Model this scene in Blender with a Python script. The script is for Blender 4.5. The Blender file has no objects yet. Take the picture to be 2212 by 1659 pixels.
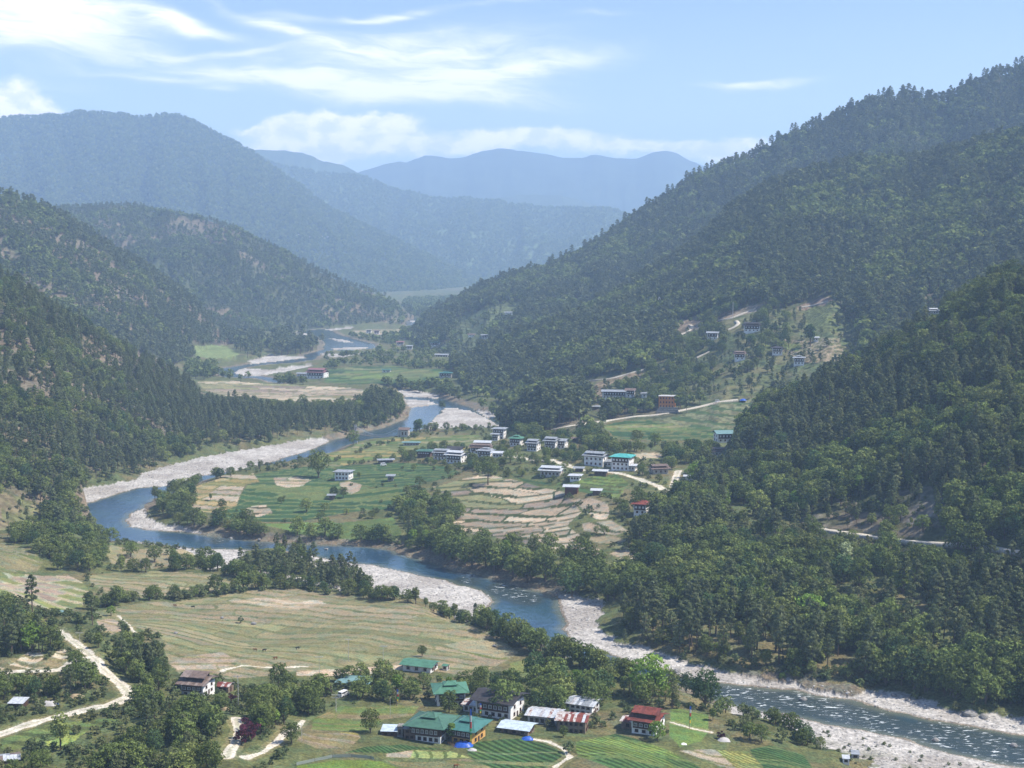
import bpy, bmesh, math, random, time
import numpy as np
from mathutils import Vector, Matrix
from mathutils.bvhtree import BVHTree
T0 = time.time()
S = bpy.context.scene
COL = S.collection
rnd = random.Random(7)
R = math.radians

# ------------------------------------------------------------------ camera
CAMZ, F, CX, CY, PITCH = 150.0, 3039.0, 1106.0, 829.5, R(5.44)
cam = bpy.data.cameras.new("camera"); camo = bpy.data.objects.new("camera", cam); COL.objects.link(camo)
camo.location = (0, 0, CAMZ); camo.rotation_euler = (R(90) - PITCH, 0, 0)
cam.sensor_width = 36; cam.lens = 36 * F / 2212.0; cam.clip_start = 1; cam.clip_end = 60000
S.camera = camo

# ------------------------------------------------------------------ sky, sun, exposure
SUN_EL, SUN_AZ = 54.0, 96.0        # degrees; azimuth from +Y (view direction) towards +X
S.view_settings.view_transform = 'Standard'; S.view_settings.look = 'None'
S.view_settings.gamma = 1; S.view_settings.exposure = 0.70; S.view_settings.use_curve_mapping = False
S.cycles.use_denoising = True
S.cycles.max_bounces = 5; S.cycles.diffuse_bounces = 2; S.cycles.glossy_bounces = 2
S.cycles.transmission_bounces = 2; S.cycles.volume_bounces = 1; S.cycles.transparent_max_bounces = 4
S.cycles.sample_clamp_indirect = 4
S.cycles.use_adaptive_sampling = True; S.cycles.adaptive_threshold = 0.02
sun = bpy.data.lights.new("sun", 'SUN'); suno = bpy.data.objects.new("sun", sun); COL.objects.link(suno)
sun.energy = 5.0; sun.angle = R(0.53); sun.color = (1.0, 0.94, 0.85)
sv = Vector((math.sin(R(SUN_AZ)) * math.cos(R(SUN_EL)), math.cos(R(SUN_AZ)) * math.cos(R(SUN_EL)), math.sin(R(SUN_EL))))
suno.rotation_euler = (-sv).to_track_quat('-Z', 'Y').to_euler()

class N:
    """small node helper"""
    def __init__(s, nt): s.nt = nt
    def n(s, typ, ins=None, **kw):
        nd = s.nt.nodes.new(typ)
        for k, v in kw.items(): setattr(nd, k, v)
        if ins:
            for k, v in ins.items():
                if isinstance(v, bpy.types.NodeSocket): s.nt.links.new(v, nd.inputs[k])
                else: nd.inputs[k].default_value = v
        return nd
    def m(s, op, a, b=0.0, c=None, clamp=False):
        nd = s.n('ShaderNodeMath', {0: a, 1: b}, operation=op, use_clamp=clamp)
        if c is not None:
            if isinstance(c, bpy.types.NodeSocket): s.nt.links.new(c, nd.inputs[2])
            else: nd.inputs[2].default_value = c
        return nd.outputs[0]
    def mix(s, f, a, b, typ='MIX'):
        nd = s.nt.nodes.new('ShaderNodeMix'); nd.data_type = 'RGBA'; nd.blend_type = typ
        for k, v in ((0, f), (6, a), (7, b)):
            if isinstance(v, bpy.types.NodeSocket): s.nt.links.new(v, nd.inputs[k])
            else: nd.inputs[k].default_value = v if k == 0 else (v[0], v[1], v[2], 1)
        return nd.outputs[2]
    def ramp(s, f, a, b):
        nd = s.n('ShaderNodeMapRange', {0: f, 1: a, 2: b, 3: 0.0, 4: 1.0}, interpolation_type='SMOOTHSTEP')
        return nd.outputs[0]

w = bpy.data.worlds.new("World"); S.world = w; w.use_nodes = True
nt = w.node_tree; nt.nodes.clear(); g = N(nt)
SKYK = 0.12
sky = g.n('ShaderNodeTexSky', sky_type='NISHITA', sun_disc=False, sun_elevation=R(SUN_EL), sun_rotation=R(SUN_AZ),
          altitude=1200.0, air_density=1.0, dust_density=0.8, ozone_density=1.6)
tc = g.n('ShaderNodeTexCoord'); sep = g.n('ShaderNodeSeparateXYZ', {0: tc.outputs['Generated']})
# horizontal direction measured by azimuth and elevation (degrees), so the clouds stay put in the sky
az = g.m('MULTIPLY', g.m('ARCTAN2', sep.outputs[0], sep.outputs[1]), 57.2958)
hl = g.m('SQRT', g.m('ADD', g.m('MULTIPLY', sep.outputs[0], sep.outputs[0]), g.m('MULTIPLY', sep.outputs[1], sep.outputs[1])))
el = g.m('MULTIPLY', g.m('ARCTAN2', sep.outputs[2], hl), 57.2958)
def azel(px, py):
    d = raydir(px, py); return math.degrees(math.atan2(d[0], d[1])), math.degrees(math.atan2(d[2], math.hypot(d[0], d[1])))
def raydir(px, py):
    a = (px - CX) / F; b = -(py - CY) / F
    return np.array([a, math.cos(PITCH) + b * math.sin(PITCH), -math.sin(PITCH) + b * math.cos(PITCH)])
warp = g.n('ShaderNodeTexNoise', {'Vector': g.n('ShaderNodeCombineXYZ', {0: g.m('MULTIPLY', az, 0.16), 1: g.m('MULTIPLY', el, 0.4), 2: 0.0}).outputs[0], 'Scale': 1.0, 'Detail': 3.0})
ws = g.n('ShaderNodeSeparateColor', {0: warp.outputs['Color']})
azw = g.m('ADD', az, g.m('MULTIPLY', g.m('SUBTRACT', ws.outputs[0], 0.5), 3.0))
elw = g.m('ADD', el, g.m('MULTIPLY', g.m('SUBTRACT', ws.outputs[1], 0.5), 1.8))
# streaks: (px, py, half length px, half height px, tilt degrees, strength)
CIRRUS = [(60, 40, 230, 62, -6, 1.0), (30, 95, 70, 30, 0, .6), (130, 20, 130, 50, 0, .6), (370, 33, 85, 11, -9, .95), (430, 55, 95, 10, -6, .7), (600, 50, 130, 14, -17, .8), (640, 30, 60, 14, -10, .4),
          (400, 106, 110, 9, 4, .6), (560, 95, 60, 6, 4, .4), (845, 30, 120, 8, 3, .85), (1110, 18, 70, 7, 0, .45), (1290, 38, 90, 6, 2, .3),
          (880, 105, 270, 40, 3, 1.0), (760, 185, 300, 26, -5, .9), (600, 160, 200, 12, -4, .6), (330, 160, 120, 8, -3, .45), (1110, 140, 200, 20, 6, .9), (1000, 180, 190, 30, 2, .8), (1040, 220, 180, 22, 0, .45),
          (470, 190, 60, 8, -4, .5), (1640, 172, 120, 8, 0, .75), (1600, 168, 60, 5, -6, .5), (120, 175, 90, 18, -3, .3), (1750, 95, 120, 8, 0, .14), (2120, 127, 60, 5, 0, .14)]
tot = None
for px, py, lx, ly, tilt, st in CIRRUS:
    a0, e0 = azel(px, py); sx = lx / F * 57.3; sy = ly / F * 57.3; t = R(tilt)
    dx = g.m('SUBTRACT', azw, a0); dy = g.m('SUBTRACT', elw, e0)
    uu = g.m('ADD', g.m('MULTIPLY', dx, math.cos(t) / sx), g.m('MULTIPLY', dy, math.sin(t) / sx))
    vv = g.m('ADD', g.m('MULTIPLY', dy, math.cos(t) / sy), g.m('MULTIPLY', dx, -math.sin(t) / sy))
    r2 = g.m('ADD', g.m('MULTIPLY', uu, uu), g.m('MULTIPLY', vv, vv))
    e = g.m('MULTIPLY', g.m('EXPONENT', g.m('MULTIPLY', r2, -0.9)), st)
    tot = e if tot is None else g.m('ADD', tot, e)
wisp = g.n('ShaderNodeTexNoise', {'Vector': g.n('ShaderNodeCombineXYZ', {0: g.m('MULTIPLY', azw, 0.45), 1: g.m('MULTIPLY', g.m('ADD', elw, g.m('MULTIPLY', azw, 0.05)), 2.6), 2: 3.0}).outputs[0], 'Scale': 1.0, 'Detail': 8.0, 'Roughness': 0.62, 'Distortion': 0.6})
cir = g.ramp(g.m('MULTIPLY', tot, g.m('ADD', g.m('MULTIPLY', wisp.outputs[0], 2.0), -0.12)), 0.04, 1.25)
# elsewhere in the sky the same kind of thin streaks go on, fading out overhead
CUMUL = [(740, 300, 150, 40, 0, 1.3), (690, 268, 70, 26, 0, 1.0), (800, 275, 80, 28, 0, 1.0), (640, 320, 140, 25, 0, 1.0), (1000, 310, 180, 26, 0, .9), (1170, 292, 120, 20, 0, .8), (1350, 318, 130, 22, 0, .95),
         (1600, 330, 130, 26, 0, 1.1), (1680, 345, 90, 30, 0, .8), (30, 215, 60, 42, 0, 1.2), (10, 245, 110, 26, 0, 1.0), (560, 285, 60, 10, 0, .5), (800, 215, 34, 10, 0, .55), (860, 255, 26, 14, 0, .4)]
tot2 = None
w2 = g.n('ShaderNodeTexNoise', {'Vector': g.n('ShaderNodeCombineXYZ', {0: az, 1: g.m('MULTIPLY', el, 1.5), 2: 7.0}).outputs[0], 'Scale': 0.75, 'Detail': 7.0, 'Roughness': 0.6})
w2s = g.n('ShaderNodeSeparateColor', {0: w2.outputs['Color']})
az2 = g.m('ADD', az, g.m('MULTIPLY', g.m('SUBTRACT', w2s.outputs[0], 0.5), 2.2)); el2 = g.m('ADD', el, g.m('MULTIPLY', g.m('SUBTRACT', w2s.outputs[1], 0.5), 1.3))
for px, py, lx, ly, tilt, st in CUMUL:
    a0, e0 = azel(px, py); sx = lx / F * 57.3; sy = ly / F * 57.3
    uu = g.m('MULTIPLY', g.m('SUBTRACT', az2, a0), 1 / sx); vv = g.m('MULTIPLY', g.m('SUBTRACT', el2, e0), 1 / sy)
    e = g.m('MULTIPLY', g.m('EXPONENT', g.m('MULTIPLY', g.m('ADD', g.m('MULTIPLY', uu, uu), g.m('MULTIPLY', vv, vv)), -1.0)), st)
    tot2 = e if tot2 is None else g.m('ADD', tot2, e)
cum = g.ramp(tot2, 0.25, 0.9)
bumpy = g.n('ShaderNodeTexNoise', {'Vector': g.n('ShaderNodeCombineXYZ', {0: az2, 1: g.m('MULTIPLY', el2, 1.6), 2: 1.0}).outputs[0], 'Scale': 0.9, 'Detail': 5.0})
CLOUDLIT, CLOUDGREY, HAZEWHITE = (12.4, 10.9, 9.9), (8.0, 7.7, 8.2), (6.3, 7.0, 8.0)
ccol = g.mix(g.ramp(bumpy.outputs[0], 0.36, 0.62), CLOUDGREY, CLOUDLIT)
hor = g.ramp(el, 11.0, -1.0)
base = g.mix(g.m('MULTIPLY', hor, 0.5), g.mix(1.0, sky.outputs[0], (.90, .88, .98), 'MULTIPLY'), HAZEWHITE)
c1 = g.mix(g.m('MULTIPLY', cir, 0.92), base, (9.8, 9.2, 8.9))
c2 = g.mix(g.m('MULTIPLY', cum, 0.85), c1, ccol)
bg = g.n('ShaderNodeBackground', {'Color': c2, 'Strength': SKYK})
out = g.n('ShaderNodeOutputWorld', {'Surface': bg.outputs[0]})

# ------------------------------------------------------------------ numeric helpers
def hash2(ix, iy, s=0):
    with np.errstate(over='ignore'):
        h = (ix.astype(np.int64) * 374761393 + iy.astype(np.int64) * 668265263 + s * 1442695041) & 0x7fffffff
        h = ((h ^ (h >> 13)) * 1274126177) & 0x7fffffff
        return ((h ^ (h >> 16)) & 0xffff) / 65535.0
def vnoise(x, y, s=0):
    ix = np.floor(x); iy = np.floor(y); fx = x - ix; fy = y - iy
    fx = fx * fx * (3 - 2 * fx); fy = fy * fy * (3 - 2 * fy)
    ix = ix.astype(np.int64); iy = iy.astype(np.int64)
    return (hash2(ix, iy, s) * (1 - fx) + hash2(ix + 1, iy, s) * fx) * (1 - fy) + (hash2(ix, iy + 1, s) * (1 - fx) + hash2(ix + 1, iy + 1, s) * fx) * fy
def fbm(x, y, s=0, o=4):
    a = 0.0; k = 0.5; t = 0.0
    for i in range(o):
        a = a + k * vnoise(x, y, s + i * 17); t += k; k *= 0.5; x = x * 2.03 + 3.1; y = y * 2.03 + 1.7
    return a / t
def sstep(x, a, b):
    t = np.clip((x - a) / (b - a), 0, 1); return t * t * (3 - 2 * t)
def inpoly(x, y, P):
    r = np.zeros(x.shape, bool)
    sel = (x > P[:, 0].min()) & (x < P[:, 0].max()) & (y > P[:, 1].min()) & (y < P[:, 1].max())
    if not sel.any(): return r
    xs = x[sel]; ys = y[sel]; c = np.zeros(xs.shape, bool); n = len(P)
    for i in range(n):
        x1, y1 = P[i]; x2, y2 = P[(i + 1) % n]
        if y1 == y2: continue
        k = ((y1 > ys) != (y2 > ys)) & (xs < (x2 - x1) * (ys - y1) / (y2 - y1) + x1)
        c ^= k
    r[sel] = c; return r
def segdist(x, y, P, closed=False, reach=60.0):
    d = np.full(x.shape, 1e9); n = len(P)
    for i in range(n if closed else n - 1):
        a = P[i]; b = P[(i + 1) % n]
        sel = (x > min(a[0], b[0]) - reach) & (x < max(a[0], b[0]) + reach) & (y > min(a[1], b[1]) - reach) & (y < max(a[1], b[1]) + reach)
        if not sel.any(): continue
        xs = x[sel]; ys = y[sel]; v = b - a; L = (v * v).sum() + 1e-9
        t = np.clip(((xs - a[0]) * v[0] + (ys - a[1]) * v[1]) / L, 0, 1)
        q = np.hypot(xs - a[0] - t * v[0], ys - a[1] - t * v[1]); d[sel] = np.minimum(d[sel], q)
    return d
def unproj(px, py, z=0.0):
    d = raydir(px, py); t = (z - CAMZ) / d[2]; return np.array([d[0] * t, d[1] * t])
def atY(px, py, Y):
    d = raydir(px, py); t = Y / d[1]; return np.array([d[0] * t, Y, CAMZ + d[2] * t])
def toscreen(x, y, z):
    z = z - CAMZ; dep = y * math.cos(PITCH) - z * math.sin(PITCH); up = y * math.sin(PITCH) + z * math.cos(PITCH)
    return CX + F * x / dep, CY - F * up / dep, dep
def upoly(P, z=0.0): return np.array([unproj(a, b, z) for a, b in P])

# ------------------------------------------------------------------ river outline (where it stands, from sight lines on the water level)
W1 = [(2420,1640),(2212,1590),(2147,1578),(2086,1567),(2025,1558),(1964,1546),(1918,1537),(1842,1515),(1765,1503),(1719,1491),(1658,1485),(1597,1479),(1536,1474),(1454,1459),(1439,1448),(1380,1437),
      (1335,1421),(1290,1409),(1246,1397),(1225,1382),(1219,1346),(1210,1317),(1207,1294),(1180,1281),(1120,1266),(1080,1254),(1029,1242),(981,1234),(939,1218),(910,1211),(884,1203),(852,1190),(797,1182),(755,1179),
      (690,1178),(650,1176),(567,1171),(500,1164),(433,1154),(410,1151),(333,1146),(283,1138),(272,1126),(280,1111),(306,1098),(330,1080),(360,1072),(393,1059),(430,1042),(500,1022),(567,1012),(617,1001),(663,993),(713,981),(748,962),
      (785,955),(819,952),(865,941),(884,936),(916,926),(932,913),(939,903),(955,894),(962,884),(990,884),(1013,889),(1051,905),(1075,918),(1110,925),(1110,915),(1069,905),(1022,882),(993,873),(948,858),(900,850),(884,856),(870,858),(878,866),
      (884,878),(886,897),(865,910),(832,923),(781,934),(748,944),(718,950),(706,958),(658,978),(633,984),(567,1004),(545,1013),(427,1029),(400,1044),(350,1051),(300,1054),(250,1068),(200,1084),(166,1091),(173,1101),(193,1121),
      (207,1144),(217,1161),(233,1168),(300,1171),(367,1179),(427,1186),(467,1186),(533,1188),(600,1190),(674,1201),(739,1213),(819,1223),(884,1239),(964,1255),(1000,1265),(1040,1275),(1065,1290),(1070,1300),(1052,1318),(1044,1332),
      (1046,1345),(1087,1349),(1093,1364),(1134,1379),(1179,1397),(1218,1415),(1260,1431),(1316,1446),(1380,1458),(1448,1473),(1500,1495),(1544,1512),(1600,1528),(1652,1537),(1704,1546),(1765,1558),(1842,1573),(1903,1586),(1964,1598),(2025,1616),(2086,1635),(2147,1648),(2212,1658),(2420,1700)]
W2 = [(466,798),(500,793),(537,787),(560,782),(620,778),(662,774),(655,767),(697,756),(702,742),(690,729),(672,721),(640,719),(662,714),(710,710),(731,723),(766,733),(811,744),(811,752),(760,757),(707,757),(690,767),(679,777),(627,784),(578,787),(533,793),(516,800),(560,812),(610,820),(612,828),(590,826),(560,818),(488,814),(474,812)]
W3 = [(872,686),(905,687),(918,692),(912,704),(880,706),(876,700)]
GRAVEL = [ # (polygon, island)
 ([(160,1062),(167,1059),(233,1049),(293,1038),(300,1028),(367,1008),(433,991),(500,979),(567,969),(633,956),(700,947),(716,952),(706,960),(658,980),(633,986),(567,1006),(545,1015),(427,1032),(400,1046),(350,1054),(300,1058),(250,1071),(200,1087),(160,1095)], 0),
 ([(266,1128),(275,1108),(306,1092),(322,1110),(330,1128),(380,1138),(430,1149),(445,1158),(333,1152),(283,1144)], 0),
 ([(225,1158),(300,1165),(367,1173),(430,1180),(467,1181),(540,1184),(530,1200),(505,1226),(455,1238),(440,1206),(400,1190),(300,1180),(235,1180)], 0),
 ([(640,1190),(658,1193),(740,1206),(820,1216),(885,1232),(965,1248),(1040,1270),(1076,1298),(1056,1322),(1048,1348),(1008,1350),(960,1312),(880,1292),(820,1282),(760,1264),(700,1232),(640,1205)], 0),
 ([(520,1235),(560,1243),(640,1258),(740,1283),(730,1270),(600,1240)], 0),
 ([(1200,1280),(1310,1298),(1302,1330),(1285,1345),(1330,1388),(1400,1405),(1460,1425),(1560,1452),(1660,1472),(1770,1488),(1850,1500),(1850,1520),(1765,1508),(1658,1490),(1536,1480),(1454,1465),(1439,1453),(1380,1442),(1335,1426),(1290,1414),(1246,1402),(1220,1386),(1210,1346),(1200,1310)], 0),
 ([(1765,1499),(1842,1500),(1918,1497),(2000,1515),(2080,1540),(2212,1552),(2400,1570),(2400,1645),(2212,1594),(2086,1572),(1964,1551),(1842,1520)], 0),
 ([(1545,1508),(1652,1531),(1765,1551),(1842,1567),(1964,1591),(2086,1628),(2212,1651),(2420,1690),(2420,1950),(1900,1720),(1880,1650),(1780,1622),(1740,1592),(1640,1555),(1570,1540)], 0),
 ([(852,843),(905,844),(950,856),(948,862),(920,858),(880,856)], 1),
 ([(874,862),(925,864),(948,872),(915,876),(892,880),(880,876)], 1),
 ([(925,921),(930,910),(937,900),(953,891),(960,880),(990,882),(1015,886),(1053,902),(1085,922),(1060,930),(916,932)], 1),
 ([(1026,884),(1069,893),(1080,906),(1050,900)], 1),
 ([(505,806),(516,798),(533,795),(580,800),(640,790),(684,790),(640,800),(600,806),(560,812),(520,812)], 1),
 ([(535,780),(580,768),(650,770),(664,772),(600,780),(545,786)], 1),
 ([(612,719),(650,717),(672,721),(664,724),(630,722)], 1), ([(705,729),(745,733),(770,740),(730,738)], 1), ([(712,752),(760,749),(806,748),(780,754),(720,756)], 1), ([(700,712),(765,706),(765,709),(715,714)], 1), ([(690,762),(740,764),(790,765),(740,773),(700,770)], 1), ([(878,693),(905,690),(910,693),(890,697)], 1)]
WAT = [upoly(P) for P in (W1, W2, W3)]
GRV = [(upoly(P, 0.6), isl) for P, isl in GRAVEL]

# ground level away from the river: sight-line point and height above the water
CTRL = [(1000,1600,11),(1100,1540,9.5),(900,1440,6.5),(600,1350,5),(700,1290,4),(450,1300,5),(300,1230,5),(100,1240,9),(0,1180,20),(-200,1200,40),(60,1180,14),(250,1330,8),
 (0,1540,26),(-200,1500,45),(250,1500,19),(150,1430,20),(50,1370,31),(-60,1330,42),(120,1340,20),(0,1659,30),(-200,1700,60),(150,1600,26),(300,1600,24),(420,1590,24),(500,1600,17),(350,1450,12),(400,1500,16),(500,1500,11),(600,1640,17),(700,1640,15),(700,1530,10),
 (1600,1600,6),(1800,1640,3.5),(1400,1580,9),(1300,1650,12),(1000,1659,13),(1000,1750,18),(500,1800,30),(1700,1700,8),(1200,1480,6),(1350,1500,6),(1450,1530,7),(1120,1440,5),(1050,1400,4),
 (1700,1430,5),(1850,1450,6),(2000,1480,12),(2250,1510,20),(1500,1380,5),(1400,1330,5),(1320,1310,4),
 (340,1115,3),(420,1100,4),(480,1060,6),(600,1050,8),(600,1140,4),(760,1150,4),(720,1090,6),(900,1020,10),(1000,980,10),(800,980,6),(700,1000,5),(860,960,4),(950,945,3.5),(1040,935,5),
 (930,1060,12),(1050,1030,17),(1150,1050,15),(1050,1100,10),(1150,1110,10),(1060,1150,7),(1200,1170,8),(1300,1180,10),(1300,1110,15),(1300,1060,19),(1300,1010,23),(1200,980,20),(1110,950,14),(1400,1000,30),(1400,1150,15),(1450,1230,10),
 (1500,930,46),(1400,910,38),(1300,930,32),(1250,1230,6),(1100,1215,5),(1000,1190,4),(900,1120,5),(1560,1010,42),(1620,880,58),(1500,880,52),(1700,850,66),
 (300,1000,6),(500,950,6),(620,840,4),(500,840,4),(750,860,9),(820,870,7),(560,870,10),(700,810,2),(850,790,4),(950,800,14),(900,830,6),(1000,860,6),(450,760,6),(560,740,5),(800,715,1.5),(900,720,3),(650,745,1.5),(950,660,6),(700,690,6),(1100,660,14)]
CT = np.array([[*unproj(a, b, z), z] for a, b, z in CTRL])
CT = np.vstack([CT, [(x_, y_, z_) for x_, y_, z_ in [(120,1180,26),(200,1180,34),(320,1180,40),(60,1300,2),(140,1300,8),(220,1300,10),(330,1300,12),(480,1300,20),(80,1450,-5),(200,1450,-5),(350,1450,0),(550,1400,10),(300,1700,-10),(600,1700,-10),(900,1500,0)]]])
def hctrl(x, y):
    num = np.zeros(x.shape); den = np.zeros(x.shape) + 1e-12
    for cx, cy, z in CT:
        s = cy * 0.03
        w_ = 1.0 / (((x - cx) ** 2 + ((y - cy) * 0.7) ** 2) / (cy * cy) + 0.0009) ** 1.8
        num += w_ * z; den += w_
    return num / den
def water_sd(x, y):
    d = np.full(x.shape, 1e9); ins = np.zeros(x.shape, bool)
    for P in WAT:
        dd = segdist(x, y, P, True, 60); d = np.minimum(d, dd); ins |= inpoly(x, y, P)
    d = np.minimum(d, 60 + 0 * d)
    return np.where(ins, -d, d)
def base_h(x, y):
    """returns height, gravel mask, signed distance to water"""
    hc = hctrl(x, y) + (fbm(x / 23, y / 23, 5) - 0.5) * 1.2
    near = sstep(-y, -150, -10)  # the camera's own hillside, below the frame
    up = sstep(-y, -330, -20)
    hc = hc + up * (CAMZ - 4 - hc) * 1.0
    sd = water_sd(x, y) + (fbm(x / 9, y / 9, 9) - 0.5) * 5 * sstep(y, 200, 500)
    gv = np.zeros(x.shape, bool); isl = np.zeros(x.shape, bool); gd = np.full(x.shape, 1e9)
    jx = x + (fbm(x / 7, y / 7, 31) - .5) * 8; jy = y + (fbm(x / 7, y / 7, 32) - .5) * 14
    for P, i in GRV:
        m = inpoly(jx, jy, P)
        if i: isl |= m
        gv |= m; gd = np.minimum(gd, np.where(m, 0, segdist(jx, jy, P, True, 26)))
    rough = (fbm(x / 3.2, y / 3.2, 12, 3) - 0.5)
    bank = 0.15 + np.maximum(sd, 0) * 0.32
    hg = 0.12 + np.minimum(np.maximum(sd, 0) * 0.045, 1.6) + rough * 0.35
    h = np.where(gv & (sd > 0), hg, np.minimum(np.minimum(hc, bank + rough * 0.5), 1.2 + gd * 0.28))
    h = np.where(sd <= 0, np.maximum(-0.1 + sd * 0.3, -2.5), h)
    h = np.where((y > 1500) & (sd > 0), np.minimum(h, 0.5 + sd * 0.02 + sstep(sd, 40, 59) * 40), h)
    h = np.where(isl, 0.45 + rough * 0.4, h)
    return h, gv, np.where(isl, 3.0, sd)
def hit_floor(px, py, z0=6.0, y_far=7000):
    """sight line meets the ground"""
    d = raydir(px, py)
    if d[2] > -0.012: return None
    z = z0
    for i in range(14):
        t = (z - CAMZ) / d[2]; x = d[0] * t; y = d[1] * t
        zn = float(base_h(np.array([x]), np.array([y]))[0][0]); zn = max(zn, 0)
        if abs(zn - z) < 0.02: break
        z = z + 0.7 * (zn - z)
    t = (z - CAMZ) / d[2]
    return np.array([d[0] * t, d[1] * t, z])
def hit_many(P, y_far=9000):
    P = np.array(P, float); a = (P[:, 0] - CX) / F; b = -(P[:, 1] - CY) / F
    d1 = math.cos(PITCH) + b * math.sin(PITCH); d2 = -math.sin(PITCH) + b * math.cos(PITCH); d2 = np.minimum(d2, -0.008)
    z = np.full(len(P), 6.0)
    for i in range(12):
        t = (z - CAMZ) / d2
        zn = np.maximum(base_h(a * t, d1 * t)[0], 0)
        z = z + 0.7 * (zn - z)
    t = (z - CAMZ) / d2
    return np.stack([a * t, d1 * t, z], 1)
def fpoly(P): return hit_many(P)[:, :2]

def new_mesh(name, V, Fq, mat, cols=None, smooth=True, uv=None, extra=None):
    me = bpy.data.meshes.new(name); V = np.asarray(V, np.float32); Fq = np.asarray(Fq, np.int32)
    k = Fq.shape[1]
    me.vertices.add(len(V)); me.vertices.foreach_set('co', V.ravel())
    me.loops.add(Fq.size); me.loops.foreach_set('vertex_index', Fq.ravel())
    me.polygons.add(len(Fq)); me.polygons.foreach_set('loop_start', np.arange(0, Fq.size, k, dtype=np.int32)); me.polygons.foreach_set('loop_total', np.full(len(Fq), k, np.int32))
    me.update(calc_edges=True)
    if smooth: me.polygons.foreach_set('use_smooth', np.ones(len(Fq), bool))
    if cols is not None:
        at = me.attributes.new('Col', 'FLOAT_COLOR', 'POINT'); c4 = np.ones((len(V), 4), np.float32); c4[:, :3] = cols; at.data.foreach_set('color', c4.ravel())
    if extra is not None:
        for nm, arr in extra.items():
            at = me.attributes.new(nm, 'FLOAT', 'POINT'); at.data.foreach_set('value', np.asarray(arr, np.float32))
    me.materials.append(mat)
    o = bpy.data.objects.new(name, me); COL.objects.link(o); return o
def tag(o, label=None, cat=None, group=None, kind=None):
    if label: o['label'] = label
    if cat: o['category'] = cat
    if group: o['group'] = group
    if kind: o['kind'] = kind
    return o
def split_mesh(name, V, Fq, sel, mat, cols, extra=None):
    f = Fq[sel]; used = np.zeros(len(V), bool); used[f.ravel()] = True
    idx = np.cumsum(used) - 1
    return new_mesh(name, V[used], idx[f], mat, cols[used] if cols is not None else None, extra={k: v[used] for k, v in extra.items()} if extra else None)

# ------------------------------------------------------------------ materials
MATS = {}
def pmat(name, rough=0.8, spec=0.2):
    m = bpy.data.materials.new(name); m.use_nodes = True; t = m.node_tree; t.nodes.clear(); q = N(t)
    b = q.n('ShaderNodeBsdfPrincipled', {'Roughness': rough, 'Specular IOR Level': spec}); o = q.n('ShaderNodeOutputMaterial', {'Surface': b.outputs[0]})
    return m, q, b
def land_mat(name, s1=1.6, s2=0.35, amp=0.5, bump=0.4, bd=0.25, tn=1.0):
    m, q, b = pmat(name, 0.95, 0.1)
    at = q.n('ShaderNodeAttribute', attribute_name='Col'); geo = q.n('ShaderNodeNewGeometry')
    n1 = q.n('ShaderNodeTexNoise', {'Vector': geo.outputs['Position'], 'Scale': s2, 'Detail': 6.0, 'Roughness': 0.65})
    n2 = q.n('ShaderNodeTexNoise', {'Vector': geo.outputs['Position'], 'Scale': s1, 'Detail': 3.0, 'Roughness': 0.6})
    v = q.m('ADD', q.m('MULTIPLY', n1.outputs[0], amp * 1.2), q.m('MULTIPLY', n2.outputs[0], amp))
    v = q.m('ADD', v, 1 - amp * 1.1)
    n3 = q.n('ShaderNodeTexNoise', {'Vector': geo.outputs['Position'], 'Scale': s2 * .45, 'Detail': 7.0, 'Roughness': 0.7})
    tint = q.mix(q.ramp(n3.outputs[0], .44, .60), (1 + .10 * tn, 1.0, 1 - .12 * tn), (1 - .15 * tn, 1 - .03 * tn, 1 - .04 * tn))
    v = q.m('MULTIPLY', v, q.m('ADD', q.m('MULTIPLY', q.ramp(n2.outputs[0], .35, .62), .4), .78))
    q.nt.links.new(q.mix(1.0, q.mix(1.0, at.outputs['Color'], tint, 'MULTIPLY'), q.n('ShaderNodeCombineColor', {0: v, 1: v, 2: v}).outputs[0], 'MULTIPLY'), b.inputs['Base Color'])
    bm = q.n('ShaderNodeBump', {'Strength': bump, 'Distance': bd, 'Height': n2.outputs[0]}); q.nt.links.new(bm.outputs[0], b.inputs['Normal'])
    return m
M_LAND = land_mat('soil and grass', 1.1, 0.3, .75, .7, .5); M_FIELD = land_mat('tilled soil', 1.6, 0.45, 0.5, 0.6, 0.35)
M_GRAVEL = land_mat('river cobbles', 0.9, 0.16, 0.5, 1.0, 0.5, 0.0); M_ROAD = land_mat('pale dirt', 1.5, 0.3, 0.35, 0.4, 0.15, .2)
M_HILL = land_mat('forest floor', 0.25, 0.04, 0.6, 0.6, 1.5, .5)
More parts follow.
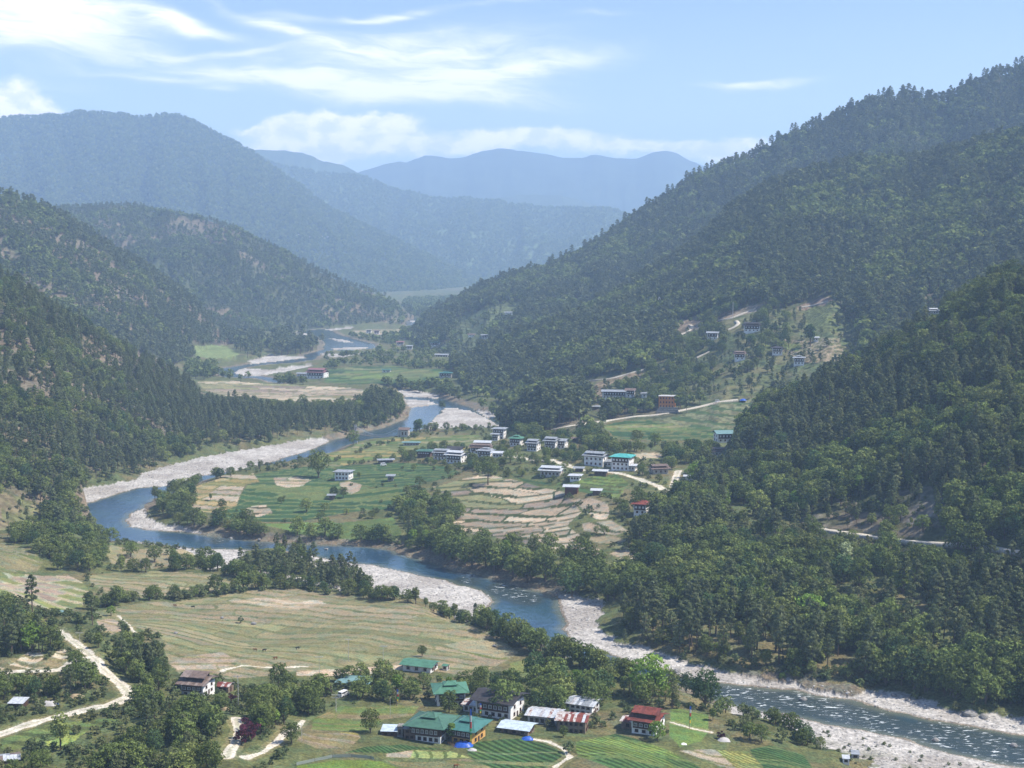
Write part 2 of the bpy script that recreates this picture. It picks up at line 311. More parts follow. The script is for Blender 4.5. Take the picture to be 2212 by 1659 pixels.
def water_mat():
    m, q, b = pmat('river water', 0.12, 0.5)
    geo = q.n('ShaderNodeNewGeometry'); at = q.n('ShaderNodeAttribute', attribute_name='rapid'); sh = q.n('ShaderNodeAttribute', attribute_name='shore')
    mp = q.n('ShaderNodeMapping', {'Vector': geo.outputs['Position'], 'Scale': (0.45, 0.22, 0.4)})
    n1 = q.n('ShaderNodeTexNoise', {'Vector': mp.outputs[0], 'Scale': 0.8, 'Detail': 5.0, 'Roughness': 0.6})
    n2 = q.n('ShaderNodeTexNoise', {'Vector': geo.outputs['Position'], 'Scale': 0.03, 'Detail': 3.0})
    mp3 = q.n('ShaderNodeMapping', {'Vector': geo.outputs['Position'], 'Scale': (0.28, 0.95, 0.4), 'Rotation': (0, 0, 0.62)})
    n3 = q.n('ShaderNodeTexNoise', {'Vector': mp3.outputs[0], 'Scale': 0.9, 'Detail': 6.0, 'Roughness': 0.7, 'Distortion': 0.5})
    foam = q.ramp(q.m('ADD', n3.outputs[0], q.m('MULTIPLY', at.outputs['Fac'], 0.42)), 0.735, 0.83)
    deep = q.mix(q.ramp(at.outputs['Fac'], 0.05, 0.3), q.mix(q.ramp(n2.outputs[0], 0.35, 0.65), (0.020, 0.052, 0.092), (0.030, 0.072, 0.100)), (0.030, 0.048, 0.050))
    shal = q.mix(q.ramp(sh.outputs['Fac'], 5.0, 0.0), deep, (0.10, 0.115, 0.085))
    q.nt.links.new(q.mix(foam, shal, (0.80, 0.84, 0.84)), b.inputs['Base Color'])
    q.nt.links.new(q.m('ADD', q.m('MULTIPLY', foam, 0.6), 0.10), b.inputs['Roughness'])
    ht = q.m('ADD', n1.outputs[0], q.m('MULTIPLY', n3.outputs[0], q.m('MULTIPLY', at.outputs['Fac'], 1.6)))
    bp = q.n('ShaderNodeBump', {'Strength': 0.55, 'Distance': 0.6, 'Height': ht}); q.nt.links.new(bp.outputs[0], b.inputs['Normal'])
    return m
M_WATER = water_mat()

# ------------------------------------------------------------------ hills: lofts from a foot line to a crest line
LOFTS = {}; BVH = {}
def loft(name, objname, st, nu, nv, amp, glen, prof=1.0, crest=3.0, patch=None, back=0.5, colf=None, seed=1):
    """st: (crest px, crest py, crest Y, foot) with foot = (px, py) on the water level or (px, Y, z)"""
    Rr = []; Ff = []
    for rpx, rpy, rY, ft in st:
        Rr.append(atY(rpx, rpy, rY))
        if len(ft) == 2: q = unproj(*ft); Ff.append(np.array([q[0], q[1], -2.5]))
        else:
            fx = (ft[0] - CX) / F * ft[1]; hz = float(base_h(np.array([fx]), np.array([float(ft[1])]))[0][0]) if ft[1] < 2200 else ft[2]; Ff.append(np.array([fx, ft[1], min(hz - 4, ft[2]) if ft[1] < 2200 else ft[2]]))
    Rr = np.array(Rr); Ff = np.array(Ff); M = 0.5 * (Rr + Ff)
    s = np.concatenate([[0], np.cumsum(np.linalg.norm(np.diff(M[:, :2], axis=0), axis=1) + 0.6 * np.linalg.norm(np.diff(Rr[:, :2], axis=0), axis=1))])
    u = np.linspace(0, s[-1], nu)
    def ev(A): return np.stack([np.interp(u, s, A[:, i]) for i in range(3)], 1)
    Ru = ev(Rr); Fu = ev(Ff)
    k = np.array([1, 2, 3, 2, 1], float); k /= k.sum()
    for A in (Fu,):
        for i in range(3):
            for _ in range(3): A[2:-2, i] = np.convolve(A[:, i], k, 'valid')
    nb = max(6, nv // 6)
    v = np.concatenate([np.linspace(0, 1, nv), 1 + np.linspace(0, back, nb + 1)[1:]])
    U, Vv = np.meshgrid(u, v, indexing='ij')
    X = Fu[:, None, 0] + (Ru - Fu)[:, None, 0] * Vv; Y = Fu[:, None, 1] + (Ru - Fu)[:, None, 1] * Vv
    vf = np.clip(Vv, 0, 1); dz = (Ru - Fu)[:, None, 2]
    Z = Fu[:, None, 2] + dz * vf ** prof
    over = np.clip(Vv - 1, 0, None) / back
    Z = Z - over ** 1.3 * dz * 0.55
    n1 = 1 - np.abs(2 * fbm(U / glen + 0.35 * fbm(X / glen, Y / glen, seed + 3), Vv * 1.1 + seed, seed, 4) - 1) * 1.6
    env = np.sin(np.pi * np.clip(Vv * 0.97, 0, 1)) ** 0.8
    Z = Z + amp * 0.55 * (n1 - 0.6) * env * np.clip(dz / 100, 0.1, 3) + (fbm(X / (glen * .35), Y / (glen * .35), seed + 9) - .5) * crest * np.clip(Vv * 3, 0, 1)
    V = np.stack([X, Y, Z], -1).reshape(-1, 3)
    nV = len(v); ii, jj = np.meshgrid(np.arange(nu - 1), np.arange(nV - 1), indexing='ij'); b0 = (ii * nV + jj).ravel()
    Fq = np.stack([b0, b0 + nV, b0 + nV + 1, b0 + 1], 1)
    # orientation: normal up
    a = V[Fq[len(Fq) // 2]]; nn = np.cross(a[1] - a[0], a[2] - a[0])
    if nn[2] < 0: Fq = Fq[:, ::-1]
    cols = colf(X, Y, Z, Vv).reshape(-1, 3)
    LOFTS[name] = dict(V=V, F=Fq, vv=Vv.ravel(), cols=cols, objname=objname, u=U.ravel(), nu=nu, nV=nV)
    G = V.reshape(nu, nV, 3)[::2, ::2]; gu, gv = G.shape[:2]; ii, jj = np.meshgrid(np.arange(gu - 1), np.arange(gv - 1), indexing='ij'); b0 = (ii * gv + jj).ravel()
    f2 = np.stack([b0, b0 + gv, b0 + gv + 1, b0 + 1], 1)
    BVH[name] = BVHTree.FromPolygons(G.reshape(-1, 3).tolist(), f2.tolist())
EARTH = np.array([0.155, 0.125, 0.092]); FOREST = np.array([0.062, 0.072, 0.036]); SCRUB = np.array([0.10, 0.115, 0.05])
def mk_col(bare=0.5, sc=60, floor=FOREST, earth=EARTH, lo=.5, hi=.62):
    def f(X, Y, Z, Vv):
        n = fbm(X / sc, (Y + Z) / sc, 77, 5); k = (sstep(n, lo, hi) * bare)[..., None]
        k2 = (0.75 + 0.5 * fbm(X / (sc * .2), (Y + Z) / (sc * .2), 71, 4))[..., None]
        return (floor * (1 - k) + earth * k) * k2
    return f
far = lambda base, sc: (lambda X, Y, Z, Vv: (np.array(base) * (0.55 + 0.9 * fbm(X / sc, (Y + Z) / sc, 5, 5))[..., None]))
loft('A', 'far_mountains', [(-300,400,12000,(-300,9375,0)),(500,420,12000,(500,9375,0)),(700,392,12000,(700,9375,0)),(770,373,12000,(770,9375,0)),(823,357,12000,(823,9375,0)),(863,348,12000,(863,9375,0)),(878,352,12000,(878,9375,0)),(918,335,12000,(918,9375,0)),(963,341,12000,(963,9375,0)),(998,341,12000,(998,9375,0)),
  (1043,327,12000,(1043,9375,0)),(1078,320,12000,(1078,9375,0)),(1123,326,12000,(1123,9375,0)),(1173,331,12000,(1173,9375,0)),(1213,341,12000,(1213,9375,0)),(1258,342,12000,(1258,9375,0)),(1283,334,12000,(1283,9375,0)),(1328,342,12000,(1328,9375,0)),(1373,343,12000,(1373,9375,0)),(1413,329,12000,(1413,9375,0)),(1438,326,12000,(1438,9375,0)),(1463,331,12000,(1463,9375,0)),(1488,346,12000,(1488,9375,0)),(1523,361,12000,(1523,9375,0)),(1573,382,12000,(1573,9375,0)),(1700,420,12000,(1700,9375,0)),(2500,460,12000,(2500,9375,0))],
  520, 60, 26, 300, 1.0, 14, colf=far((.05,.065,.045), 120), seed=4)
loft('B', 'distant_hill', [(700,500,9960,(700,8640,0)),(950,450,9960,(950,8640,0)),(1030,434,9960,(1030,8640,0)),(1070,428,9960,(1070,8640,0)),(1130,421,9960,(1130,8640,0)),(1210,422,9960,(1210,8640,0)),(1260,433,9960,(1260,8640,0)),(1290,447,9960,(1290,8640,0)),(1350,470,9960,(1350,8640,0)),(1500,510,9960,(1500,8640,0))],
  200, 40, 25, 160, 1.0, 8, colf=far((.06,.075,.045), 60), seed=5)
loft('C2', 'distant_ridge', [(200,340,9480,(200,8280,0)),(545,325,9480,(545,8280,0)),(600,325,9480,(600,8280,0)),(650,328,9480,(650,8280,0)),(700,349,9480,(700,8280,0)),(740,356,9480,(740,8280,0)),(770,372,9480,(770,8280,0)),(830,397,9480,(830,8280,0)),(900,422,9480,(900,8280,0)),(1000,452,9480,(1000,8280,0))],
  220, 60, 35, 180, 1.0, 8, colf=far((.06,.08,.045), 60), seed=6)
loft('C', 'sunlit_mountain_spur', [(300,300,8280,(300,6360,0)),(500,326,8280,(500,6360,0)),(570,347,8280,(570,6360,0)),(620,362,8280,(620,6360,0)),(700,377,8280,(700,6360,0)),(790,386,8280,(790,6360,0)),(830,402,8280,(820,6360,0)),(900,422,8160,(880,6240,0)),(960,430,8160,(930,6120,0)),(1020,432,8160,(980,6060,0)),(1080,439,8040,(1020,6000,0)),(1150,448,8040,(1060,6000,0)),(1240,449,7920,(1100,6000,0)),(1300,454,7800,(1140,6000,0)),(1345,460,7740,(1200,6000,0)),(1400,482,7680,(1300,6000,0)),(1500,522,7560,(1400,6000,0)),(1800,570,7560,(1700,6000,0))],
  420, 110, 75, 330, 1.15, 12, colf=far((.09,.12,.05), 50), seed=7)
loft('D', 'blue_mountain', [(-500,300,6500,(-500,4680,0)),(-300,275,6500,(-300,4680,0)),(0,258,6500,(0,4680,0)),(60,253,6500,(60,4680,0)),(170,246,6500,(170,4680,0)),(240,249,6500,(240,4680,0)),(300,253,6500,(300,4680,0)),(380,252,6500,(380,4680,0)),(420,265,6500,(430,4680,0)),(470,293,6500,(480,4680,0)),(540,328,6435,(550,4680,0)),(600,370,6370,(620,4680,0)),(660,412,6305,(670,4680,0)),(700,442,6240,(710,4706,0)),(760,477,6175,(750,4732,0)),(830,507,6110,(800,4784,0)),(900,542,6045,(850,4836,0)),(960,572,5980,(900,4940,0)),(1000,592,5980,(950,5135,0)),(1040,612,6110,(1000,5460,0)),(1060,630,6110,(1050,5850,0))],
  560, 150, 70, 260, 1.1, 10, colf=far((.035,.05,.03), 50), seed=8)
loft('E', 'middle_left_hill', [(-300,500,3200,(-300,2300,0)),(0,470,3200,(0,2300,0)),(110,454,3200,(110,2300,0)),(200,450,3200,(200,2300,0)),(300,447,3200,(300,2350,0)),(360,457,3150,(400,2400,0)),(440,474,3150,(480,2450,0)),(500,492,3100,(530,2500,0)),(560,522,3100,(570,2550,0)),(620,547,3050,(620,2600,0)),(680,582,3000,(660,2640,0)),(740,612,3000,(710,2700,0)),(800,632,3000,(760,2760,0)),(850,656,3000,(810,2830,0)),(880,676,3050,(850,2900,0)),(890,692,3050,(880,3000,0))],
  460, 150, 45, 170, 1.1, 7, colf=mk_col(.8, 90, lo=.53, hi=.66), seed=11)
loft('Fh', 'second_left_hill', [(-300,330,2050,(-300,1500,0)),(-100,385,2050,(-100,1500,0)),(0,416,2050,(0,1500,0)),(50,434,2050,(50,1500,0)),(100,456,2060,(100,1500,0)),(150,482,2080,(150,1500,0)),(200,509,2100,(200,1550,0)),(260,549,2120,(260,1600,0)),(310,579,2140,(310,1650,0)),(360,614,2160,(350,1700,0)),(420,659,2200,(400,1850,0)),(470,703,2230,(450,2050,0)),(510,727,2260,(495,2150,0)),(540,739,2300,(530,2250,0))],
  420, 150, 30, 120, 1.1, 6, colf=mk_col(.9, 60, lo=.50, hi=.62), seed=12)
loft('H', 'far_right_mountainside', [(2900,-20,2200,(2900,1600,120)),(2500,60,2250,(2500,1650,110)),(2212,152,2300,(2212,1750,100)),(2146,171,2300,(2146,1780,95)),(2078,198,2320,(2078,1800,95)),(2045,218,2340,(2045,1800,95)),(1985,218,2360,(1985,1800,95)),(1944,216,2380,(1944,1800,95)),(1895,220,2400,(1895,1800,90)),(1843,246,2420,(1843,1800,85)),(1782,270,2440,(1782,1800,80)),(1742,281,2450,(1742,1800,75)),(1705,303,2460,(1700,1800,70)),(1661,327,2480,(1650,1800,70)),(1600,352,2490,(1590,1800,60)),(1539,373,2500,(1530,1780,50)),(1499,392,2500,(1480,1780,50)),(1458,420,2500,(1420,1760,40)),(1398,458,2510,(1350,1750,30)),(1357,482,2520,(1300,1740,20)),(1317,516,2520,(1240,1730,10)),(1250,555,2520,(1150,1720,0)),(1180,585,2520,(1080,1700,-2)),(1100,605,2520,(1020,1720,-2)),(1040,630,2520,(985,1780,-2)),(980,660,2520,(950,1900,-2)),(920,690,2510,(915,2080,-2)),(885,712,2510,(885,2280,-2)),(870,727,2500,(868,2400,-2))],
  520, 160, 30, 150, 1.0, 6, colf=mk_col(.35, 60, lo=.56, hi=.68), seed=13)
loft('I', 'right_village_mountainside', [(2900,180,1500,(2900,900,80)),(2500,240,1550,(2500,930,80)),(2212,290,1620,(2212,960,75)),(2166,302,1650,(2150,960,72)),(2106,322,1680,(2080,960,70)),(2045,338,1700,(2020,960,68)),(1985,351,1750,(1960,960,64)),(1924,354,1780,(1900,960,60)),(1843,354,1800,(1820,960,56)),(1782,371,1810,(1760,960,52)),(1721,391,1820,(1690,960,48)),(1661,407,1830,(1630,965,44)),(1640,423,1830,(1600,970,43)),(1580,460,1830,(1540,975,41)),(1543,497,1840,(1500,980,40)),(1519,521,1840,(1470,985,38)),(1478,553,1840,(1430,995,36)),(1400,602,1820,(1380,1010,33)),(1330,645,1790,(1330,1030,29)),(1250,685,1750,(1270,1060,20)),(1190,706,1730,(1210,1090,12)),(1150,722,1710,(1160,1130,5)),(1100,742,1690,(1110,1180,-2)),(1060,760,1680,(1080,1280,-2)),(1015,788,1665,(1040,1350,-2)),(985,808,1655,(1000,1450,-2)),(972,822,1645,(975,1550,-2))],
  560, 230, 13, 150, 1.25, 5, colf=mk_col(.5, 40, lo=.55, hi=.66), seed=14)
loft('J', 'pine_knoll', [(1080,912,1150,(1075,930)),(1115,900,1140,(1100,945)),(1150,882,1130,(1150,960)),(1190,868,1120,(1200,1010,14)),(1230,870,1115,(1245,1000,20)),(1265,885,1115,(1290,1010,26)),(1300,900,1115,(1330,1020,30))], 60, 30, 3, 40, 1.0, 2, colf=mk_col(.8, 25), seed=15)
loft('G', 'near_left_hillside', [(-600,380,1100,(-600,1300)),(-300,450,1120,(-300,1290)),(-100,560,1150,(-50,1250)),(0,606,1160,(80,1205)),(30,616,1165,(180,1185)),(60,636,1170,(214,1165)),(80,653,1175,(200,1146)),(100,664,1180,(186,1122)),(130,680,1190,(166,1095)),(180,705,1205,(163,1064)),(240,743,1230,(230,1052)),(300,776,1260,(292,1036)),(340,797,1285,(340,1012)),(380,820,1310,(400,996)),(415,840,1330,(450,984)),(450,862,1330,(500,976)),(500,880,1320,(567,967)),(560,892,1290,(633,954)),(640,900,1270,(700,944)),(720,900,1260,(748,942)),(800,898,1260,(800,930)),(860,893,1260,(850,916)),(880,890,1270,(884,897))],
  560, 200, 12, 70, 0.95, 4, colf=mk_col(.9, 38, lo=.47, hi=.60), seed=16)
loft('L', 'near_right_hillside', [(2900,380,700,(2900,1690)),(2600,470,760,(2600,1610)),(2400,540,800,(2400,1570)),(2212,600,850,(2212,1535)),(2160,615,855,(2150,1515)),(2120,635,860,(2080,1490)),(2080,660,865,(2020,1465)),(2040,680,870,(1960,1440)),(2000,710,875,(1920,1425)),(1960,735,880,(1880,1410)),(1920,760,880,(1840,1400)),(1860,800,885,(1780,1390)),(1800,825,890,(1740,1380)),(1740,855,900,(1700,1372)),(1690,870,900,(1660,1365)),(1640,895,905,(1620,1360)),(1600,925,905,(1570,1350)),(1570,965,880,(1520,1338)),(1540,1005,850,(1480,1325)),(1500,1065,800,(1440,1312)),(1450,1135,740,(1400,1300)),(1400,1200,680,(1360,1290)),(1340,1240,640,(1320,1282))],
  460, 220, 10, 60, 1.0, 3, colf=mk_col(.5, 30, lo=.56, hi=.66), seed=17)
print('lofts', time.time() - T0)

def ray_all(px, py):
    """nearest of ground and hillsides along a sight line: (point, name)"""
    d = Vector(raydir(px, py)); o = Vector((0, 0, CAMZ)); best = None
    for k, b in BVH.items():
        h = b.ray_cast(o, d.normalized())
        if h[0] is not None and (best is None or h[3] < best[1]): best = (h[0], h[3], k)
    if d[2] < -0.01:
        q = hit_many([(px, py)])[0]; dd = (Vector(q) - o).length
        if best is None or dd < best[1]: best = (Vector(q), dd, 'floor')
    return best[0], best[2]
def on_loft(names, px, py, fallback=False):
    d = Vector(raydir(px, py)).normalized(); o = Vector((0, 0, CAMZ)); best = None
    for k in names:
        h = BVH[k].ray_cast(o, d)
        if h[0] is not None and (best is None or h[3] < best[1]): best = (h[0], h[3], k)
    if best is None and fallback:
        q, k = ray_all(px, py); best = (Vector(q), (Vector(q) - o).length, k)
    return best
def topz(x, y, names=None):
    z = -99.0
    for k in (names or BVH):
        h = BVH[k].ray_cast(Vector((x, y, 3000)), Vector((0, 0, -1)))
        if h[0] is not None: z = max(z, h[0].z)
    return z
# ------------------------------------------------------------------ fields, roads and ground sheet
TAN = [(.34,.28,.215),(.30,.25,.195),(.37,.31,.245),(.27,.225,.175),(.31,.265,.20)]
BROWN = [(.20,.165,.135),(.235,.195,.155),(.17,.14,.115),(.26,.22,.17)]
MIXB = [(.33,.275,.21),(.30,.25,.19),(.20,.165,.135),(.35,.30,.23),(.165,.14,.12),(.19,.19,.10),(.31,.26,.20),(.24,.20,.155),(.36,.30,.235)]
OLIVE = [(.185,.178,.10),(.20,.185,.11),(.17,.172,.09),(.22,.195,.13),(.19,.188,.10)]
WHEAT = [(.034,.070,.026),(.040,.082,.030),(.032,.064,.027),(.050,.092,.034),(.036,.075,.030),(.10,.13,.05)]
LGREEN = [(.10,.15,.045),(.12,.165,.05),(.09,.13,.045),(.15,.16,.07),(.12,.14,.06)]
YELL = [(.24,.20,.085),(.27,.21,.11),(.20,.19,.08),(.29,.24,.13)]
CROP = [(.045,.085,.03),(.05,.095,.033)]
LIME = [(.11,.16,.035),(.10,.145,.04)]
VEG = [(.12,.16,.05),(.19,.18,.06),(.16,.14,.07),(.09,.14,.04),(.22,.20,.07),(.15,.13,.075)]
GRASS = np.array([.092,.105,.045]); BANK = np.array([.050,.070,.024]); STONE = np.array([.40,.375,.34]); SAND = np.array([.30,.265,.23])
# name, label, outline, palette, direction, terrace width, terrace height, row period, length of one plot, bund colour
FIELDS = [
 ('pasture','big olive pasture beside the village with faint old terrace lines',[(205,1322),(330,1300),(480,1286),(560,1273),(640,1271),(700,1276),(800,1290),(900,1306),(960,1326),(1020,1352),(1080,1377),(1120,1410),(1095,1428),(1010,1462),(940,1450),(860,1436),(700,1448),(560,1462),(480,1467),(390,1457),(362,1430),(350,1380),(270,1350)],OLIVE,75,7.5,.3,0,60,(.125,.135,.065)),
 ('bare_field','pale dug patch in the near left corner of the big pasture',[(366,1432),(400,1418),(480,1408),(512,1424),(482,1446),(440,1452),(385,1448)],TAN,80,8,.2,0,50,(.2,.18,.1)),
 ('bare_field','pale grey-brown dug patch at the far edge of the big pasture',[(486,1297),(560,1291),(610,1291),(690,1297),(705,1303),(640,1316),(590,1314),(540,1302)],TAN,80,9,.2,0,80,(.25,.22,.14)),
 ('bare_field','long pale ploughed strip in front of the white house with green roof',[(640,1452),(700,1446),(800,1440),(868,1436),(872,1446),(800,1456),(700,1461),(640,1460)],TAN,80,40,.1,0,90,(.25,.22,.14)),
 ('bare_field','small pale dug patch beside the dirt track junction',[(206,1340),(240,1336),(266,1343),(262,1362),(238,1372),(212,1360)],TAN,70,30,.1,0,50,(.2,.18,.1)),
 ('bare_field','wedge shaped dry field by the riverside bushes',[(960,1392),(1010,1382),(1075,1380),(1118,1410),(1095,1426),(1060,1440),(1010,1412)],[(.22,.20,.13),(.24,.20,.14)],60,16,.2,0,80,(.12,.14,.05)),
 ('pasture','olive pasture behind the hedge of the big pasture',[(190,1245),(250,1236),(340,1233),(450,1240),(560,1258),(510,1270),(420,1281),(300,1291),(235,1283),(200,1265)],OLIVE,80,7,.3,0,50,(.12,.13,.06)),
 ('terraced_field','brown terraces with curved bunds below the left hillside',[(0,1236),(60,1241),(150,1244),(176,1256),(200,1286),(176,1312),(110,1317),(60,1303),(0,1292),(-150,1290),(-150,1225)],[(.27,.225,.18),(.25,.20,.165),(.16,.18,.07),(.28,.23,.185),(.15,.17,.07)],60,10,.5,0,28,(.28,.26,.18)),
 ('pasture','grassy flat by the river bend with scattered shrubs',[(240,1178),(340,1185),(425,1192),(442,1230),(330,1229),(240,1216),(228,1192)],OLIVE,80,30,.1,0,90,(.12,.14,.05)),
 ('terraced_field','thin green-brown terraces at the foot of the left hillside',[(-150,1165),(0,1172),(62,1183),(92,1216),(80,1235),(0,1234),(-150,1224)],[(.13,.14,.06),(.16,.15,.08),(.11,.13,.05)],80,6,.9,0,70,(.17,.16,.10)),
 ('terraced_field','tan and ochre terraces at the tip of the river peninsula',[(413,1066),(440,1042),(500,1026),(548,1023),(560,1040),(530,1046),(520,1066),(510,1094),(460,1108),(415,1101)],YELL+TAN[:2],70,13,.6,0,45,(.12,.13,.05)),
 ('wheat_field','dark green crop terraces filling the middle of the peninsula',[(550,1026),(600,1016),(660,1008),(722,1012),(730,1035),(800,1055),(872,1052),(880,1075),(835,1100),(760,1105),(650,1126),(560,1126),(480,1120),(462,1108),(512,1094),(522,1066),(535,1047),(562,1041)],WHEAT,80,11,.6,0,50,(.11,.14,.055)),
 ('bare_field','pinkish tan patch among green crops behind the lone white house',[(590,1031),(640,1029),(672,1036),(655,1048),(620,1053),(596,1046)],TAN,80,14,.4,0,40,(.12,.13,.06)),
 ('bare_field','pale pink-brown patch in front of the lone white house',[(733,1041),(755,1039),(782,1046),(776,1060),(760,1066),(738,1060)],TAN,70,40,.2,0,80,(.12,.13,.06)),
 ('bare_field','small striped brown terraces in the green crops',[(528,1100),(545,1092),(575,1090),(590,1107),(560,1115),(534,1114)],TAN,80,11,.5,0,60,(.06,.06,.03)),
 ('meadow','bright green meadow along the riverside hedge of the peninsula',[(560,1131),(650,1129),(740,1129),(850,1118),(868,1160),(760,1164),(640,1152)],LGREEN,80,40,.3,0,90,(.08,.12,.04)),
 ('terraced_field','light green and olive terraces near the river bridge',[(682,986),(760,962),(860,946),(950,941),(1035,940),(1048,958),(1000,972),(950,962),(885,984),(820,992),(760,1002),(722,1010),(690,1008)],LGREEN+OLIVE[:2]+YELL[:1],80,11,.5,0,60,(.07,.10,.035)),
 ('wheat_field','dark green crop terraces below the village cluster',[(722,1008),(830,1000),(900,1000),(965,1008),(1000,1020),(960,1034),(880,1050),(800,1052),(742,1036)],WHEAT,80,10,.5,0,50,(.10,.13,.05)),
 ('terraced_field','large fan of brown rice terraces with dark bunds',[(926,1054),(981,1040),(1050,1024),(1136,1043),(1218,1062),(1240,1084),(1256,1107),(1240,1120),(1226,1136),(1250,1155),(1270,1171),(1235,1182),(1200,1186),(1150,1180),(1110,1174),(1070,1160),(1029,1156),(968,1134),(990,1120),(1006,1106),(997,1082),(961,1066)],MIXB,82,11.5,.85,0,30,(.045,.06,.024)),
 ('terraced_field','pale tan terraces on the right of the rice fan',[(1233,1081),(1277,1075),(1312,1088),(1318,1105),(1310,1122),(1288,1122),(1256,1097)],TAN,60,22,.7,0,70,(.055,.07,.028)),
 ('terraced_field','row of slanting tan plots on the right edge of the rice fan',[(1256,1132),(1320,1124),(1358,1147),(1330,1156),(1285,1150),(1262,1146)],TAN,25,14,.7,0,60,(.055,.07,.028)),
 ('terraced_field','olive fallow terraces above the riverside wood',[(1256,1152),(1330,1158),(1362,1172),(1340,1186),(1290,1172),(1262,1162)],OLIVE,80,16,.8,0,60,(.055,.07,.028)),
 ('terraced_field','lowest brown terraces beside the wooded slope',[(1316,1196),(1350,1184),(1405,1192),(1422,1206),(1388,1218),(1350,1210)],TAN,80,12,.8,0,80,(.055,.07,.028)),
 ('terraced_field','brown plots between the rice fan and the riverside wood',[(1200,1187),(1240,1182),(1270,1176),(1300,1190),(1290,1202),(1240,1200)],TAN+OLIVE[:1],50,15,.7,0,40,(.055,.07,.028)),
 ('wheat_field','green terraced crops below the upper village road',[(1097,1020),(1129,1034),(1200,1044),(1240,1040),(1280,1030),(1330,1024),(1357,1044),(1338,1076),(1292,1070),(1240,1060),(1180,1055),(1130,1040)],WHEAT+LGREEN[:2]+YELL[:1],70,11,.9,0,34,(.06,.075,.03)),
 ('wheat_field','striped green terraces under the orange building',[(1300,922),(1323,914),(1452,904),(1516,882),(1640,858),(1600,884),(1590,920),(1574,945),(1480,950),(1420,952),(1329,946)],WHEAT+LGREEN[:2]+OLIVE[:1],85,13,1.6,0,90,(.12,.13,.06)),
 ('bare_field','tan plot behind the teal roofed tall house',[(1362,981),(1400,978),(1434,981),(1420,990),(1385,991)],TAN,80,40,.2,0,90,(.1,.1,.05)),
 ('terraced_field','distant brown plain of paddy plots across the river',[(425,824),(500,822),(627,829),(700,834),(783,840),(790,860),(700,872),(592,862),(488,855),(440,842)],MIXB+OLIVE,80,20,.3,0,60,(.11,.12,.055)),
 ('meadow','pale green clearing on the far riverbank bluff',[(418,752),(450,746),(488,748),(518,766),(500,773),(460,775),(425,770)],[(.15,.19,.08)],80,60,.1,0,90,(.14,.18,.07)),
 ('meadow','small green clearing between dark woods by the far river',[(562,731),(590,731),(588,745),(572,748)],[(.16,.20,.08)],80,60,.1,0,90,(.14,.18,.07)),
 ('bare_field','distant tan field beyond the river braids',[(760,714),(830,711),(880,710),(852,723),(775,726)],TAN+OLIVE,80,40,.1,0,90,(.14,.16,.07)),
 ('terraced_field','green plots around the pink roofed compound',[(700,800),(760,792),(850,790),(960,800),(960,830),(880,838),(760,830),(700,826)],LGREEN+WHEAT,80,22,.3,0,60,(.07,.09,.04)),
 ('vegetable_field','yellow-green vegetable strips left of the farmhouses',[(676,1552),(712,1537),(736,1525),(800,1527),(906,1525),(892,1545),(830,1555),(792,1578),(673,1579)],VEG,80,5.5,.15,0,45,(.13,.14,.055)),
 ('vegetable_field','mixed green garden plots below the yellow strips',[(655,1584),(771,1582),(779,1594),(757,1614),(688,1618),(640,1600)],VEG+LIME[:1],80,7,.15,0,45,(.20,.17,.12)),
 ('crop_field','dark green crop strip along the lower fence',[(744,1626),(792,1613),(866,1608),(986,1618),(893,1619),(834,1627)],CROP,80,60,.1,1.7,90,(.05,.08,.03)),
 ('bare_field','grey-brown tilled bed beside the pale green bed',[(834,1628),(893,1620.5),(887,1636),(834,1635)],TAN,80,60,.1,0,90,(.2,.17,.1)),
 ('crop_field','pale yellow-green bed with thin divider lines',[(893,1620.5),(974,1623),(1012,1636),(887,1636.5)],[(.22,.26,.10)],8,4.2,.1,0,90,(.09,.12,.04)),
 ('crop_field','rounded dark green crop field with planted rows beside the yellow-walled house',[(1006,1614),(1016,1603),(1060,1600),(1146,1595),(1180,1601),(1214,1617),(1229,1635),(1194,1653),(1150,1665),(1062,1668),(1012,1632)],CROP,80,60,.2,2.6,90,(.13,.15,.07)),
 ('crop_field','wide dark green crop field with planted rows at the lower right',[(1243,1603),(1329,1585),(1395,1602),(1484,1641),(1540,1675),(1365,1680),(1246,1632)],CROP+[(.10,.15,.04)],72,13,.3,2.6,90,(.10,.14,.05)),
 ('bare_field','striped tan bed at the bottom edge',[(1469,1622),(1543,1618),(1562,1632),(1592,1662),(1556,1655),(1508,1636)],[(.26,.23,.185)],60,5,.15,0,90,(.15,.15,.08)),
 ('crop_field','yellow-green stubble field at the bottom edge',[(1548,1620),(1616,1623),(1652,1662),(1593,1662)],[(.17,.18,.06),(.19,.19,.07)],80,9,.1,1.8,90,(.13,.15,.05)),
 ('crop_field','dark green crop strip nearest the stony shore',[(1619,1620),(1662,1610),(1737,1632),(1760,1665),(1655,1665)],CROP,60,60,.1,2.2,90,(.10,.13,.05)),
 ('meadow','lime green grass at the bottom edge behind the net fence',[(640,1654),(718,1642),(825,1645),(864,1660),(864,1700),(640,1700)],LIME,80,60,.1,0,90,(.13,.2,.04)),
 ('bare_field','brown fallow bed below the pale green bed',[(834,1643),(1010,1639),(1060,1657),(1060,1690),(866,1690),(864,1658)],[(.20,.165,.10),(.17,.16,.08)],80,9,.2,0,90,(.11,.12,.05)),
 ('meadow','bright grass yard around the prayer flag pole',[(1449,1532),(1529,1543),(1530,1580),(1514,1602),(1469,1614),(1445,1588)],[(.10,.155,.045)],80,60,.1,0,90,(.08,.12,.04)),
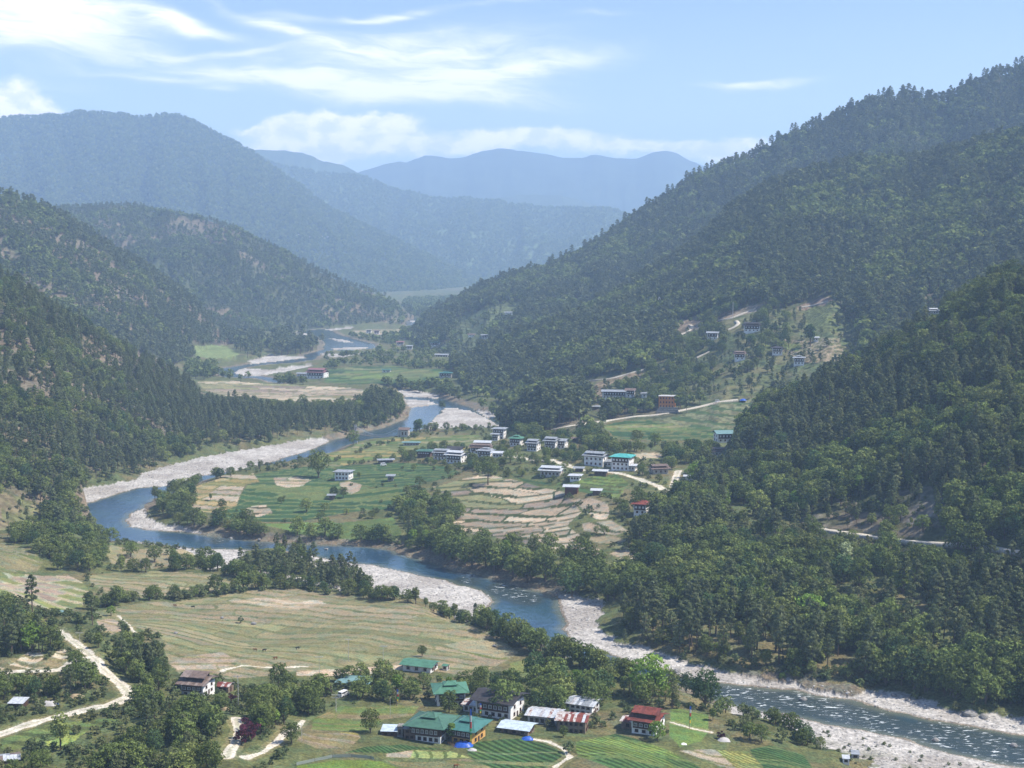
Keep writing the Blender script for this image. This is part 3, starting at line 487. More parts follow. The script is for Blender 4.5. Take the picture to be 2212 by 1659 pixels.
 ('earth_bank','white and ochre cut bank above the road on the knoll',[(-60,1428),(0,1426),(40,1421),(70,1403),(88,1408),(100,1428),(125,1405),(146,1402),(150,1416),(140,1438),(60,1446),(-60,1448)],[(.42,.36,.28),(.34,.27,.19),(.45,.41,.35),(.20,.17,.10)],80,5,1.2,0,9,(.16,.15,.08)),
 ('crop_field','lime green seed bed beside the tall thin tree',[(98,1602),(187,1580),(160,1602),(147,1611),(100,1616)],[(.22,.28,.08)],20,3,.1,0,90,(.12,.17,.05)),
 ('meadow','grassy terraces below the curve of the dirt road',[(0,1598),(100,1566),(250,1552),(262,1560),(190,1578),(100,1600),(0,1625)],[(.12,.16,.055)],80,7,.7,0,90,(.07,.09,.035)),
 ('meadow','small pasture between the riverside bushes and village trees',[(1100,1432),(1150,1424),(1196,1440),(1165,1466),(1110,1462)],[(.15,.17,.06)],80,60,.1,0,90,(.1,.12,.05)),
]
ROADS = [ # width, label, points
 (2.8,'pale dirt track coming down between pines to the road junction',[(128,1362),(150,1380),(177,1400),(200,1416)]),
 (3.9,'pale dirt road curving round the knoll and down to the left edge',[(-60,1452),(0,1450),(67,1449),(133,1445),(157,1428),(200,1417),(214,1432),(233,1454),(260,1474),(282,1500),(258,1513),(233,1523),(150,1540),(83,1557),(0,1584),(-80,1612)]),
 (3.0,'short pale track climbing below the brown farmhouse',[(510,1549),(516,1580),(507,1607),(490,1634)]),
 (2.2,'pale footpath at the bottom edge below the farmhouse',[(530,1634),(567,1624),(602,1600),(610,1585),(640,1570),(655,1555)]),
 (1.5,'thin pale path beside the prayer flag pole',[(1451,1559),(1493,1571),(1535,1580)]),
 (1.4,'thin pale bund path around the rounded crop field',[(1146,1594),(1185,1600),(1216,1615),(1231,1634),(1200,1654)]),
 (4.5,'village road running past the white houses',[(1100,985),(1149,994),(1191,993),(1240,1009),(1262,1016)]),
 (4.8,'pale road descending from the teal roofed house',[(1310,1014),(1330,1020),(1355,1026),(1387,1037),(1420,1048),(1453,1064)]),
 (4.0,'short road rising between trees right of the village',[(1452,1066),(1455,1042),(1466,1016)]),
 (.8,'thin pale line of a cattle path across the big pasture',[(256,1328),(272,1342),(286,1360),(300,1372)]),
 (1.2,'pale path along the near edge of the big pasture',[(480,1446),(520,1436),(600,1440),(660,1438)]),
]
LOFTROADS = [
 (4.2,'L','pale road cut across the near right hillside',[(1563,1101),(1590,1109),(1618,1118),(1658,1125),(1719,1137),(1759,1142),(1811,1150),(1875,1159),(1936,1167),(1979,1171),(2055,1176),(2120,1179),(2208,1194),(2300,1205)]),
 (2.6,'L','narrow track forking off the hillside road',[(1563,1108),(1585,1125),(1612,1147),(1649,1171)]),
 (3.4,'L','lower dirt track slanting through the broadleaf wood',[(1789,1250),(1841,1275),(1887,1296),(1915,1309),(1955,1326),(1982,1340),(2031,1375),(2083,1418),(2129,1439)]),
 (4.0,'IJH','pale track above the dark tiled house on the mountainside',[(1555,692),(1581,687),(1613,674),(1636,666)]),
 (3.5,'I','small looped track right of the mountainside houses',[(1572,713),(1590,705),(1596,699),(1590,693)]),
 (3.5,'I','small looped track left of the mountainside houses',[(1471,723),(1487,716),(1498,706),(1489,702)]),
 (3.5,'I','earth road cutting under the upper terraces',[(1732,663),(1758,660),(1794,649)]),
 (3.0,'I','short slanting track between the mountainside houses',[(1505,773),(1536,758)]),
 (4.0,'IJ','earth road at the foot of the mountainside above the long white house',[(1265,823),(1323,818),(1365,805),(1394,798)]),
 (4.0,'HI','river road along the foot of the mountainside',[(967,801),(971,829),(981,845),(1026,853),(1064,862),(1085,874)]),
 (4.0,'IJ','valley road below the orange building',[(1194,928),(1258,916),(1323,908),(1371,900),(1420,897),(1513,879),(1549,869),(1600,863)]),
]
FP = [fpoly(f[2]) for f in FIELDS]; RP = [fpoly(r[2]) for r in ROADS]
FOAM = [unproj(a, b) for a, b in [(1728,1512),(1760,1518),(1790,1531),(1887,1557),(1870,1550),(2040,1589),(2080,1593),(2101,1596),(2135,1621),(2171,1621),(2200,1630),(1620,1500),(1120,1285),(1100,1278),(1085,1270),(1140,1296),(1010,1255),(470,1167),(640,1181),(560,1175),(1290,1425),(1150,1372),(1560,1497),(1660,1515),(2000,1600),(2212,1645)]]
FOAMW = [unproj(a, b) for a, b in [(1600,1500),(1750,1520),(1900,1560),(2050,1600),(2200,1640)]]
print('fields', time.time() - T0)

def full_h(x, y, want_col=False):
    h, gv, sd = base_h(x, y)
    c = None
    cls = np.zeros(x.shape, np.int16)
    if want_col:
        n = fbm(x / 30, y / 30, 41, 5)[..., None]; n2 = fbm(x / 6, y / 6, 43, 4)[..., None]
        c = GRASS * (0.6 + 0.8 * n2) * (1 - sstep(n, .5, .68) * .5) + np.array([.17,.135,.085]) * sstep(n, .52, .7) * .5
        c = np.where((sd < 9)[..., None] & (sd > 0)[..., None], np.array([.15,.13,.10]) * (0.6 + 0.9 * n2), c)
        gn = fbm(x / 2.2, y / 2.2, 51, 3)[..., None]; gb = fbm(x / 18, y / 18, 52, 4)[..., None]
        gc = STONE * (0.62 + 0.7 * gn); gc = gc * (1 - sstep(gb, .42, .64) * .6) + SAND * .8 * sstep(gb, .42, .64) * .6
        gc = np.where((sd < 1.2)[..., None], gc * np.array([.55,.5,.42]), gc)
        yl = (sstep(y, 560, 380))[..., None]
        sc = sstep(fbm(x / 5, y / 5, 57, 3), .50, .62)[..., None] * sstep(sd, 12, 30)[..., None] * yl
        gc = gc * (1 - sc * .75) + np.array([.10,.11,.055]) * sc * .75
        c = np.where(gv[..., None], gc, c)
        c = np.where((sd <= 0)[..., None], np.array([.10,.10,.085]), c)
        cls[gv & (sd > -0.5)] = 1
    for k, (nm, lab, P_, pal, ang, wd, st, row, ln, bund) in enumerate(FIELDS):
        P = FP[k]; m = inpoly(x, y, P) & ~gv & (sd > 1)
        if not m.any(): continue
        xs = x[m]; ys = y[m]; ca, sa = math.cos(R(ang)), math.sin(R(ang))
        sc = max(wd * 2.6, 14)
        if wd >= 60: sc = 60
        wx = (fbm(xs / sc, ys / sc, 100 + k, 3) - .5); big = (fbm(xs / 90, ys / 90, 130 + k, 2) - .5)
        t = (xs * ca + ys * sa) / wd + wx * (1.3 if wd < 60 else .4) + big * (34 / wd)
        lv = np.floor(t); fr = t - lv; rw = min(0.40, (1.3 if 'pasture' in nm else 2.2) / wd) if wd > 6 else .25
        q = sstep(fr, 1 - rw, 1)
        fade = np.clip(segdist(xs, ys, P, True, 20) / 4, 0, 1)
        h[m] += st * (q - fr) * fade
        if want_col:
            s = (-xs * sa + ys * ca) / ln + (fbm(xs / 40, ys / 40, 160 + k, 2) - .5) * 1.2 + hash2(lv.astype(int), lv.astype(int), 3) * 5
            sl = np.floor(s); sf = s - sl
            pi = (hash2(lv.astype(int), sl.astype(int), k) * len(pal)).astype(int) % len(pal)
            cc = np.array(pal)[pi]
            cc = cc * (0.86 + 0.28 * hash2(lv.astype(int), sl.astype(int), k + 50))[:, None] * (0.72 + 0.56 * fbm(xs / 5, ys / 5, 11, 4))[:, None]
            if 'pasture' in nm:
                pn = sstep(fbm(xs / 28, ys / 20, 21, 5), .46, .6)[:, None] * .6
                cc = cc * (1 - pn) + np.array([.225,.185,.13]) * pn
            if row:
                rr = np.abs(((xs * .80 + ys * .60 + wx * 3 + big * 20) / (row * .85)) % 1 - .5) * 2
                rr2 = np.abs((t * wd / (row * 6)) % 1 - .5) * 2
                cc = cc * (0.45 + 0.95 * sstep(rr, .2, .8))[:, None] + np.array([.10,.10,.06]) * (sstep(rr2, .12, 0) * .8)[:, None]
            onb = (fr > 1 - rw)
            edge = (sf < 1.6 / ln) & (ln < 89)
            cc = np.where((onb | edge)[:, None], np.array(bund) * (0.7 + .6 * fbm(xs / 3, ys / 3, 12, 3))[:, None], cc)
            c[m] = cc; cls[m] = 10 + k
    for k, (wd, lab, P_) in enumerate(ROADS):
        jit = (fbm(x / 5, y / 5, 91, 2) - .5) * 1.2 if want_col else 0
        d = segdist(x, y, RP[k], False, 14) + jit
        m = d < wd * .5 + .0
        if want_col:
            c[m] = (np.array([.50,.455,.375]) * (0.75 + .5 * fbm(x[m] / 3, y[m] / 3, 92, 4))[:, None])
            if wd > 2.5:
                ct = m & (np.abs(d) < .42); c[ct] = c[ct] * .62 + np.array([.07, .075, .035])
            e = (d >= wd * .5) & (d < wd * .5 + 1.3); c[e] = c[e] * .55 + np.array([.10,.09,.05])
            cls[m] = 200 + k
        h = np.where(d < wd * .5 + 3, h - 0.25 * sstep(d, wd * .5 + 3, wd * .5), h)
    return h, gv, sd, c, cls
def floor_z(x, y): return full_h(np.atleast_1d(np.array(x, float)), np.atleast_1d(np.array(y, float)))[0]

ys = [-120., -60, 0, 40, 80, 120, 160, 200, 230, 260, 285, 305]
while ys[-1] < 5300: ys.append(ys[-1] + (ys[-1] ** 2 / (150 * 1407.) * (0.72 if ys[-1] < 1500 else .9) if ys[-1] > 304 else 20))
ys = np.array(ys + [5600, 6200, 7000]); NY = len(ys)
tx = np.concatenate([[-1.1, -.9, -.75, -.6, -.5, -.45], np.linspace(-.40, .40, 1010), [.45, .5, .6, .75, .9, 1.1]]); NX = len(tx)
TX, YY = np.meshgrid(tx, ys, indexing='ij'); XX = TX * np.maximum(YY, 180)
Hh, GVm, SD, CC, CLS = full_h(XX, YY, True)
V = np.stack([XX, YY, Hh], -1).reshape(-1, 3); CC = CC.reshape(-1, 3)
ii, jj = np.meshgrid(np.arange(NX - 1), np.arange(NY - 1), indexing='ij'); b0 = (ii * NY + jj).ravel()
FQ = np.stack([b0, b0 + NY, b0 + NY + 1, b0 + 1], 1)
fc = CLS.reshape(-1)[FQ[:, 0]]
tag(split_mesh('ground', V, FQ, fc == 0, M_LAND, CC), kind='structure')
tag(split_mesh('gravel_bank', V, FQ, fc == 1, M_GRAVEL, CC), 'white cobble banks along the river bends', kind='structure')
for k, f in enumerate(FIELDS):
    s_ = fc == 10 + k
    if s_.any(): tag(split_mesh(f[0], V, FQ, s_, M_FIELD, CC), f[1], kind='structure')
for k, f in enumerate(ROADS):
    s_ = fc == 200 + k
    if s_.any(): tag(split_mesh('path' if f[0] < 2.5 else 'road', V, FQ, s_, M_ROAD, CC), f[1], kind='structure')
# river surface at height 0
sdq = SD.reshape(-1)[FQ]; wsel = (sdq.min(1) < 4.0) & (V[FQ, 2].min(1) < 0.6) & (V[FQ[:, 0], 1] > 250)
V2 = V.copy(); V2[:, 2] = 0
rap = np.zeros(len(V))
for i, p in enumerate(FOAM):
    dd = ((V[:, 0] - p[0]) / 7) ** 2 + ((V[:, 1] - p[1]) / 11) ** 2; rap += np.exp(-np.minimum(dd, 30)) * .40
for p in FOAMW:
    dd = ((V[:, 0] - p[0]) / 45) ** 2 + ((V[:, 1] - p[1]) / 40) ** 2; rap += np.exp(-np.minimum(dd, 30)) * .03
rap = np.clip(rap, 0, .41)
tag(split_mesh('river', V2, FQ, wsel, M_WATER, None, {'rapid': rap, 'shore': np.clip(SD.reshape(-1) * -1, 0, 40)}), kind='structure')
print('floor', NX, NY, time.time() - T0)

# hill patches: open terraces and scrub seen on the hillsides
PATCH = [ # loft, outline, colour a, colour b, stripe height (0 none), tree factor
 ('I',[(1265,828),(1330,812),(1395,800),(1430,760),(1480,722),(1560,690),(1640,664),(1700,668),(1800,650),(1850,700),(1850,850),(1600,870),(1400,880),(1290,880)],(.075,.095,.042),(.12,.12,.06),0,.40),
 ('I',[(1735,665),(1792,655),(1812,716),(1742,712)],(.10,.125,.05),(.055,.07,.03),2.4,.16),
 ('I',[(1687,730),(1812,729),(1830,781),(1735,783),(1693,760)],(.20,.17,.12),(.07,.08,.035),2.4,.12),
 ('I',[(1619,742),(1726,742),(1726,758),(1640,757)],(.12,.15,.05),(.06,.08,.03),2.4,.16),
 ('I',[(1420,655),(1440,655),(1450,668),(1410,668)],(.20,.17,.12),(.15,.13,.09),0,.0),
 ('I',[(1455,700),(1560,672),(1650,655),(1650,668),(1560,694),(1460,722)],(.22,.18,.14),(.12,.10,.07),0,.15),
 ('I',[(1285,826),(1385,800),(1395,812),(1330,824),(1300,850),(1290,885),(1275,880)],(.20,.16,.11),(.12,.10,.06),0,.2),
 ('I',[(1720,664),(1790,640),(1800,648),(1735,672)],(.24,.18,.14),(.16,.12,.09),0,.0),
 ('I',[(1323,914),(1452,902),(1516,880),(1560,868),(1640,856),(1650,870),(1600,905),(1590,935),(1500,950),(1340,948)],(.050,.082,.034),(.15,.155,.085),3.0,.06),
 ('H',[(990,684),(1060,662),(1113,648),(1141,662),(1080,700),(1044,735),(1026,770),(974,800),(870,800),(862,775),(920,760),(974,742)],(.10,.125,.055),(.07,.085,.04),3.0,.16),
 ('L',[(1690,1050),(1740,1020),(1800,1075),(1830,1100),(1960,1120),(2000,1130),(1990,1160),(1870,1150),(1760,1140),(1700,1120),(1880,1090)],(.08,.08,.045),(.14,.12,.09),0,.5),
 ('L',[(1930,1060),(2020,1050),(2060,1110),(2030,1140),(1950,1130)],(.15,.14,.12),(.075,.08,.055),0,.42),
 ('G',[(-200,1130),(0,1140),(60,1150),(140,1190),(100,1230),(0,1240),(-200,1240)],(.13,.13,.07),(.09,.10,.045),1.0,.12),
 ('G',[(0,1060),(60,1080),(150,1120),(190,1150),(120,1160),(0,1140)],(.11,.12,.055),(.15,.13,.08),0,.4),
 ('Fh',[(415,752),(450,744),(490,746),(520,768),(500,776),(460,778),(425,772)],(.15,.19,.08),(.15,.19,.08),0,0),
]
PW = []
for ln_, P, ca_, cb_, sh_, tf in PATCH:
    PW.append((ln_, np.array(P, float), ca_, cb_, sh_, tf))
def inpatch(x, y, z, P):
    a, b, d = toscreen(x, y, z); j = (fbm(x / 14, y / 14, 3) - .5) * 14
    return inpoly(a + j, b + j * .6, P)
LR = []
for wd, names, lab, P in LOFTROADS:
    pts = []
    nm = [k for k in (['I', 'J', 'H', 'L'] ) if k in names]
    for i in range(len(P) - 1):
        n = 8
        for q in range(n):
            t = q / n; px = P[i][0] * (1 - t) + P[i + 1][0] * t; py = P[i][1] * (1 - t) + P[i + 1][1] * t
            h = on_loft(nm, px, py); hf = hit_many([(px, py)])[0] if 'J' in names else None
            if h and (hf is None or h[1] < np.linalg.norm(hf - np.array([0, 0, CAMZ]))): pts.append((h[0].x, h[0].y, h[0].z))
            elif hf is not None: pts.append(tuple(hf))
    LR.append((wd, nm, lab, np.array(pts)))
for nm, L in LOFTS.items():
    V = L['V']; c = L['cols'].copy()
    for ln_, P, ca_, cb_, sh_, tf in PW:
        if ln_ != nm or P is None: continue
        m = inpatch(V[:, 0], V[:, 1], V[:, 2], P)
        if not m.any(): continue
        if sh_:
            t = V[m, 2] / sh_ + (fbm(V[m, 0] / 20, V[m, 1] / 20, 6) - .5); k = ((t % 1) > .62).astype(float)
            V[m, 2] += (sstep(t % 1, .6, 1) - (t % 1)) * sh_ * .8
        else: k = sstep(fbm(V[m, 0] / 9, V[m, 1] / 9, 7, 4), .42, .6)
        c[m] = (np.array(ca_) * (1 - k[:, None]) + np.array(cb_) * k[:, None]) * (0.75 + .5 * fbm(V[m, 0] / 4, V[m, 1] / 4, 8, 3))[:, None]
    o = new_mesh(L['objname'], V, L['F'], M_HILL, c); tag(o, kind='structure')
def ribbon(name, P, wd, mat, lab, lift=0.5, col=(.46,.42,.35)):
    P = np.array(P)
    for _ in range(6): P[1:-1] = (P[:-2] + 2 * P[1:-1] + P[2:]) / 4
    T = np.gradient(P[:, :2], axis=0); T /= np.linalg.norm(T, axis=1)[:, None] + 1e-9; Nn = np.stack([-T[:, 1], T[:, 0]], 1)
    rows = []
    for s, dz in ((-.5, 0), (.5, 0), (.62, -2.0)): rows.append(np.concatenate([P[:, :2] + Nn * s * wd, (P[:, 2] + lift + dz)[:, None]], 1))
    rows.insert(0, np.concatenate([P[:, :2] - Nn * .62 * wd, (P[:, 2] + lift - 2.0)[:, None]], 1))
    V = np.concatenate(rows); n = len(P); f = []
    for r in range(3):
        for i in range(n - 1): f.append((r * n + i, (r + 1) * n + i, (r + 1) * n + i + 1, r * n + i + 1))
    c = np.tile(np.array(col), (len(V), 1)); c[:n] = (.10, .095, .055); c[-n:] = (.10, .095, .055)
    return tag(new_mesh(name, V, f, mat, c, smooth=False), lab, kind='structure')
for wd, nm, lab, P in LR:
    if len(P) < 3: continue
    Q = []
    for p in P:
        z = topz(p[0], p[1], nm)
        Q.append((p[0], p[1], max(z, p[2]) if z > -50 else p[2]))
    ribbon('road', Q, wd, M_ROAD, lab, .6)
print('hills', time.time() - T0)
# ------------------------------------------------------------------ vegetation
def leaf_mat(name, col, alt, var=.62):
    m = bpy.data.materials.new(name); m.use_nodes = True; t = m.node_tree; t.nodes.clear(); q = N(t)
    oi = q.n('ShaderNodeObjectInfo'); geo = q.n('ShaderNodeNewGeometry')
    r = oi.outputs['Random']; ri = geo.outputs['Random Per Island']
    c = q.mix(q.ramp(r, .45, 1.0), col, alt)
    v = q.m('ADD', q.m('MULTIPLY', q.m('FRACT', q.m('MULTIPLY', r, 7.3)), var), 1 - var * .5)
    v = q.m('MULTIPLY', v, q.m('ADD', q.m('MULTIPLY', ri, .7), .65))
    c = q.mix(1.0, c, q.n('ShaderNodeCombineColor', {0: v, 1: v, 2: v}).outputs[0], 'MULTIPLY')
    d = q.n('ShaderNodeBsdfDiffuse', {'Color': c}); tr = q.n('ShaderNodeBsdfTranslucent', {'Color': c})
    mx = q.n('ShaderNodeMixShader', {0: 0.3, 1: d.outputs[0], 2: tr.outputs[0]}); q.n('ShaderNodeOutputMaterial', {'Surface': mx.outputs[0]})
    return m
LM = dict(broad=leaf_mat('broad leaves', (.135, .175, .052), (.195, .225, .070)), pine=leaf_mat('pine needles', (.130, .158, .072), (.165, .185, .085), .3),
          bright=leaf_mat('fresh leaves', (.17, .26, .05), (.20, .25, .06)), shrub=leaf_mat('shrub leaves', (.12, .155, .065), (.17, .18, .08)),
          purple=leaf_mat('purple leaves', (.060, .018, .030), (.075, .022, .032)), pale=leaf_mat('pale blossom', (.30, .34, .18), (.24, .28, .13)), dark=leaf_mat('dark leaves', (.07, .115, .045), (.085, .13, .05)),
          bamboo=leaf_mat('bamboo leaves', (.16, .17, .065), (.13, .15, .06)))
M_BARK, _, _b = pmat('bark', .9, .1); _b.inputs['Base Color'].default_value = (.115, .085, .065, 1)
def rot_tris(cen, size, n, rs, up=0.0):
    """n small leaf faces round points cen (k,3), each a bent pair of triangles"""
    d = rs.normal(size=(len(cen), 3)); d /= np.linalg.norm(d, axis=1)[:, None]
    return d
def leafcloud(clumps, rs, n_each, size):
    """clumps: (x,y,z,rx,rz). returns verts, tris"""
    Vs = []; 
    for cx, cy, cz, rx, rz in clumps:
        d = rs.normal(size=(n_each, 3)); d /= np.linalg.norm(d, axis=1)[:, None]; d[:, 2] = np.where(d[:, 2] < -.4, -d[:, 2], d[:, 2])
        p = np.array([cx, cy, cz]) + d * np.array([rx, rx, rz]) * rs.uniform(.6, 1.05, (n_each, 1))
        nrm = d * .8 + rs.normal(size=(n_each, 3)) * .45; nrm /= np.linalg.norm(nrm, axis=1)[:, None]
        a = np.cross(nrm, rs.normal(size=(n_each, 3))); a /= np.linalg.norm(a, axis=1)[:, None]; b = np.cross(nrm, a)
        s = size * rs.uniform(.6, 1.3, (n_each, 1))
        Vs.append(np.stack([p - a * s * .6 - b * s * .35, p + a * s * .6 - b * s * .35, p + b * s * .75], 1))
    V = np.concatenate(Vs).reshape(-1, 3); return V, np.arange(len(V)).reshape(-1, 3)
def tube(pts, rads, k=5):
    V = []; Fq = []
    for (p, r) in zip(pts, rads):
        for i in range(k): a = 2 * math.pi * i / k; V.append((p[0] + r * math.cos(a), p[1] + r * math.sin(a), p[2]))
    for j in range(len(pts) - 1):
        for i in range(k): Fq.append((j * k + i, j * k + (i + 1) % k, (j + 1) * k + (i + 1) % k, (j + 1) * k + i))
    return V, Fq
def mesh_of(name, V, Fq, mats, mi=None):
    me = bpy.data.meshes.new(name); me.from_pydata([tuple(map(float, v)) for v in V], [], [tuple(map(int, f)) for f in Fq]); 
    for m in mats: me.materials.append(m)
    if mi is not None: me.polygons.foreach_set('material_index', mi)
    me.update(); return me
def make_tree(kind, seed, leaf, n_each=26, nclump=None, size=None):
    """unit height tree: crown and trunk meshes"""
    rs = np.random.RandomState(seed); cl = []; TV = []; TF = []
    def addtube(pts, rads):
        v, f = tube(pts, rads); o = len(TV); TV.extend(v); TF.extend([tuple(i + o for i in q) for q in f])
    if kind == 'pine':
        nclump = nclump or 17; size = size or .046; lean = rs.normal(0, .02, 2); b = rs.uniform(.28, .45); Rm = rs.uniform(.15, .20)
        addtube([(0, 0, -.06), (lean[0] * .5, lean[1] * .5, .45), (lean[0], lean[1], .95)], [.019, .013, .003])
        for i in range(nclump):
            t = b + (1 - b) * (i + .5) / nclump; f = (t - b) / (1 - b); r = Rm * (math.sin(math.pi * min(f * .86 + .16, 1)) ** .7) * rs.uniform(.6, 1.15)
            a = i * 2.4 + rs.uniform(-.4, .4); rr = r * .75
            x, y = math.cos(a) * rr + lean[0] * t, math.sin(a) * rr + lean[1] * t
            if i % 3 == 0: addtube([(lean[0] * t, lean[1] * t, t - .05), (x, y, t)], [.006, .002])
            cl.append((x, y, t, .085 * rs.uniform(.7, 1.2) * (1.15 - .5 * f), .05 * rs.uniform(.7, 1.2)))
        cl.append((lean[0], lean[1], .955, .045, .05))
    elif kind == 'bamboo':
        size = size or .05
        for i in range(12):
            a = rs.uniform(0, 6.28); L = rs.uniform(.6, 1); o = rs.uniform(.15, .42); x, y = math.cos(a) * o, math.sin(a) * o
            addtube([(x * .15, y * .15, 0), (x * .4, y * .4, L * .6), (x, y, L * .95)], [.008, .006, .002])
            for t in (.5, .7, .88): cl.append((x * t * .9, y * t * .9, L * t, .09, .12))
    else:
        nclump = nclump or 18; size = size or .058; b = {'broad': .10, 'shrub': .0, 'tall': .2, 'flat': .5}[kind]; Rm = {'broad': .40, 'shrub': .55, 'tall': .19, 'flat': .48}[kind] * rs.uniform(.88, 1.12)
        cz = (1 + b) / 2; hz = (1 - b) / 2
        addtube([(0, 0, -.06), (rs.normal(0, .01), rs.normal(0, .01), b + .1), (rs.normal(0, .02), rs.normal(0, .02), cz + .1)], [.030, .022, .008])
        for i in range(nclump):
            z = 1 - (i + .5) / nclump * 1.75; rad = math.sqrt(max(0, 1 - z * z)); a = i * 2.399 + rs.uniform(-.5, .5); k = rs.uniform(.62, .9)
            x, y = math.cos(a) * rad * Rm * k, math.sin(a) * rad * Rm * k; zz = cz + z * hz * (k + .05)
            if zz < b * .8: continue
            if i % 4 == 1: addtube([(0, 0, b * .8 + .02), (x * .8, y * .8, zz)], [.012, .004])
            cr = rs.uniform(.12, .2) * (Rm / .36) ** .5; cl.append((x, y, zz, cr, cr * .8))
        cl.append((0, 0, cz, Rm * .55, hz * .6))
    V, Fq = leafcloud(cl, rs, n_each, size)
    return mesh_of(kind + '_crown', V, Fq, [LM[leaf]]), mesh_of(kind + '_trunk', TV, TF, [M_BARK])
def joined(cm, tm, name):
    V = [tuple(v.co) for v in cm.vertices] + [tuple(v.co) for v in tm.vertices]; n = len(cm.vertices)
    Fq = [tuple(p.vertices) for p in cm.polygons] + [tuple(i + n for i in p.vertices) for p in tm.polygons]
    mi = [0] * len(cm.polygons) + [1] * len(tm.polygons)
    return mesh_of(name, V, Fq, [cm.materials[0], M_BARK], mi)
KIND = {}
def reg(key, specs):
    KIND[key] = [make_tree(*s) for s in specs]
reg('pine', [('pine', 1 + i, 'pine', 38) for i in range(6)])
reg('broad', [('broad', 20 + i, 'broad', 50) for i in range(6)] + [('broad', 27, 'dark', 50), ('tall', 28, 'broad', 44)])
reg('shrub', [('shrub', 40 + i, 'shrub', 20, 9, .16) for i in range(3)])
reg('bright', [('broad', 50, 'bright', 52), ('tall', 51, 'bright', 46)])
reg('purple', [('shrub', 55, 'purple', 26, 10, .14)]); reg('pale', [('broad', 57, 'pale', 48)]); reg('bamboo', [('bamboo', 58, 'bamboo', 16)]); reg('flat', [('flat', 59, 'broad', 60)])
reg('tall', [('tall', 61, 'broad', 30)])
reg('cypress', [('tall', 60, 'dark', 30)])
# lighter copies for hills far away
reg('farpine', [('pine', 70 + i, 'pine', 7, 9, .14) for i in range(4)]); reg('farbroad', [('broad', 80 + i, 'broad', 8, 9, .2) for i in range(4)])
SRC = {}
def source(key):
    if key in SRC: return SRC[key]
    c = bpy.data.collections.new('kinds_' + key)
    for i, (a, b) in enumerate(KIND[key]):
        o = bpy.data.objects.new('%s_kind_%02d' % (key, i), joined(a, b, key)); c.objects.link(o)
    SRC[key] = c; return c
def scatter(name, coll, pts, rot, scl, idx, label):
    me = bpy.data.meshes.new(name); n = len(pts); me.vertices.add(n); me.vertices.foreach_set('co', np.asarray(pts, np.float32).ravel())
    for nm, ty, arr, f in (('rot', 'FLOAT_VECTOR', rot, 'vector'), ('scl', 'FLOAT_VECTOR', scl, 'vector'), ('idx', 'INT', idx, 'value')):
        a = me.attributes.new(nm, ty, 'POINT'); a.data.foreach_set(f, np.asarray(arr, np.int32 if ty == 'INT' else np.float32).ravel())
    o = bpy.data.objects.new(name, me); COL.objects.link(o)
    ng = bpy.data.node_groups.new(name, 'GeometryNodeTree'); ng.interface.new_socket('Geometry', in_out='INPUT', socket_type='NodeSocketGeometry'); ng.interface.new_socket('Geometry', in_out='OUTPUT', socket_type='NodeSocketGeometry')
    q = N(ng); gi = q.n('NodeGroupInput'); go = q.n('NodeGroupOutput')
    ci = q.n('GeometryNodeCollectionInfo', {0: coll, 1: True, 2: True})
    def na(nm, ty):
        d = ng.nodes.new('GeometryNodeInputNamedAttribute'); d.data_type = ty; d.inputs['Name'].default_value = nm
        return d.outputs['Attribute']
    ip = q.n('GeometryNodeInstanceOnPoints'); L = ng.links
    L.new(gi.outputs[0], ip.inputs['Points']); L.new(ci.outputs[0], ip.inputs['Instance']); ip.inputs['Pick Instance'].default_value = True
    L.new(na('idx', 'INT'), ip.inputs['Instance Index']); L.new(na('rot', 'FLOAT_VECTOR'), ip.inputs['Rotation']); L.new(na('scl', 'FLOAT_VECTOR'), ip.inputs['Scale'])
    L.new(ip.outputs[0], go.inputs[0])
    md = o.modifiers.new('instances', 'NODES'); md.node_group = ng
    tag(o, label, kind='stuff'); return o

RS = np.random.RandomState(3)
# what the photograph's viewpoint sees open (fields, water, gravel, roads): no tree is planted right in front of it
CG = np.zeros((450, 600))
def clear_poly(P, W, p=None):
    P = np.array(P, float); ix0, ix1 = int(max(P[:, 0].min() // 4, 0)), int(min(P[:, 0].max() // 4 + 1, 599)); iy0, iy1 = int(max(P[:, 1].min() // 4, 0)), int(min(P[:, 1].max() // 4 + 1, 449))
    gx, gy = np.meshgrid(np.arange(ix0, ix1 + 1), np.arange(iy0, iy1 + 1)); m = inpoly(gx * 4. + 2, gy * 4. + 2, P)
    if not m.any(): return
    d = -math.sin(PITCH) - (gy[m] * 4. + 2 - CY) / F * math.cos(PITCH); Y = (CAMZ - W) / np.maximum(-d, .02)
    CG[gy[m], gx[m]] = np.maximum(CG[gy[m], gx[m]], Y)
for f in FIELDS: clear_poly(f[2], 8)
for P in (W1, W2, W3): clear_poly(P, 0)
for P, i in GRAVEL: clear_poly(P, .5)
for lst in (ROADS, [(a, c, d) for a, b, c, d in LOFTROADS]):
    for wd, lab, P in lst:
        for i in range(len(P) - 1):
            for t in np.linspace(0, 1, 24):
                px, py = P[i][0] * (1 - t) + P[i + 1][0] * t, P[i][1] * (1 - t) + P[i + 1][1] * t
                if 0 < px < 2390 and 0 < py < 1790: CG[int(py / 4), int(px / 4)] = max(CG[int(py / 4), int(px / 4)], 1500 if lst is not ROADS else unproj(px, py, 15)[1])
TREES = []   # dicts of arrays: kind, pos, h, region
KEEP = []    # screen boxes that stay clear in front: (x0, y0, x1, y1, Y)
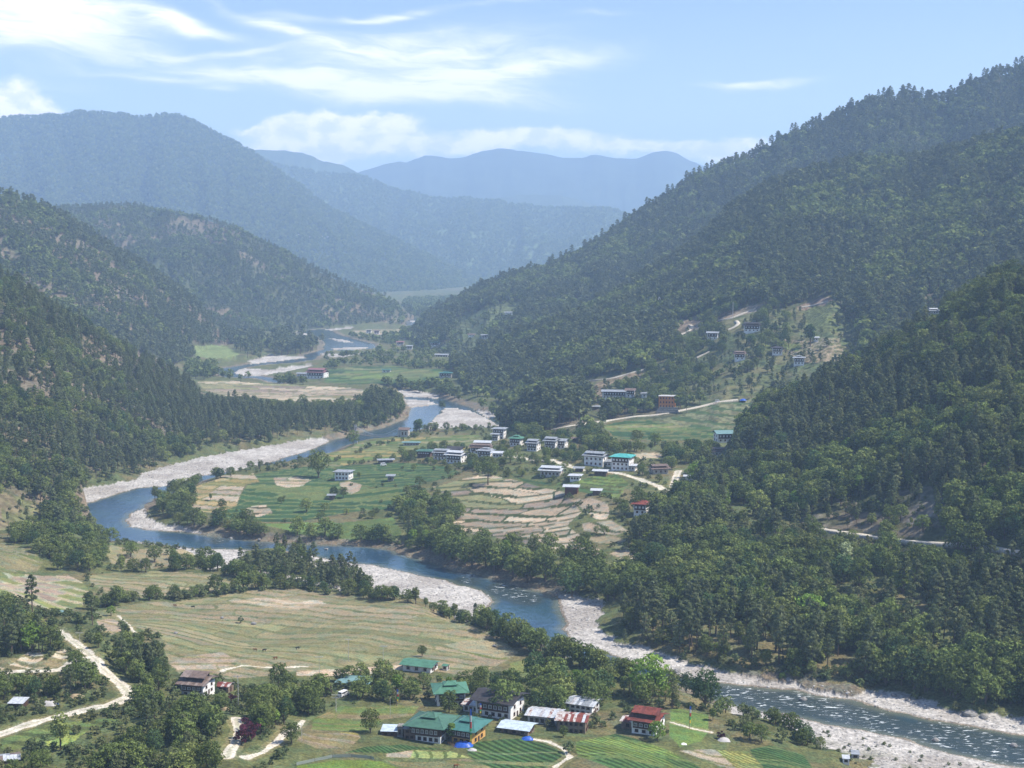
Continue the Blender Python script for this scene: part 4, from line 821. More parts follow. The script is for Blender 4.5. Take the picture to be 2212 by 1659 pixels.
def add_trees(kind, P, h, region, wfac=1.0):
    if len(P) == 0: return
    P = np.asarray(P, float); h = np.asarray(h, float) * np.ones(len(P))
    sx, sy, dep = toscreen(P[:, 0], P[:, 1], P[:, 2]); k = (sx > -140) & (sx < 2352) & (sy < 1900) & (P[:, 1] > 200)
    P, h, sx, sy, dep = P[k], h[k], sx[k], sy[k], dep[k]
    wdt = {'pine': .19, 'farpine': .19, 'broad': .38, 'farbroad': .38, 'shrub': .6, 'bright': .36, 'flat': .5}.get(kind, .36)
    ok = np.ones(len(P), bool); hp = h * F / dep; wp = hp * wdt
    for x0, y0, x1, y1, Yh in KEEP:
        ok &= ~((P[:, 1] < Yh + 2) & (sx + wp > x0) & (sx - wp < x1) & (sy - hp < y1) & (sy > y0))
    if region not in ('peninsula fields', 'grassy flat', 'road verge', 'pasture hedge', 'pasture bank', 'gravel bank scrub', 'peninsula', 'terraces', 'peninsula bank', 'near river bank', 'right river bank') and kind != 'shrub':
        bad = np.zeros(len(P), bool)
        for fr_ in (.1, .25, .4, .55, .7, .85, .97):
            for fx_ in (-.6, 0, .6):
                ix = np.clip(((sx + wp * fx_) / 4).astype(int), 0, 599); iy = np.clip(((sy - hp * fr_) / 4).astype(int), 0, 449); bad |= CG[iy, ix] > P[:, 1] * 1.06 + 12
        ok &= ~(bad & (RS.rand(len(P)) < .94))
    TREES.append((kind, P[ok], h[ok], region))
def on_road(x, y, pad=2.5):
    m = np.zeros(x.shape, bool)
    for k, (wd, lab, _) in enumerate(ROADS): m |= segdist(x, y, RP[k], False, 12) < wd / 2 + pad
    for wd, nm, lab, P in LR:
        if len(P) > 1: m |= segdist(x, y, P[:, :2], False, 12) < wd / 2 + pad
    return m
def on_field(x, y):
    m = np.zeros(x.shape, bool)
    for P in FP: m |= inpoly(x, y, P)
    return m
def loft_forest(name, spacing, kinds, hts, region, bare=None, vmax=1.06, near_gap=0):
    L = LOFTS[name]; V, Fq = L['V'], L['F']; a, b, c, d = (V[Fq[:, i]] for i in range(4))
    cen = (a + b + c + d) / 4; ar = .5 * np.linalg.norm(np.cross(c - a, d - b), axis=1); vv = L['vv'][Fq[:, 0]]
    dens = ar / spacing ** 2 * (vv < vmax)
    n = fbm(cen[:, 0] / 35, (cen[:, 1] + cen[:, 2]) / 35, 200, 4)
    if bare: dens *= 1 - bare[1] * sstep(fbm(cen[:, 0] / bare[0], (cen[:, 1] + cen[:, 2]) / bare[0], 77, 5), bare[2], bare[3])
    inp = np.zeros(len(cen), bool)
    for ln_, P, ca_, cb_, sh_, tf in PW:
        if ln_ == name and P is not None: m_ = inpatch(cen[:, 0], cen[:, 1], cen[:, 2], P); dens[m_] *= tf; inp[m_ & (tf < .6)] = True
    sx, sy, dep = toscreen(cen[:, 0], cen[:, 1], cen[:, 2]); dens *= (sx > -150) & (sx < 2360)
    cnt = RS.poisson(dens); idx = np.repeat(np.arange(len(Fq)), cnt); r1, r2 = RS.rand(2, len(idx), 1)
    P = (a[idx] * (1 - r1) + b[idx] * r1) * (1 - r2) + (d[idx] * (1 - r1) + c[idx] * r1) * r2
    kr = np.zeros(len(P), bool)
    if name not in 'ABC2DE' and len(P):
        lowp = (P[:, 2] < 75) & (P[:, 1] < 3000); bh = np.full(len(P), -99.0); bh[lowp] = base_h(P[lowp, 0], P[lowp, 1])[0] - .2; fl_up = bh > P[:, 2] - 1; P[:, 2] = np.maximum(P[:, 2], bh)
        sdl = np.full(len(P), 50.0); sdl[lowp] = water_sd(P[lowp, 0], P[lowp, 1]); kr |= sdl < 3
        for Pg, isl in GRV: kr |= inpoly(P[:, 0], P[:, 1], Pg) & (P[:, 2] < 8)
        fl = np.zeros(len(P), bool)
        for Pf in FP: fl |= inpoly(P[:, 0], P[:, 1], Pf)
        kr |= fl & lowp & fl_up
    P = P[~kr]; idx = idx[~kr]
    kr = ~on_road(P[:, 0], P[:, 1]); P = P[kr]; sm = np.where(inp[idx][kr], .55, 1.0)
    mixn = fbm(P[:, 0] / 60, (P[:, 1] + P[:, 2] * .6) / 60, 300, 4) + RS.normal(0, .06, len(P))
    lo = 0
    for kd, frac in kinds:
        qa, qb = np.quantile(mixn, lo), np.quantile(mixn, min(lo + frac, 1)); lo += frac
        m = (mixn >= qa) & (mixn < qb) if lo < .999 else (mixn >= qa)
        h0, h1 = hts.get(kd, (8, 14)); add_trees(kd, P[m], RS.uniform(h0, h1, m.sum()) * RS.uniform(.85, 1.1, m.sum()) * sm[m], region)
def wood(poly, spacing, kinds, hts, region, fieldok=False, feather=True, road=True):
    P = fpoly(poly); x0, y0 = P.min(0); x1, y1 = P.max(0); n = RS.poisson((x1 - x0) * (y1 - y0) / spacing ** 2)
    x = RS.uniform(x0, x1, n); y = RS.uniform(y0, y1, n)
    j = (fbm(x / 12, y / 12, 400) - .5) * 10 if feather else 0
    m = inpoly(x + j, y + j, P)
    m &= water_sd(x, y) > 3
    if not fieldok: m &= ~on_field(x, y)
    if road: m &= ~on_road(x, y)
    x, y = x[m], y[m]
    if len(x) == 0: return
    z = floor_z(x, y) - .15
    for k in BVH:   # stand on the hillside where it rises above the ground sheet
        if k in 'ABCDEC2': continue
        for i in range(len(x)):
            h = BVH[k].ray_cast(Vector((x[i], y[i], 900)), Vector((0, 0, -1)))
            if h[0] is not None and h[0].z > z[i]: z[i] = h[0].z
    r = RS.rand(len(x)) * .6 + .4 * (fbm(x / 25, y / 25, 500, 3) * 2 - .5); r = np.argsort(np.argsort(r)) / max(len(r), 1)
    lo = 0
    for kd, frac in kinds:
        mm = (r >= lo) & (r < lo + frac); lo += frac; h0, h1 = hts.get(kd, (7, 12))
        add_trees(kd, np.stack([x, y, z], 1)[mm], RS.uniform(h0, h1, mm.sum()), region)
def row(pts, gap, kind, h0, h1, region, width=3):
    P = fpoly(pts); X = []
    for i in range(len(P) - 1):
        L = np.linalg.norm(P[i + 1] - P[i]); n = max(1, int(L / gap)); t = RS.rand(n)[:, None]
        X.append(P[i] * (1 - t) + P[i + 1] * t + RS.normal(0, width / 2, (n, 2)))
    X = np.concatenate(X); X = X[water_sd(X[:, 0], X[:, 1]) > 1]
    add_trees(kind, np.column_stack([X, floor_z(X[:, 0], X[:, 1]) - .1]), RS.uniform(h0, h1, len(X)), region)
def one(px, py, kind, h, region, names=None):
    p, _ = ray_all(px, py)
    q = np.array([[p.x, p.y, p.z - .1]]); s = len(KEEP); 
    TREES.append((kind, q, np.array([float(h)]), region))
# ------------------------------------------------------------------ building kit
def simple(name, col, rough=.8, spec=.2, metal=0, noise=0.0, nsc=.8, col2=None, lo=.45, hi=.6):
    if name in MATS: return MATS[name]
    m, q, b = pmat(name, rough, spec); b.inputs['Metallic'].default_value = metal
    if noise:
        geo = q.n('ShaderNodeNewGeometry'); n = q.n('ShaderNodeTexNoise', {'Vector': geo.outputs['Position'], 'Scale': nsc, 'Detail': 5.0, 'Roughness': .65})
        c2 = col2 or tuple(x * (1 - noise) for x in col)
        q.nt.links.new(q.mix(q.ramp(n.outputs[0], lo, hi), col, c2), b.inputs['Base Color'])
    else: b.inputs['Base Color'].default_value = (*col, 1)
    MATS[name] = m; return m
WH = simple('limewash', (.80, .78, .74), noise=.2, nsc=.5); WH2 = simple('old limewash', (.52, .49, .44), noise=.3, nsc=.9)
TIM = simple('dark timber', (.085, .050, .034), noise=.3, nsc=1.5); TIM2 = simple('weathered timber', (.16, .11, .08), noise=.3)
GLS = simple('window glass', (.015, .018, .022), .15, .5); FRM = simple('painted frame', (.10, .05, .03)); WFR = simple('white shutter', (.60, .59, .56))
RG = simple('green roof paint', (.075, .19, .12), .5, .3, noise=.25, nsc=.7); RT = simple('teal roof paint', (.05, .155, .135), .5, .3, noise=.2, nsc=.7); RDG = simple('dark green roof paint', (.06, .14, .095), .5, .3, noise=.25, nsc=.6)
RTB = simple('bright teal roof paint', (.07, .36, .33), .45, .4, noise=.2); RW = simple('pale metal sheet', (.50, .52, .54), .45, .5, noise=.3, nsc=1.1); RGY = simple('grey metal sheet', (.27, .29, .31), .5, .4, noise=.3, nsc=.8)
RDK = simple('dark slate sheet', (.045, .040, .042), .6, .3, noise=.3, nsc=.7); RBR = simple('brown sheet', (.17, .125, .105), .7, .2, noise=.35, nsc=.9); RRD = simple('red rusted sheet', (.20, .055, .04), .7, .2, noise=.4, nsc=.7)
RRS = simple('rust streaked sheet', (.48, .45, .42), .6, .3, noise=1, nsc=.9, col2=(.19, .075, .05)); RPK = simple('faded red roof', (.25, .12, .13), .7, .2, noise=.2)
YEL = simple('ochre wall', (.58, .33, .10), noise=.2); ORG = simple('orange wall', (.60, .22, .06), noise=.2); MUD = simple('rammed earth', (.22, .165, .12), noise=.3, nsc=1.2); STN = simple('rough stone wall', (.23, .22, .20), noise=.4, nsc=1.5)
BLU = simple('blue tarpaulin', (.02, .09, .42), .4, .4, noise=.2); MET = simple('galvanised steel', (.45, .46, .47), .45, .5); CON = simple('concrete', (.42, .41, .39), noise=.2)
class MB:
    def __init__(s): s.v = []; s.f = []
    def quad(s, *p):
        o = len(s.v); s.v += [tuple(q) for q in p]; s.f.append(tuple(range(o, o + len(p)))); return s
    def box(s, x0, x1, y0, y1, z0, z1):
        o = len(s.v); s.v += [(x, y, z) for x in (x0, x1) for y in (y0, y1) for z in (z0, z1)]
        s.f += [tuple(o + i for i in q) for q in ((0, 1, 3, 2), (4, 6, 7, 5), (0, 4, 5, 1), (2, 3, 7, 6), (0, 2, 6, 4), (1, 5, 7, 3))]; return s
    def slab(s, pts, t):
        """convex roof face with thickness t downwards"""
        n = len(pts); o = len(s.v); s.v += [tuple(p) for p in pts] + [(p[0], p[1], p[2] - t) for p in pts]
        s.f.append(tuple(range(o, o + n))); s.f.append(tuple(range(o + 2 * n - 1, o + n - 1, -1)))
        for i in range(n): j = (i + 1) % n; s.f.append((o + i, o + n + i, o + n + j, o + j))
        return s
    def cyl(s, x, y, z0, z1, r, k=8, r1=None):
        v, f = tube([(x, y, z0), (x, y, z1)], [r, r if r1 is None else r1], k); o = len(s.v); s.v += v; s.f += [tuple(i + o for i in q) for q in f]; s.f.append(tuple(o + k + i for i in range(k))); return s
    def bar(s, a, b, r, k=4):
        a = Vector(a); b = Vector(b); d = (b - a).normalized(); u = d.orthogonal().normalized(); w_ = d.cross(u); o = len(s.v)
        for p in (a, b):
            for i in range(k): t = 2 * math.pi * i / k; q = p + (u * math.cos(t) + w_ * math.sin(t)) * r; s.v.append(tuple(q))
        for i in range(k): s.f.append((o + i, o + (i + 1) % k, o + k + (i + 1) % k, o + k + i))
        s.f.append(tuple(o + i for i in range(k))); s.f.append(tuple(o + k + i for i in range(k))); return s
    def build(s, name, mat, parent=None, smooth=False):
        me = bpy.data.meshes.new(name); me.from_pydata(s.v, [], s.f); me.materials.append(mat)
        if smooth: me.polygons.foreach_set('use_smooth', [True] * len(me.polygons))
        bm = bmesh.new(); bm.from_mesh(me); bmesh.ops.recalc_face_normals(bm, faces=bm.faces); bm.to_mesh(me); bm.free()
        o = bpy.data.objects.new(name, me); COL.objects.link(o); o.parent = parent; return o
def empty(name, loc, rz=0.0):
    e = bpy.data.objects.new(name, None); COL.objects.link(e); e.location = loc; e.rotation_euler = (0, 0, rz); e.empty_display_size = .1; return e
def hip(root, name, x0, x1, y0, y1, z, rise, oh, mat, t=.14, ridge=.35):
    m = MB(); X0, X1, Y0, Y1 = x0 - oh, x1 + oh, y0 - oh, y1 + oh; yc = (Y0 + Y1) / 2; r0, r1 = X0 + (X1 - X0) * ridge, X1 - (X1 - X0) * ridge; zt = z + rise
    m.slab([(X0, Y0, z), (X1, Y0, z), (r1, yc, zt), (r0, yc, zt)], t).slab([(X1, Y0, z), (X1, Y1, z), (r1, yc, zt)], t).slab([(X1, Y1, z), (X0, Y1, z), (r0, yc, zt), (r1, yc, zt)], t).slab([(X0, Y1, z), (X0, Y0, z), (r0, yc, zt)], t)
    ro = m.build(name, mat, root); rg = MB(); rg.bar((r0, yc, zt + .02), (r1, yc, zt + .02), .13, 6)
    for a, b in (((r0, yc, zt), (X0, Y0, z)), ((r0, yc, zt), (X0, Y1, z)), ((r1, yc, zt), (X1, Y0, z)), ((r1, yc, zt), (X1, Y1, z))): rg.bar((a[0], a[1], a[2] + .02), (b[0], b[1], b[2] + .02), .08, 5)
    rg.build('ridge_cap', mat, ro); return ro
def gable(root, name, x0, x1, y0, y1, z, rise, oh, mat, t=.12, sheets=None, ohx=None):
    """ridge along x; sheets = list of materials -> separate roofing sheets"""
    ohx = oh if ohx is None else ohx; X0, X1, Y0, Y1 = x0 - ohx, x1 + ohx, y0 - oh, y1 + oh; yc = (Y0 + Y1) / 2; zt = z + rise
    if not sheets:
        m = MB(); m.slab([(X0, Y0, z), (X1, Y0, z), (X1, yc, zt), (X0, yc, zt)], t).slab([(X1, Y1, z), (X0, Y1, z), (X0, yc, zt), (X1, yc, zt)], t)
        ro = m.build(name, mat, root)
        if X1 - X0 > 5:
            s_ = MB(); n = int((X1 - X0) / .9)
            for i in range(1, n): x = X0 + (X1 - X0) * i / n; s_.bar((x, Y0, z + .03), (x, yc, zt + .03), .03, 4); s_.bar((x, Y1, z + .03), (x, yc, zt + .03), .03, 4)
            s_.build('roof_seams', mat, ro)
        return ro
    base = MB(); base.slab([(X0 + .1, Y0 + .1, z - .06), (X1 - .1, Y0 + .1, z - .06), (X1 - .1, yc, zt - .06), (X0 + .1, yc, zt - .06)], .08).slab([(X1 - .1, Y1 - .1, z - .06), (X0 + .1, Y1 - .1, z - .06), (X0 + .1, yc, zt - .06), (X1 - .1, yc, zt - .06)], .08)
    ro = base.build(name, TIM, root); n = max(3, int((X1 - X0) / .85)); rr = random.Random(int(x1 * 100) + n)
    for side in (0, 1):
        Ye = Y0 if side == 0 else Y1
        for i in range(n):
            a = X0 + (X1 - X0) * i / n; b = X0 + (X1 - X0) * (i + 1) / n - .03; dz = rr.uniform(.0, .05) + (i % 2) * .03; ex = rr.uniform(-.12, .12); m = MB()
            p = [(a, Ye + ex, z + dz), (b, Ye + ex, z + dz), (b, yc, zt + dz), (a, yc, zt + dz)]
            if side: p = [p[1], p[0], p[3], p[2]]
            m.slab(p, .03); m.build('roof_sheet', rr.choice(sheets), ro)
    return ro
def window(root, x, y, z, w_, h_, side, frame=FRM, lod=0, pane=True):
    """side: 'f' y- face, 'r' x+ face, 'l' x- face, 'b' y+ face; x is the coordinate along the face"""
    def bx(m, u0, u1, d0, d1, z0, z1):
        if side == 'f': m.box(u0, u1, y - d1, y - d0, z0, z1)
        elif side == 'b': m.box(u0, u1, y + d0, y + d1, z0, z1)
        elif side == 'r': m.box(y + d0, y + d1, u0, u1, z0, z1)
        else: m.box(y - d1, y - d0, u0, u1, z0, z1)
    u0, u1 = x - w_ / 2, x + w_ / 2; m = MB()
    if lod: bx(m, u0, u1, -.05, .07, z, z + h_); return m.build('window', frame, root)
    t = .12; bx(m, u0, u0 + t, -.05, .10, z, z + h_); bx(m, u1 - t, u1, -.05, .10, z, z + h_); bx(m, u0 + t, u1 - t, -.05, .10, z + h_ - t, z + h_); bx(m, u0 - .08, u1 + .08, -.05, .16, z - .10, z); bx(m, x - .04, x + .04, -.05, .08, z, z + h_ - t)
    f = m.build('window', frame, root); p = MB(); bx(p, u0 + t, u1 - t, -.04, .035, z, z + h_ - t); p.build('pane', GLS, f); return f
def rows_of_windows(root, x0, x1, face, z, n, w_, h_, side, frame=FRM, lod=0):
    for i in range(n): window(root, x0 + (x1 - x0) * (i + .5) / n, face, z, w_, h_, side, frame, lod)
def house(px, py, wpx, depth, lab, rz=-28, st=2, sh=2.7, roof='hip', rmat=RG, wall=WH, upper=TIM, rise=1.5, oh=1.3, nw=4, nd=2, lantern=True, gap=.7, lod=0, sheets=None, name='farmhouse', cat='house', on=None, white_up=True, uppanel=True, skirt=None, wfront=None, keep=True, drop=0.0, hpx=None):
    q, k = ray_all(px, py) if on is None else (on_loft(on, px, py, True)[0], on[0])
    base = Vector((q.x, q.y, q.z)); Y = q.y; W = wpx * Y / F
    if hpx: sh = hpx * Y / F / (st + .5)
    root = empty(name, (base.x, base.y, base.z - drop), R(rz)); tag(root, lab, cat)
    if keep: KEEP.append((px - wpx * .5, py - (st * sh + rise + 1) * F / Y * .80, px + wpx * .5, py - .2 * sh * F / Y, Y))
    D = depth; x0, x1, y0, y1 = -W / 2, W / 2, -D / 2, D / 2; H = st * sh; hl = (st - 1) * sh if (st > 1 and uppanel) else H
    MB().box(x0, x1, y0, y1, -3.0, hl).build('wall', wall, root)
    ww, wh = min(1.1, W / max(nw, 1) * .55), sh * .46
    for s_ in range(st - 1 if (st > 1 and uppanel) else st):
        z = s_ * sh + sh * .32
        rows_of_windows(root, x0 + .4, x1 - .4, y0, z, nw, ww, wh, 'f', FRM, lod) if side_f(y0) else None
        rows_of_windows(root, y0 + .4, y1 - .4, x1, z, nd, min(1.1, ww), wh, 'r', FRM, lod); rows_of_windows(root, y0 + .4, y1 - .4, x0, z, nd, min(1.1, ww), wh, 'l', FRM, lod)
    if st > 1 and uppanel:
        o = .22; MB().box(x0 - o * .3, x1 + o * .3, y0 - o * .3, y1 + o * .3, hl + .002, H).build('upper_wall', wall if white_up else upper, root)
        g_ = MB(); gx0, gx1 = x0 + W * .06, x1 - W * .06; g_.box(gx0, gx1, y0 - .38, y0 - .03, hl + .12, H - .12); gal = g_.build('timber_gallery', upper, root)
        b_ = MB(); b_.box(gx0 - .06, gx1 + .06, y0 - .46, y0 - .05, hl - .04, hl + .10).box(gx0 - .06, gx1 + .06, y0 - .46, y0 - .05, H - .10, H + .02); b_.build('gallery_beam', TIM2 if upper is TIM else TIM, gal)
        rows_of_windows(gal, gx0, gx1, y0 - .38, hl + sh * .34, nw + 1, min(1.0, (gx1 - gx0) / (nw + 1) * .62), sh * .46, 'f', WFR if not lod else WFR, lod)
        rows_of_windows(root, y0 + .5, y1 - .5, x1 + o * .3, hl + sh * .32, nd, min(1.1, ww * 1.1), wh, 'r', FRM, lod)
        rows_of_windows(root, y0 + .5, y1 - .5, x0 - o * .3, hl + sh * .32, nd, min(1.1, ww * 1.1), wh, 'l', FRM, lod)
    top = H + (gap if gap else 0)
    if gap:
        MB().box(x0 + .5, x1 - .5, y0 + .5, y1 - .5, H, top + rise * .25).build('attic', TIM, root)
    if roof == 'hip':
        ro = hip(root, 'roof', x0, x1, y0, y1, top, rise, oh, rmat)
        if lantern:
            a = W * .20; b = D * .22; zt = top + rise * .62
            MB().box(-a * .75, a * .75, -b * .75, b * .75, zt - .3, zt + .75).build('lantern_wall', TIM, ro); hip(ro, 'lantern_roof', -a, a, -b, b, zt + .75, rise * .42, .45, rmat)
            MB().cyl(0, 0, zt + .75 + rise * .38, zt + 1.6 + rise * .42, .09, 6, .03).build('finial', simple('gilt', (.6, .4, .1), .3, .5, .8), ro)
    elif roof == 'gable': gable(root, 'roof', x0, x1, y0, y1, top, rise, oh, rmat, sheets=sheets)
    elif roof == 'tier':
        gable(root, 'roof', x0, x1, y0, y1, top, rise * .62, oh, rmat, sheets=sheets); MB().box(x0 + W * .12, x1 - W * .12, y0 + D * .2, y1 - D * .2, top + rise * .2, top + rise * .8).build('raised_attic', TIM, root)
        gable(root, 'upper_roof', x0 + W * .04, x1 - W * .04, y0 + D * .16, y1 - D * .16, top + rise * .82, rise * .5, oh * .6, rmat, sheets=sheets)
    elif roof == 'shed':
        m = MB(); m.slab([(x0 - oh, y0 - oh, top), (x1 + oh, y0 - oh, top), (x1 + oh, y1 + oh, top + rise), (x0 - oh, y1 + oh, top + rise)], .1); m.build('roof', rmat, root)
    elif roof == 'flat':
        MB().box(x0 - oh, x1 + oh, y0 - oh, y1 + oh, top, top + .25).build('roof', rmat, root)
    if not lod and st > 0:
        m = MB(); m.box(x1 - .02, x1 + .08, -.5, .5, 0, 2.0); d = m.build('door', TIM, root)
    return root
def side_f(y): return True
# ------------------------------------------------------------------ buildings of the near village
def place(px, py):
    p, _ = ray_all(px, py); return p
HS = []
HS.append(house(428,1497,52,8,'old farmhouse with two-tier brown sheet roof and white gable end beside the left wood',rz=-14,st=2,roof='tier',rmat=RBR,rise=3.0,sheets=[RBR,RBR,simple('worn brown sheet',(.24,.19,.165),.7,.2,noise=.3)],oh=1.4,nw=3,white_up=True,sh=2.4))
HS.append(house(487,1492,26,4,'low shed with red rusted roof beside the old brown farmhouse',rz=-14,st=1,roof='gable',rmat=RRD,rise=1.0,sheets=[RRD,RRS,RRD],oh=.5,nw=2,nd=1,gap=0,wall=MUD,name='shed',cat='shed'))
HS.append(house(908,1446,66,6.4,'long single-storey white house with plain light green gable roof at the pasture edge',rz=-20,st=1,sh=2.9,roof='gable',rmat=RG,rise=1.25,oh=1.1,nw=3,nd=2,gap=.25,name='bungalow'))
HS.append(house(963,1446,11,2.0,'tiny white outhouse with green roof beside the long white house',rz=-20,st=1,sh=2.1,roof='gable',rmat=RG,rise=.4,oh=.25,nw=1,nd=1,gap=0,name='outhouse',cat='outhouse'))
HS.append(house(768,1480,66,7,'low house with faded teal roof half hidden by trees at the pasture edge',rz=-12,st=1,sh=2.6,roof='hip',rmat=simple('faded teal roof',(.16,.27,.27),.6,.2,noise=.2),rise=1.6,oh=.9,nw=4,lantern=False,gap=0,keep=False))
HS.append(house(972,1517,62,9,'large house with double-tiered bright green roof behind the round tree',rz=8,st=2,sh=2.7,roof='hip',rmat=RG,rise=2.2,oh=1.3,nw=4,gap=.9))
HS.append(house(1080,1540,84,10,'big old farmhouse with dark slate-coloured roof and white right wall',rz=-24,st=2,sh=3.0,roof='gable',rmat=RDK,rise=2.3,oh=1.6,nw=5,nd=2,gap=1.0))
HS.append(house(1026,1533,38,6,'lower wing with rust-streaked sheet roof in front of the dark roofed farmhouse',rz=-24,st=1,sh=3.2,roof='gable',rmat=RRS,rise=.9,sheets=[RRS,RRD,RW,RRS],oh=.6,nw=3,gap=0,name='farmhouse_wing',cat='house wing',wall=WH))
HS.append(house(1262,1536,54,6.5,'white house with raised whitish worn sheet roof at the tree edge',rz=-24,st=2,sh=1.9,roof='gable',rmat=RW,rise=1.2,sheets=[RW,simple('dirty white sheet',(.42,.40,.40),.6,.3,noise=.4,nsc=1.2),RW,RGY],oh=1.1,nw=4,gap=.5,uppanel=False))
HS.append(house(1178,1558,66,7,'long rammed-earth house with whitish sheet roof left of the rusty one',rz=-17,st=1,sh=3.4,roof='gable',rmat=RW,rise=1.2,sheets=[RW,simple('dirty white sheet',(.42,.40,.40)),RW,RRS],oh=.9,nw=5,gap=.3,wall=WH2))
HS.append(house(1238,1576,62,7,'long brown earth-walled barn with rust-streaked sheet roof',rz=-12,st=2,sh=2.5,roof='gable',rmat=RRS,rise=1.1,sheets=[RRS,RRS,RW,RRD],oh=.8,nw=5,gap=.2,wall=MUD,uppanel=False,name='barn',cat='barn'))
HS.append(house(1400,1578,56,8,'farmhouse with two-tier red sheet roof and white right wall',rz=-24,st=2,sh=2.5,roof='tier',rmat=RRD,rise=3.0,sheets=[RRD,RRD,simple('dark red sheet',(.15,.045,.035),.7,.2,noise=.3)],oh=1.2,nw=3,nd=2))
HS.append(house(1362,1570,30,5,'low annex with red roof joined to the red roofed farmhouse',rz=-24,st=1,sh=3.2,roof='gable',rmat=RRD,rise=.9,sheets=[RRD,RRD,RRS],oh=.5,nw=1,gap=0,wall=MUD,name='farmhouse_annex',cat='annex'))
HS.append(house(1118,1580,64,6,'low open shelter with bluish white sheet roof',rz=-20,st=1,sh=2.3,roof='gable',rmat=simple('bluish white sheet',(.48,.56,.62),.45,.5,noise=.25),rise=1.2,oh=.9,nw=3,gap=.2,wall=MUD,name='shelter',cat='shelter'))
HS.append(house(932,1592,72,10,'large farmhouse with dark green hipped roof and dark timber upper floor',rz=-18,st=2,sh=2.9,roof='hip',rmat=RDG,rise=2.5,oh=1.7,nw=5,nd=3,gap=.8,white_up=False))
HS.append(house(1012,1597,50,9,'ochre-walled house with blue-green hipped roof right of the dark green roofed farmhouse',rz=-24,st=2,sh=2.7,roof='hip',rmat=RT,rise=2.2,oh=1.7,nw=3,nd=2,gap=.7,wall=YEL))
HS.append(house(843,1586,34,4.5,'dark open shed with flat bluish metal roof left of the farmhouse',rz=-4,st=1,sh=2.3,roof='shed',rmat=simple('bluish white sheet',(.48,.56,.62)),rise=.5,oh=.3,nw=2,nd=1,gap=0,wall=TIM,name='shed',cat='shed'))
HS.append(house(866,1590,12,2.6,'small square grey stone tower beside the dark green roofed farmhouse',rz=-8,st=1,sh=4.2,roof='flat',rmat=STN,rise=.2,oh=.05,nw=1,nd=1,gap=0,wall=STN,name='stone_tower',cat='tower'))
HS.append(house(890,1592,26,5,'timber lean-to with grey boards between the stone tower and the farmhouse',rz=-12,st=2,sh=2.2,roof='shed',rmat=RGY,rise=.5,oh=.3,nw=2,nd=1,gap=0,wall=TIM2,uppanel=False,name='lean_to',cat='lean-to'))
HS.append(house(40,1526,32,4.2,'small dark shed with slanted grey metal roof on the left road terrace',rz=-4,st=1,sh=2.2,roof='shed',rmat=RW,rise=.6,oh=.3,nw=2,nd=1,gap=0,wall=TIM,name='shed',cat='shed'))
HS.append(house(22,1642,38,5,'striped metal roof shed at the lower left corner',rz=20,st=1,sh=1.2,roof='gable',rmat=RBR,rise=.7,sheets=[RW,RGY,RBR],oh=.4,nw=2,nd=1,gap=0,wall=MUD,name='shed',cat='shed'))
HS.append(house(1827,1646,14,2.4,'tiny white hut with pale roof on the stony shore, the nearer of the two',rz=-10,st=1,sh=2.0,roof='shed',rmat=RW,rise=.3,oh=.2,nw=1,nd=1,gap=0,name='hut',cat='hut'))
HS.append(house(1847,1636,16,2.8,'tiny stone hut with bluish grey roof on the stony shore, the farther of the two',rz=-10,st=1,sh=2.0,roof='shed',rmat=RGY,rise=.3,oh=.2,nw=1,nd=1,gap=0,wall=WH2,name='hut',cat='hut'))
HS.append(house(128,1330,22,4,'pale blue roofed hut almost hidden between pines on the knoll',rz=-10,st=1,sh=2.0,roof='gable',rmat=simple('faded teal roof',(.16,.27,.27)),rise=.7,oh=.4,nw=2,nd=1,gap=0,name='hut',cat='hut',keep=False))
for r_ in HS: r_.scale = (1, 1, .74)
# ------------------------------------------------------------------ upper village and mountainside
V_ = lambda *a, **k: HS.append(house(*a, **{**dict(lod=1, sh=2.8, name='house'), **k}))
V_(743,1035,32,8,'lone square white house with grey roof among green crops beside the big tree',rz=-14,st=2,roof='hip',rmat=RGY,rise=.9,nw=4,nd=2,lantern=False,gap=.5,uppanel=False,oh=1.2)
V_(1079,948,24,8,'tall white three-storey house at the end of the gravel bar under the pine knoll',rz=-14,st=3,roof='hip',rmat=RGY,rise=1.0,nw=3,lantern=False,gap=.8,oh=1.4)
V_(1071,951,13,5,'small white house standing in front of the tall three-storey one',rz=-14,st=2,sh=2.4,roof='gable',rmat=RGY,rise=.7,nw=2,nd=1)
V_(1116,962,24,8,'white house with green hipped roof in the upper village',rz=-20,st=2,roof='hip',rmat=RG,rise=1.6,nw=3)
V_(1153,973,22,8,'white house with grey two-tier roof right of the green roofed one',rz=-20,st=2,roof='tier',rmat=RGY,rise=2.0,nw=3)
V_(1192,968,24,8,'white house with low two-tier grey roof, left half of a pair',rz=-20,st=2,roof='tier',rmat=RGY,rise=2.0,nw=3)
V_(1212,968,24,7,'white house with grey roof, right half of a pair',rz=-20,st=2,roof='gable',rmat=RGY,rise=1.3,nw=3)
V_(918,987,28,8,'brown timber house with dull green roof at the left end of the village cluster',rz=-10,st=2,sh=2.3,roof='hip',rmat=RDG,rise=1.1,nw=4,wall=TIM2,white_up=False,lantern=False)
V_(956,991,32,9,'white house with broad grey sheet roof in the village cluster',rz=-12,st=2,sh=2.5,roof='tier',rmat=RGY,rise=1.8,nw=4)
V_(986,999,36,9,'white house with pale two-tier roof at the front of the village cluster',rz=-24,st=2,sh=2.9,roof='tier',rmat=RW,rise=2.2,nw=4)
V_(984,978,28,8,'house with dark slate roof at the back of the village cluster',rz=-12,st=1,roof='gable',rmat=RDK,rise=1.8,nw=4)
V_(1044,968,32,8,'house with pale grey upper roof at the back right of the cluster',rz=-10,st=2,sh=2.3,roof='gable',rmat=RW,rise=1.1,nw=4,wall=WH2)
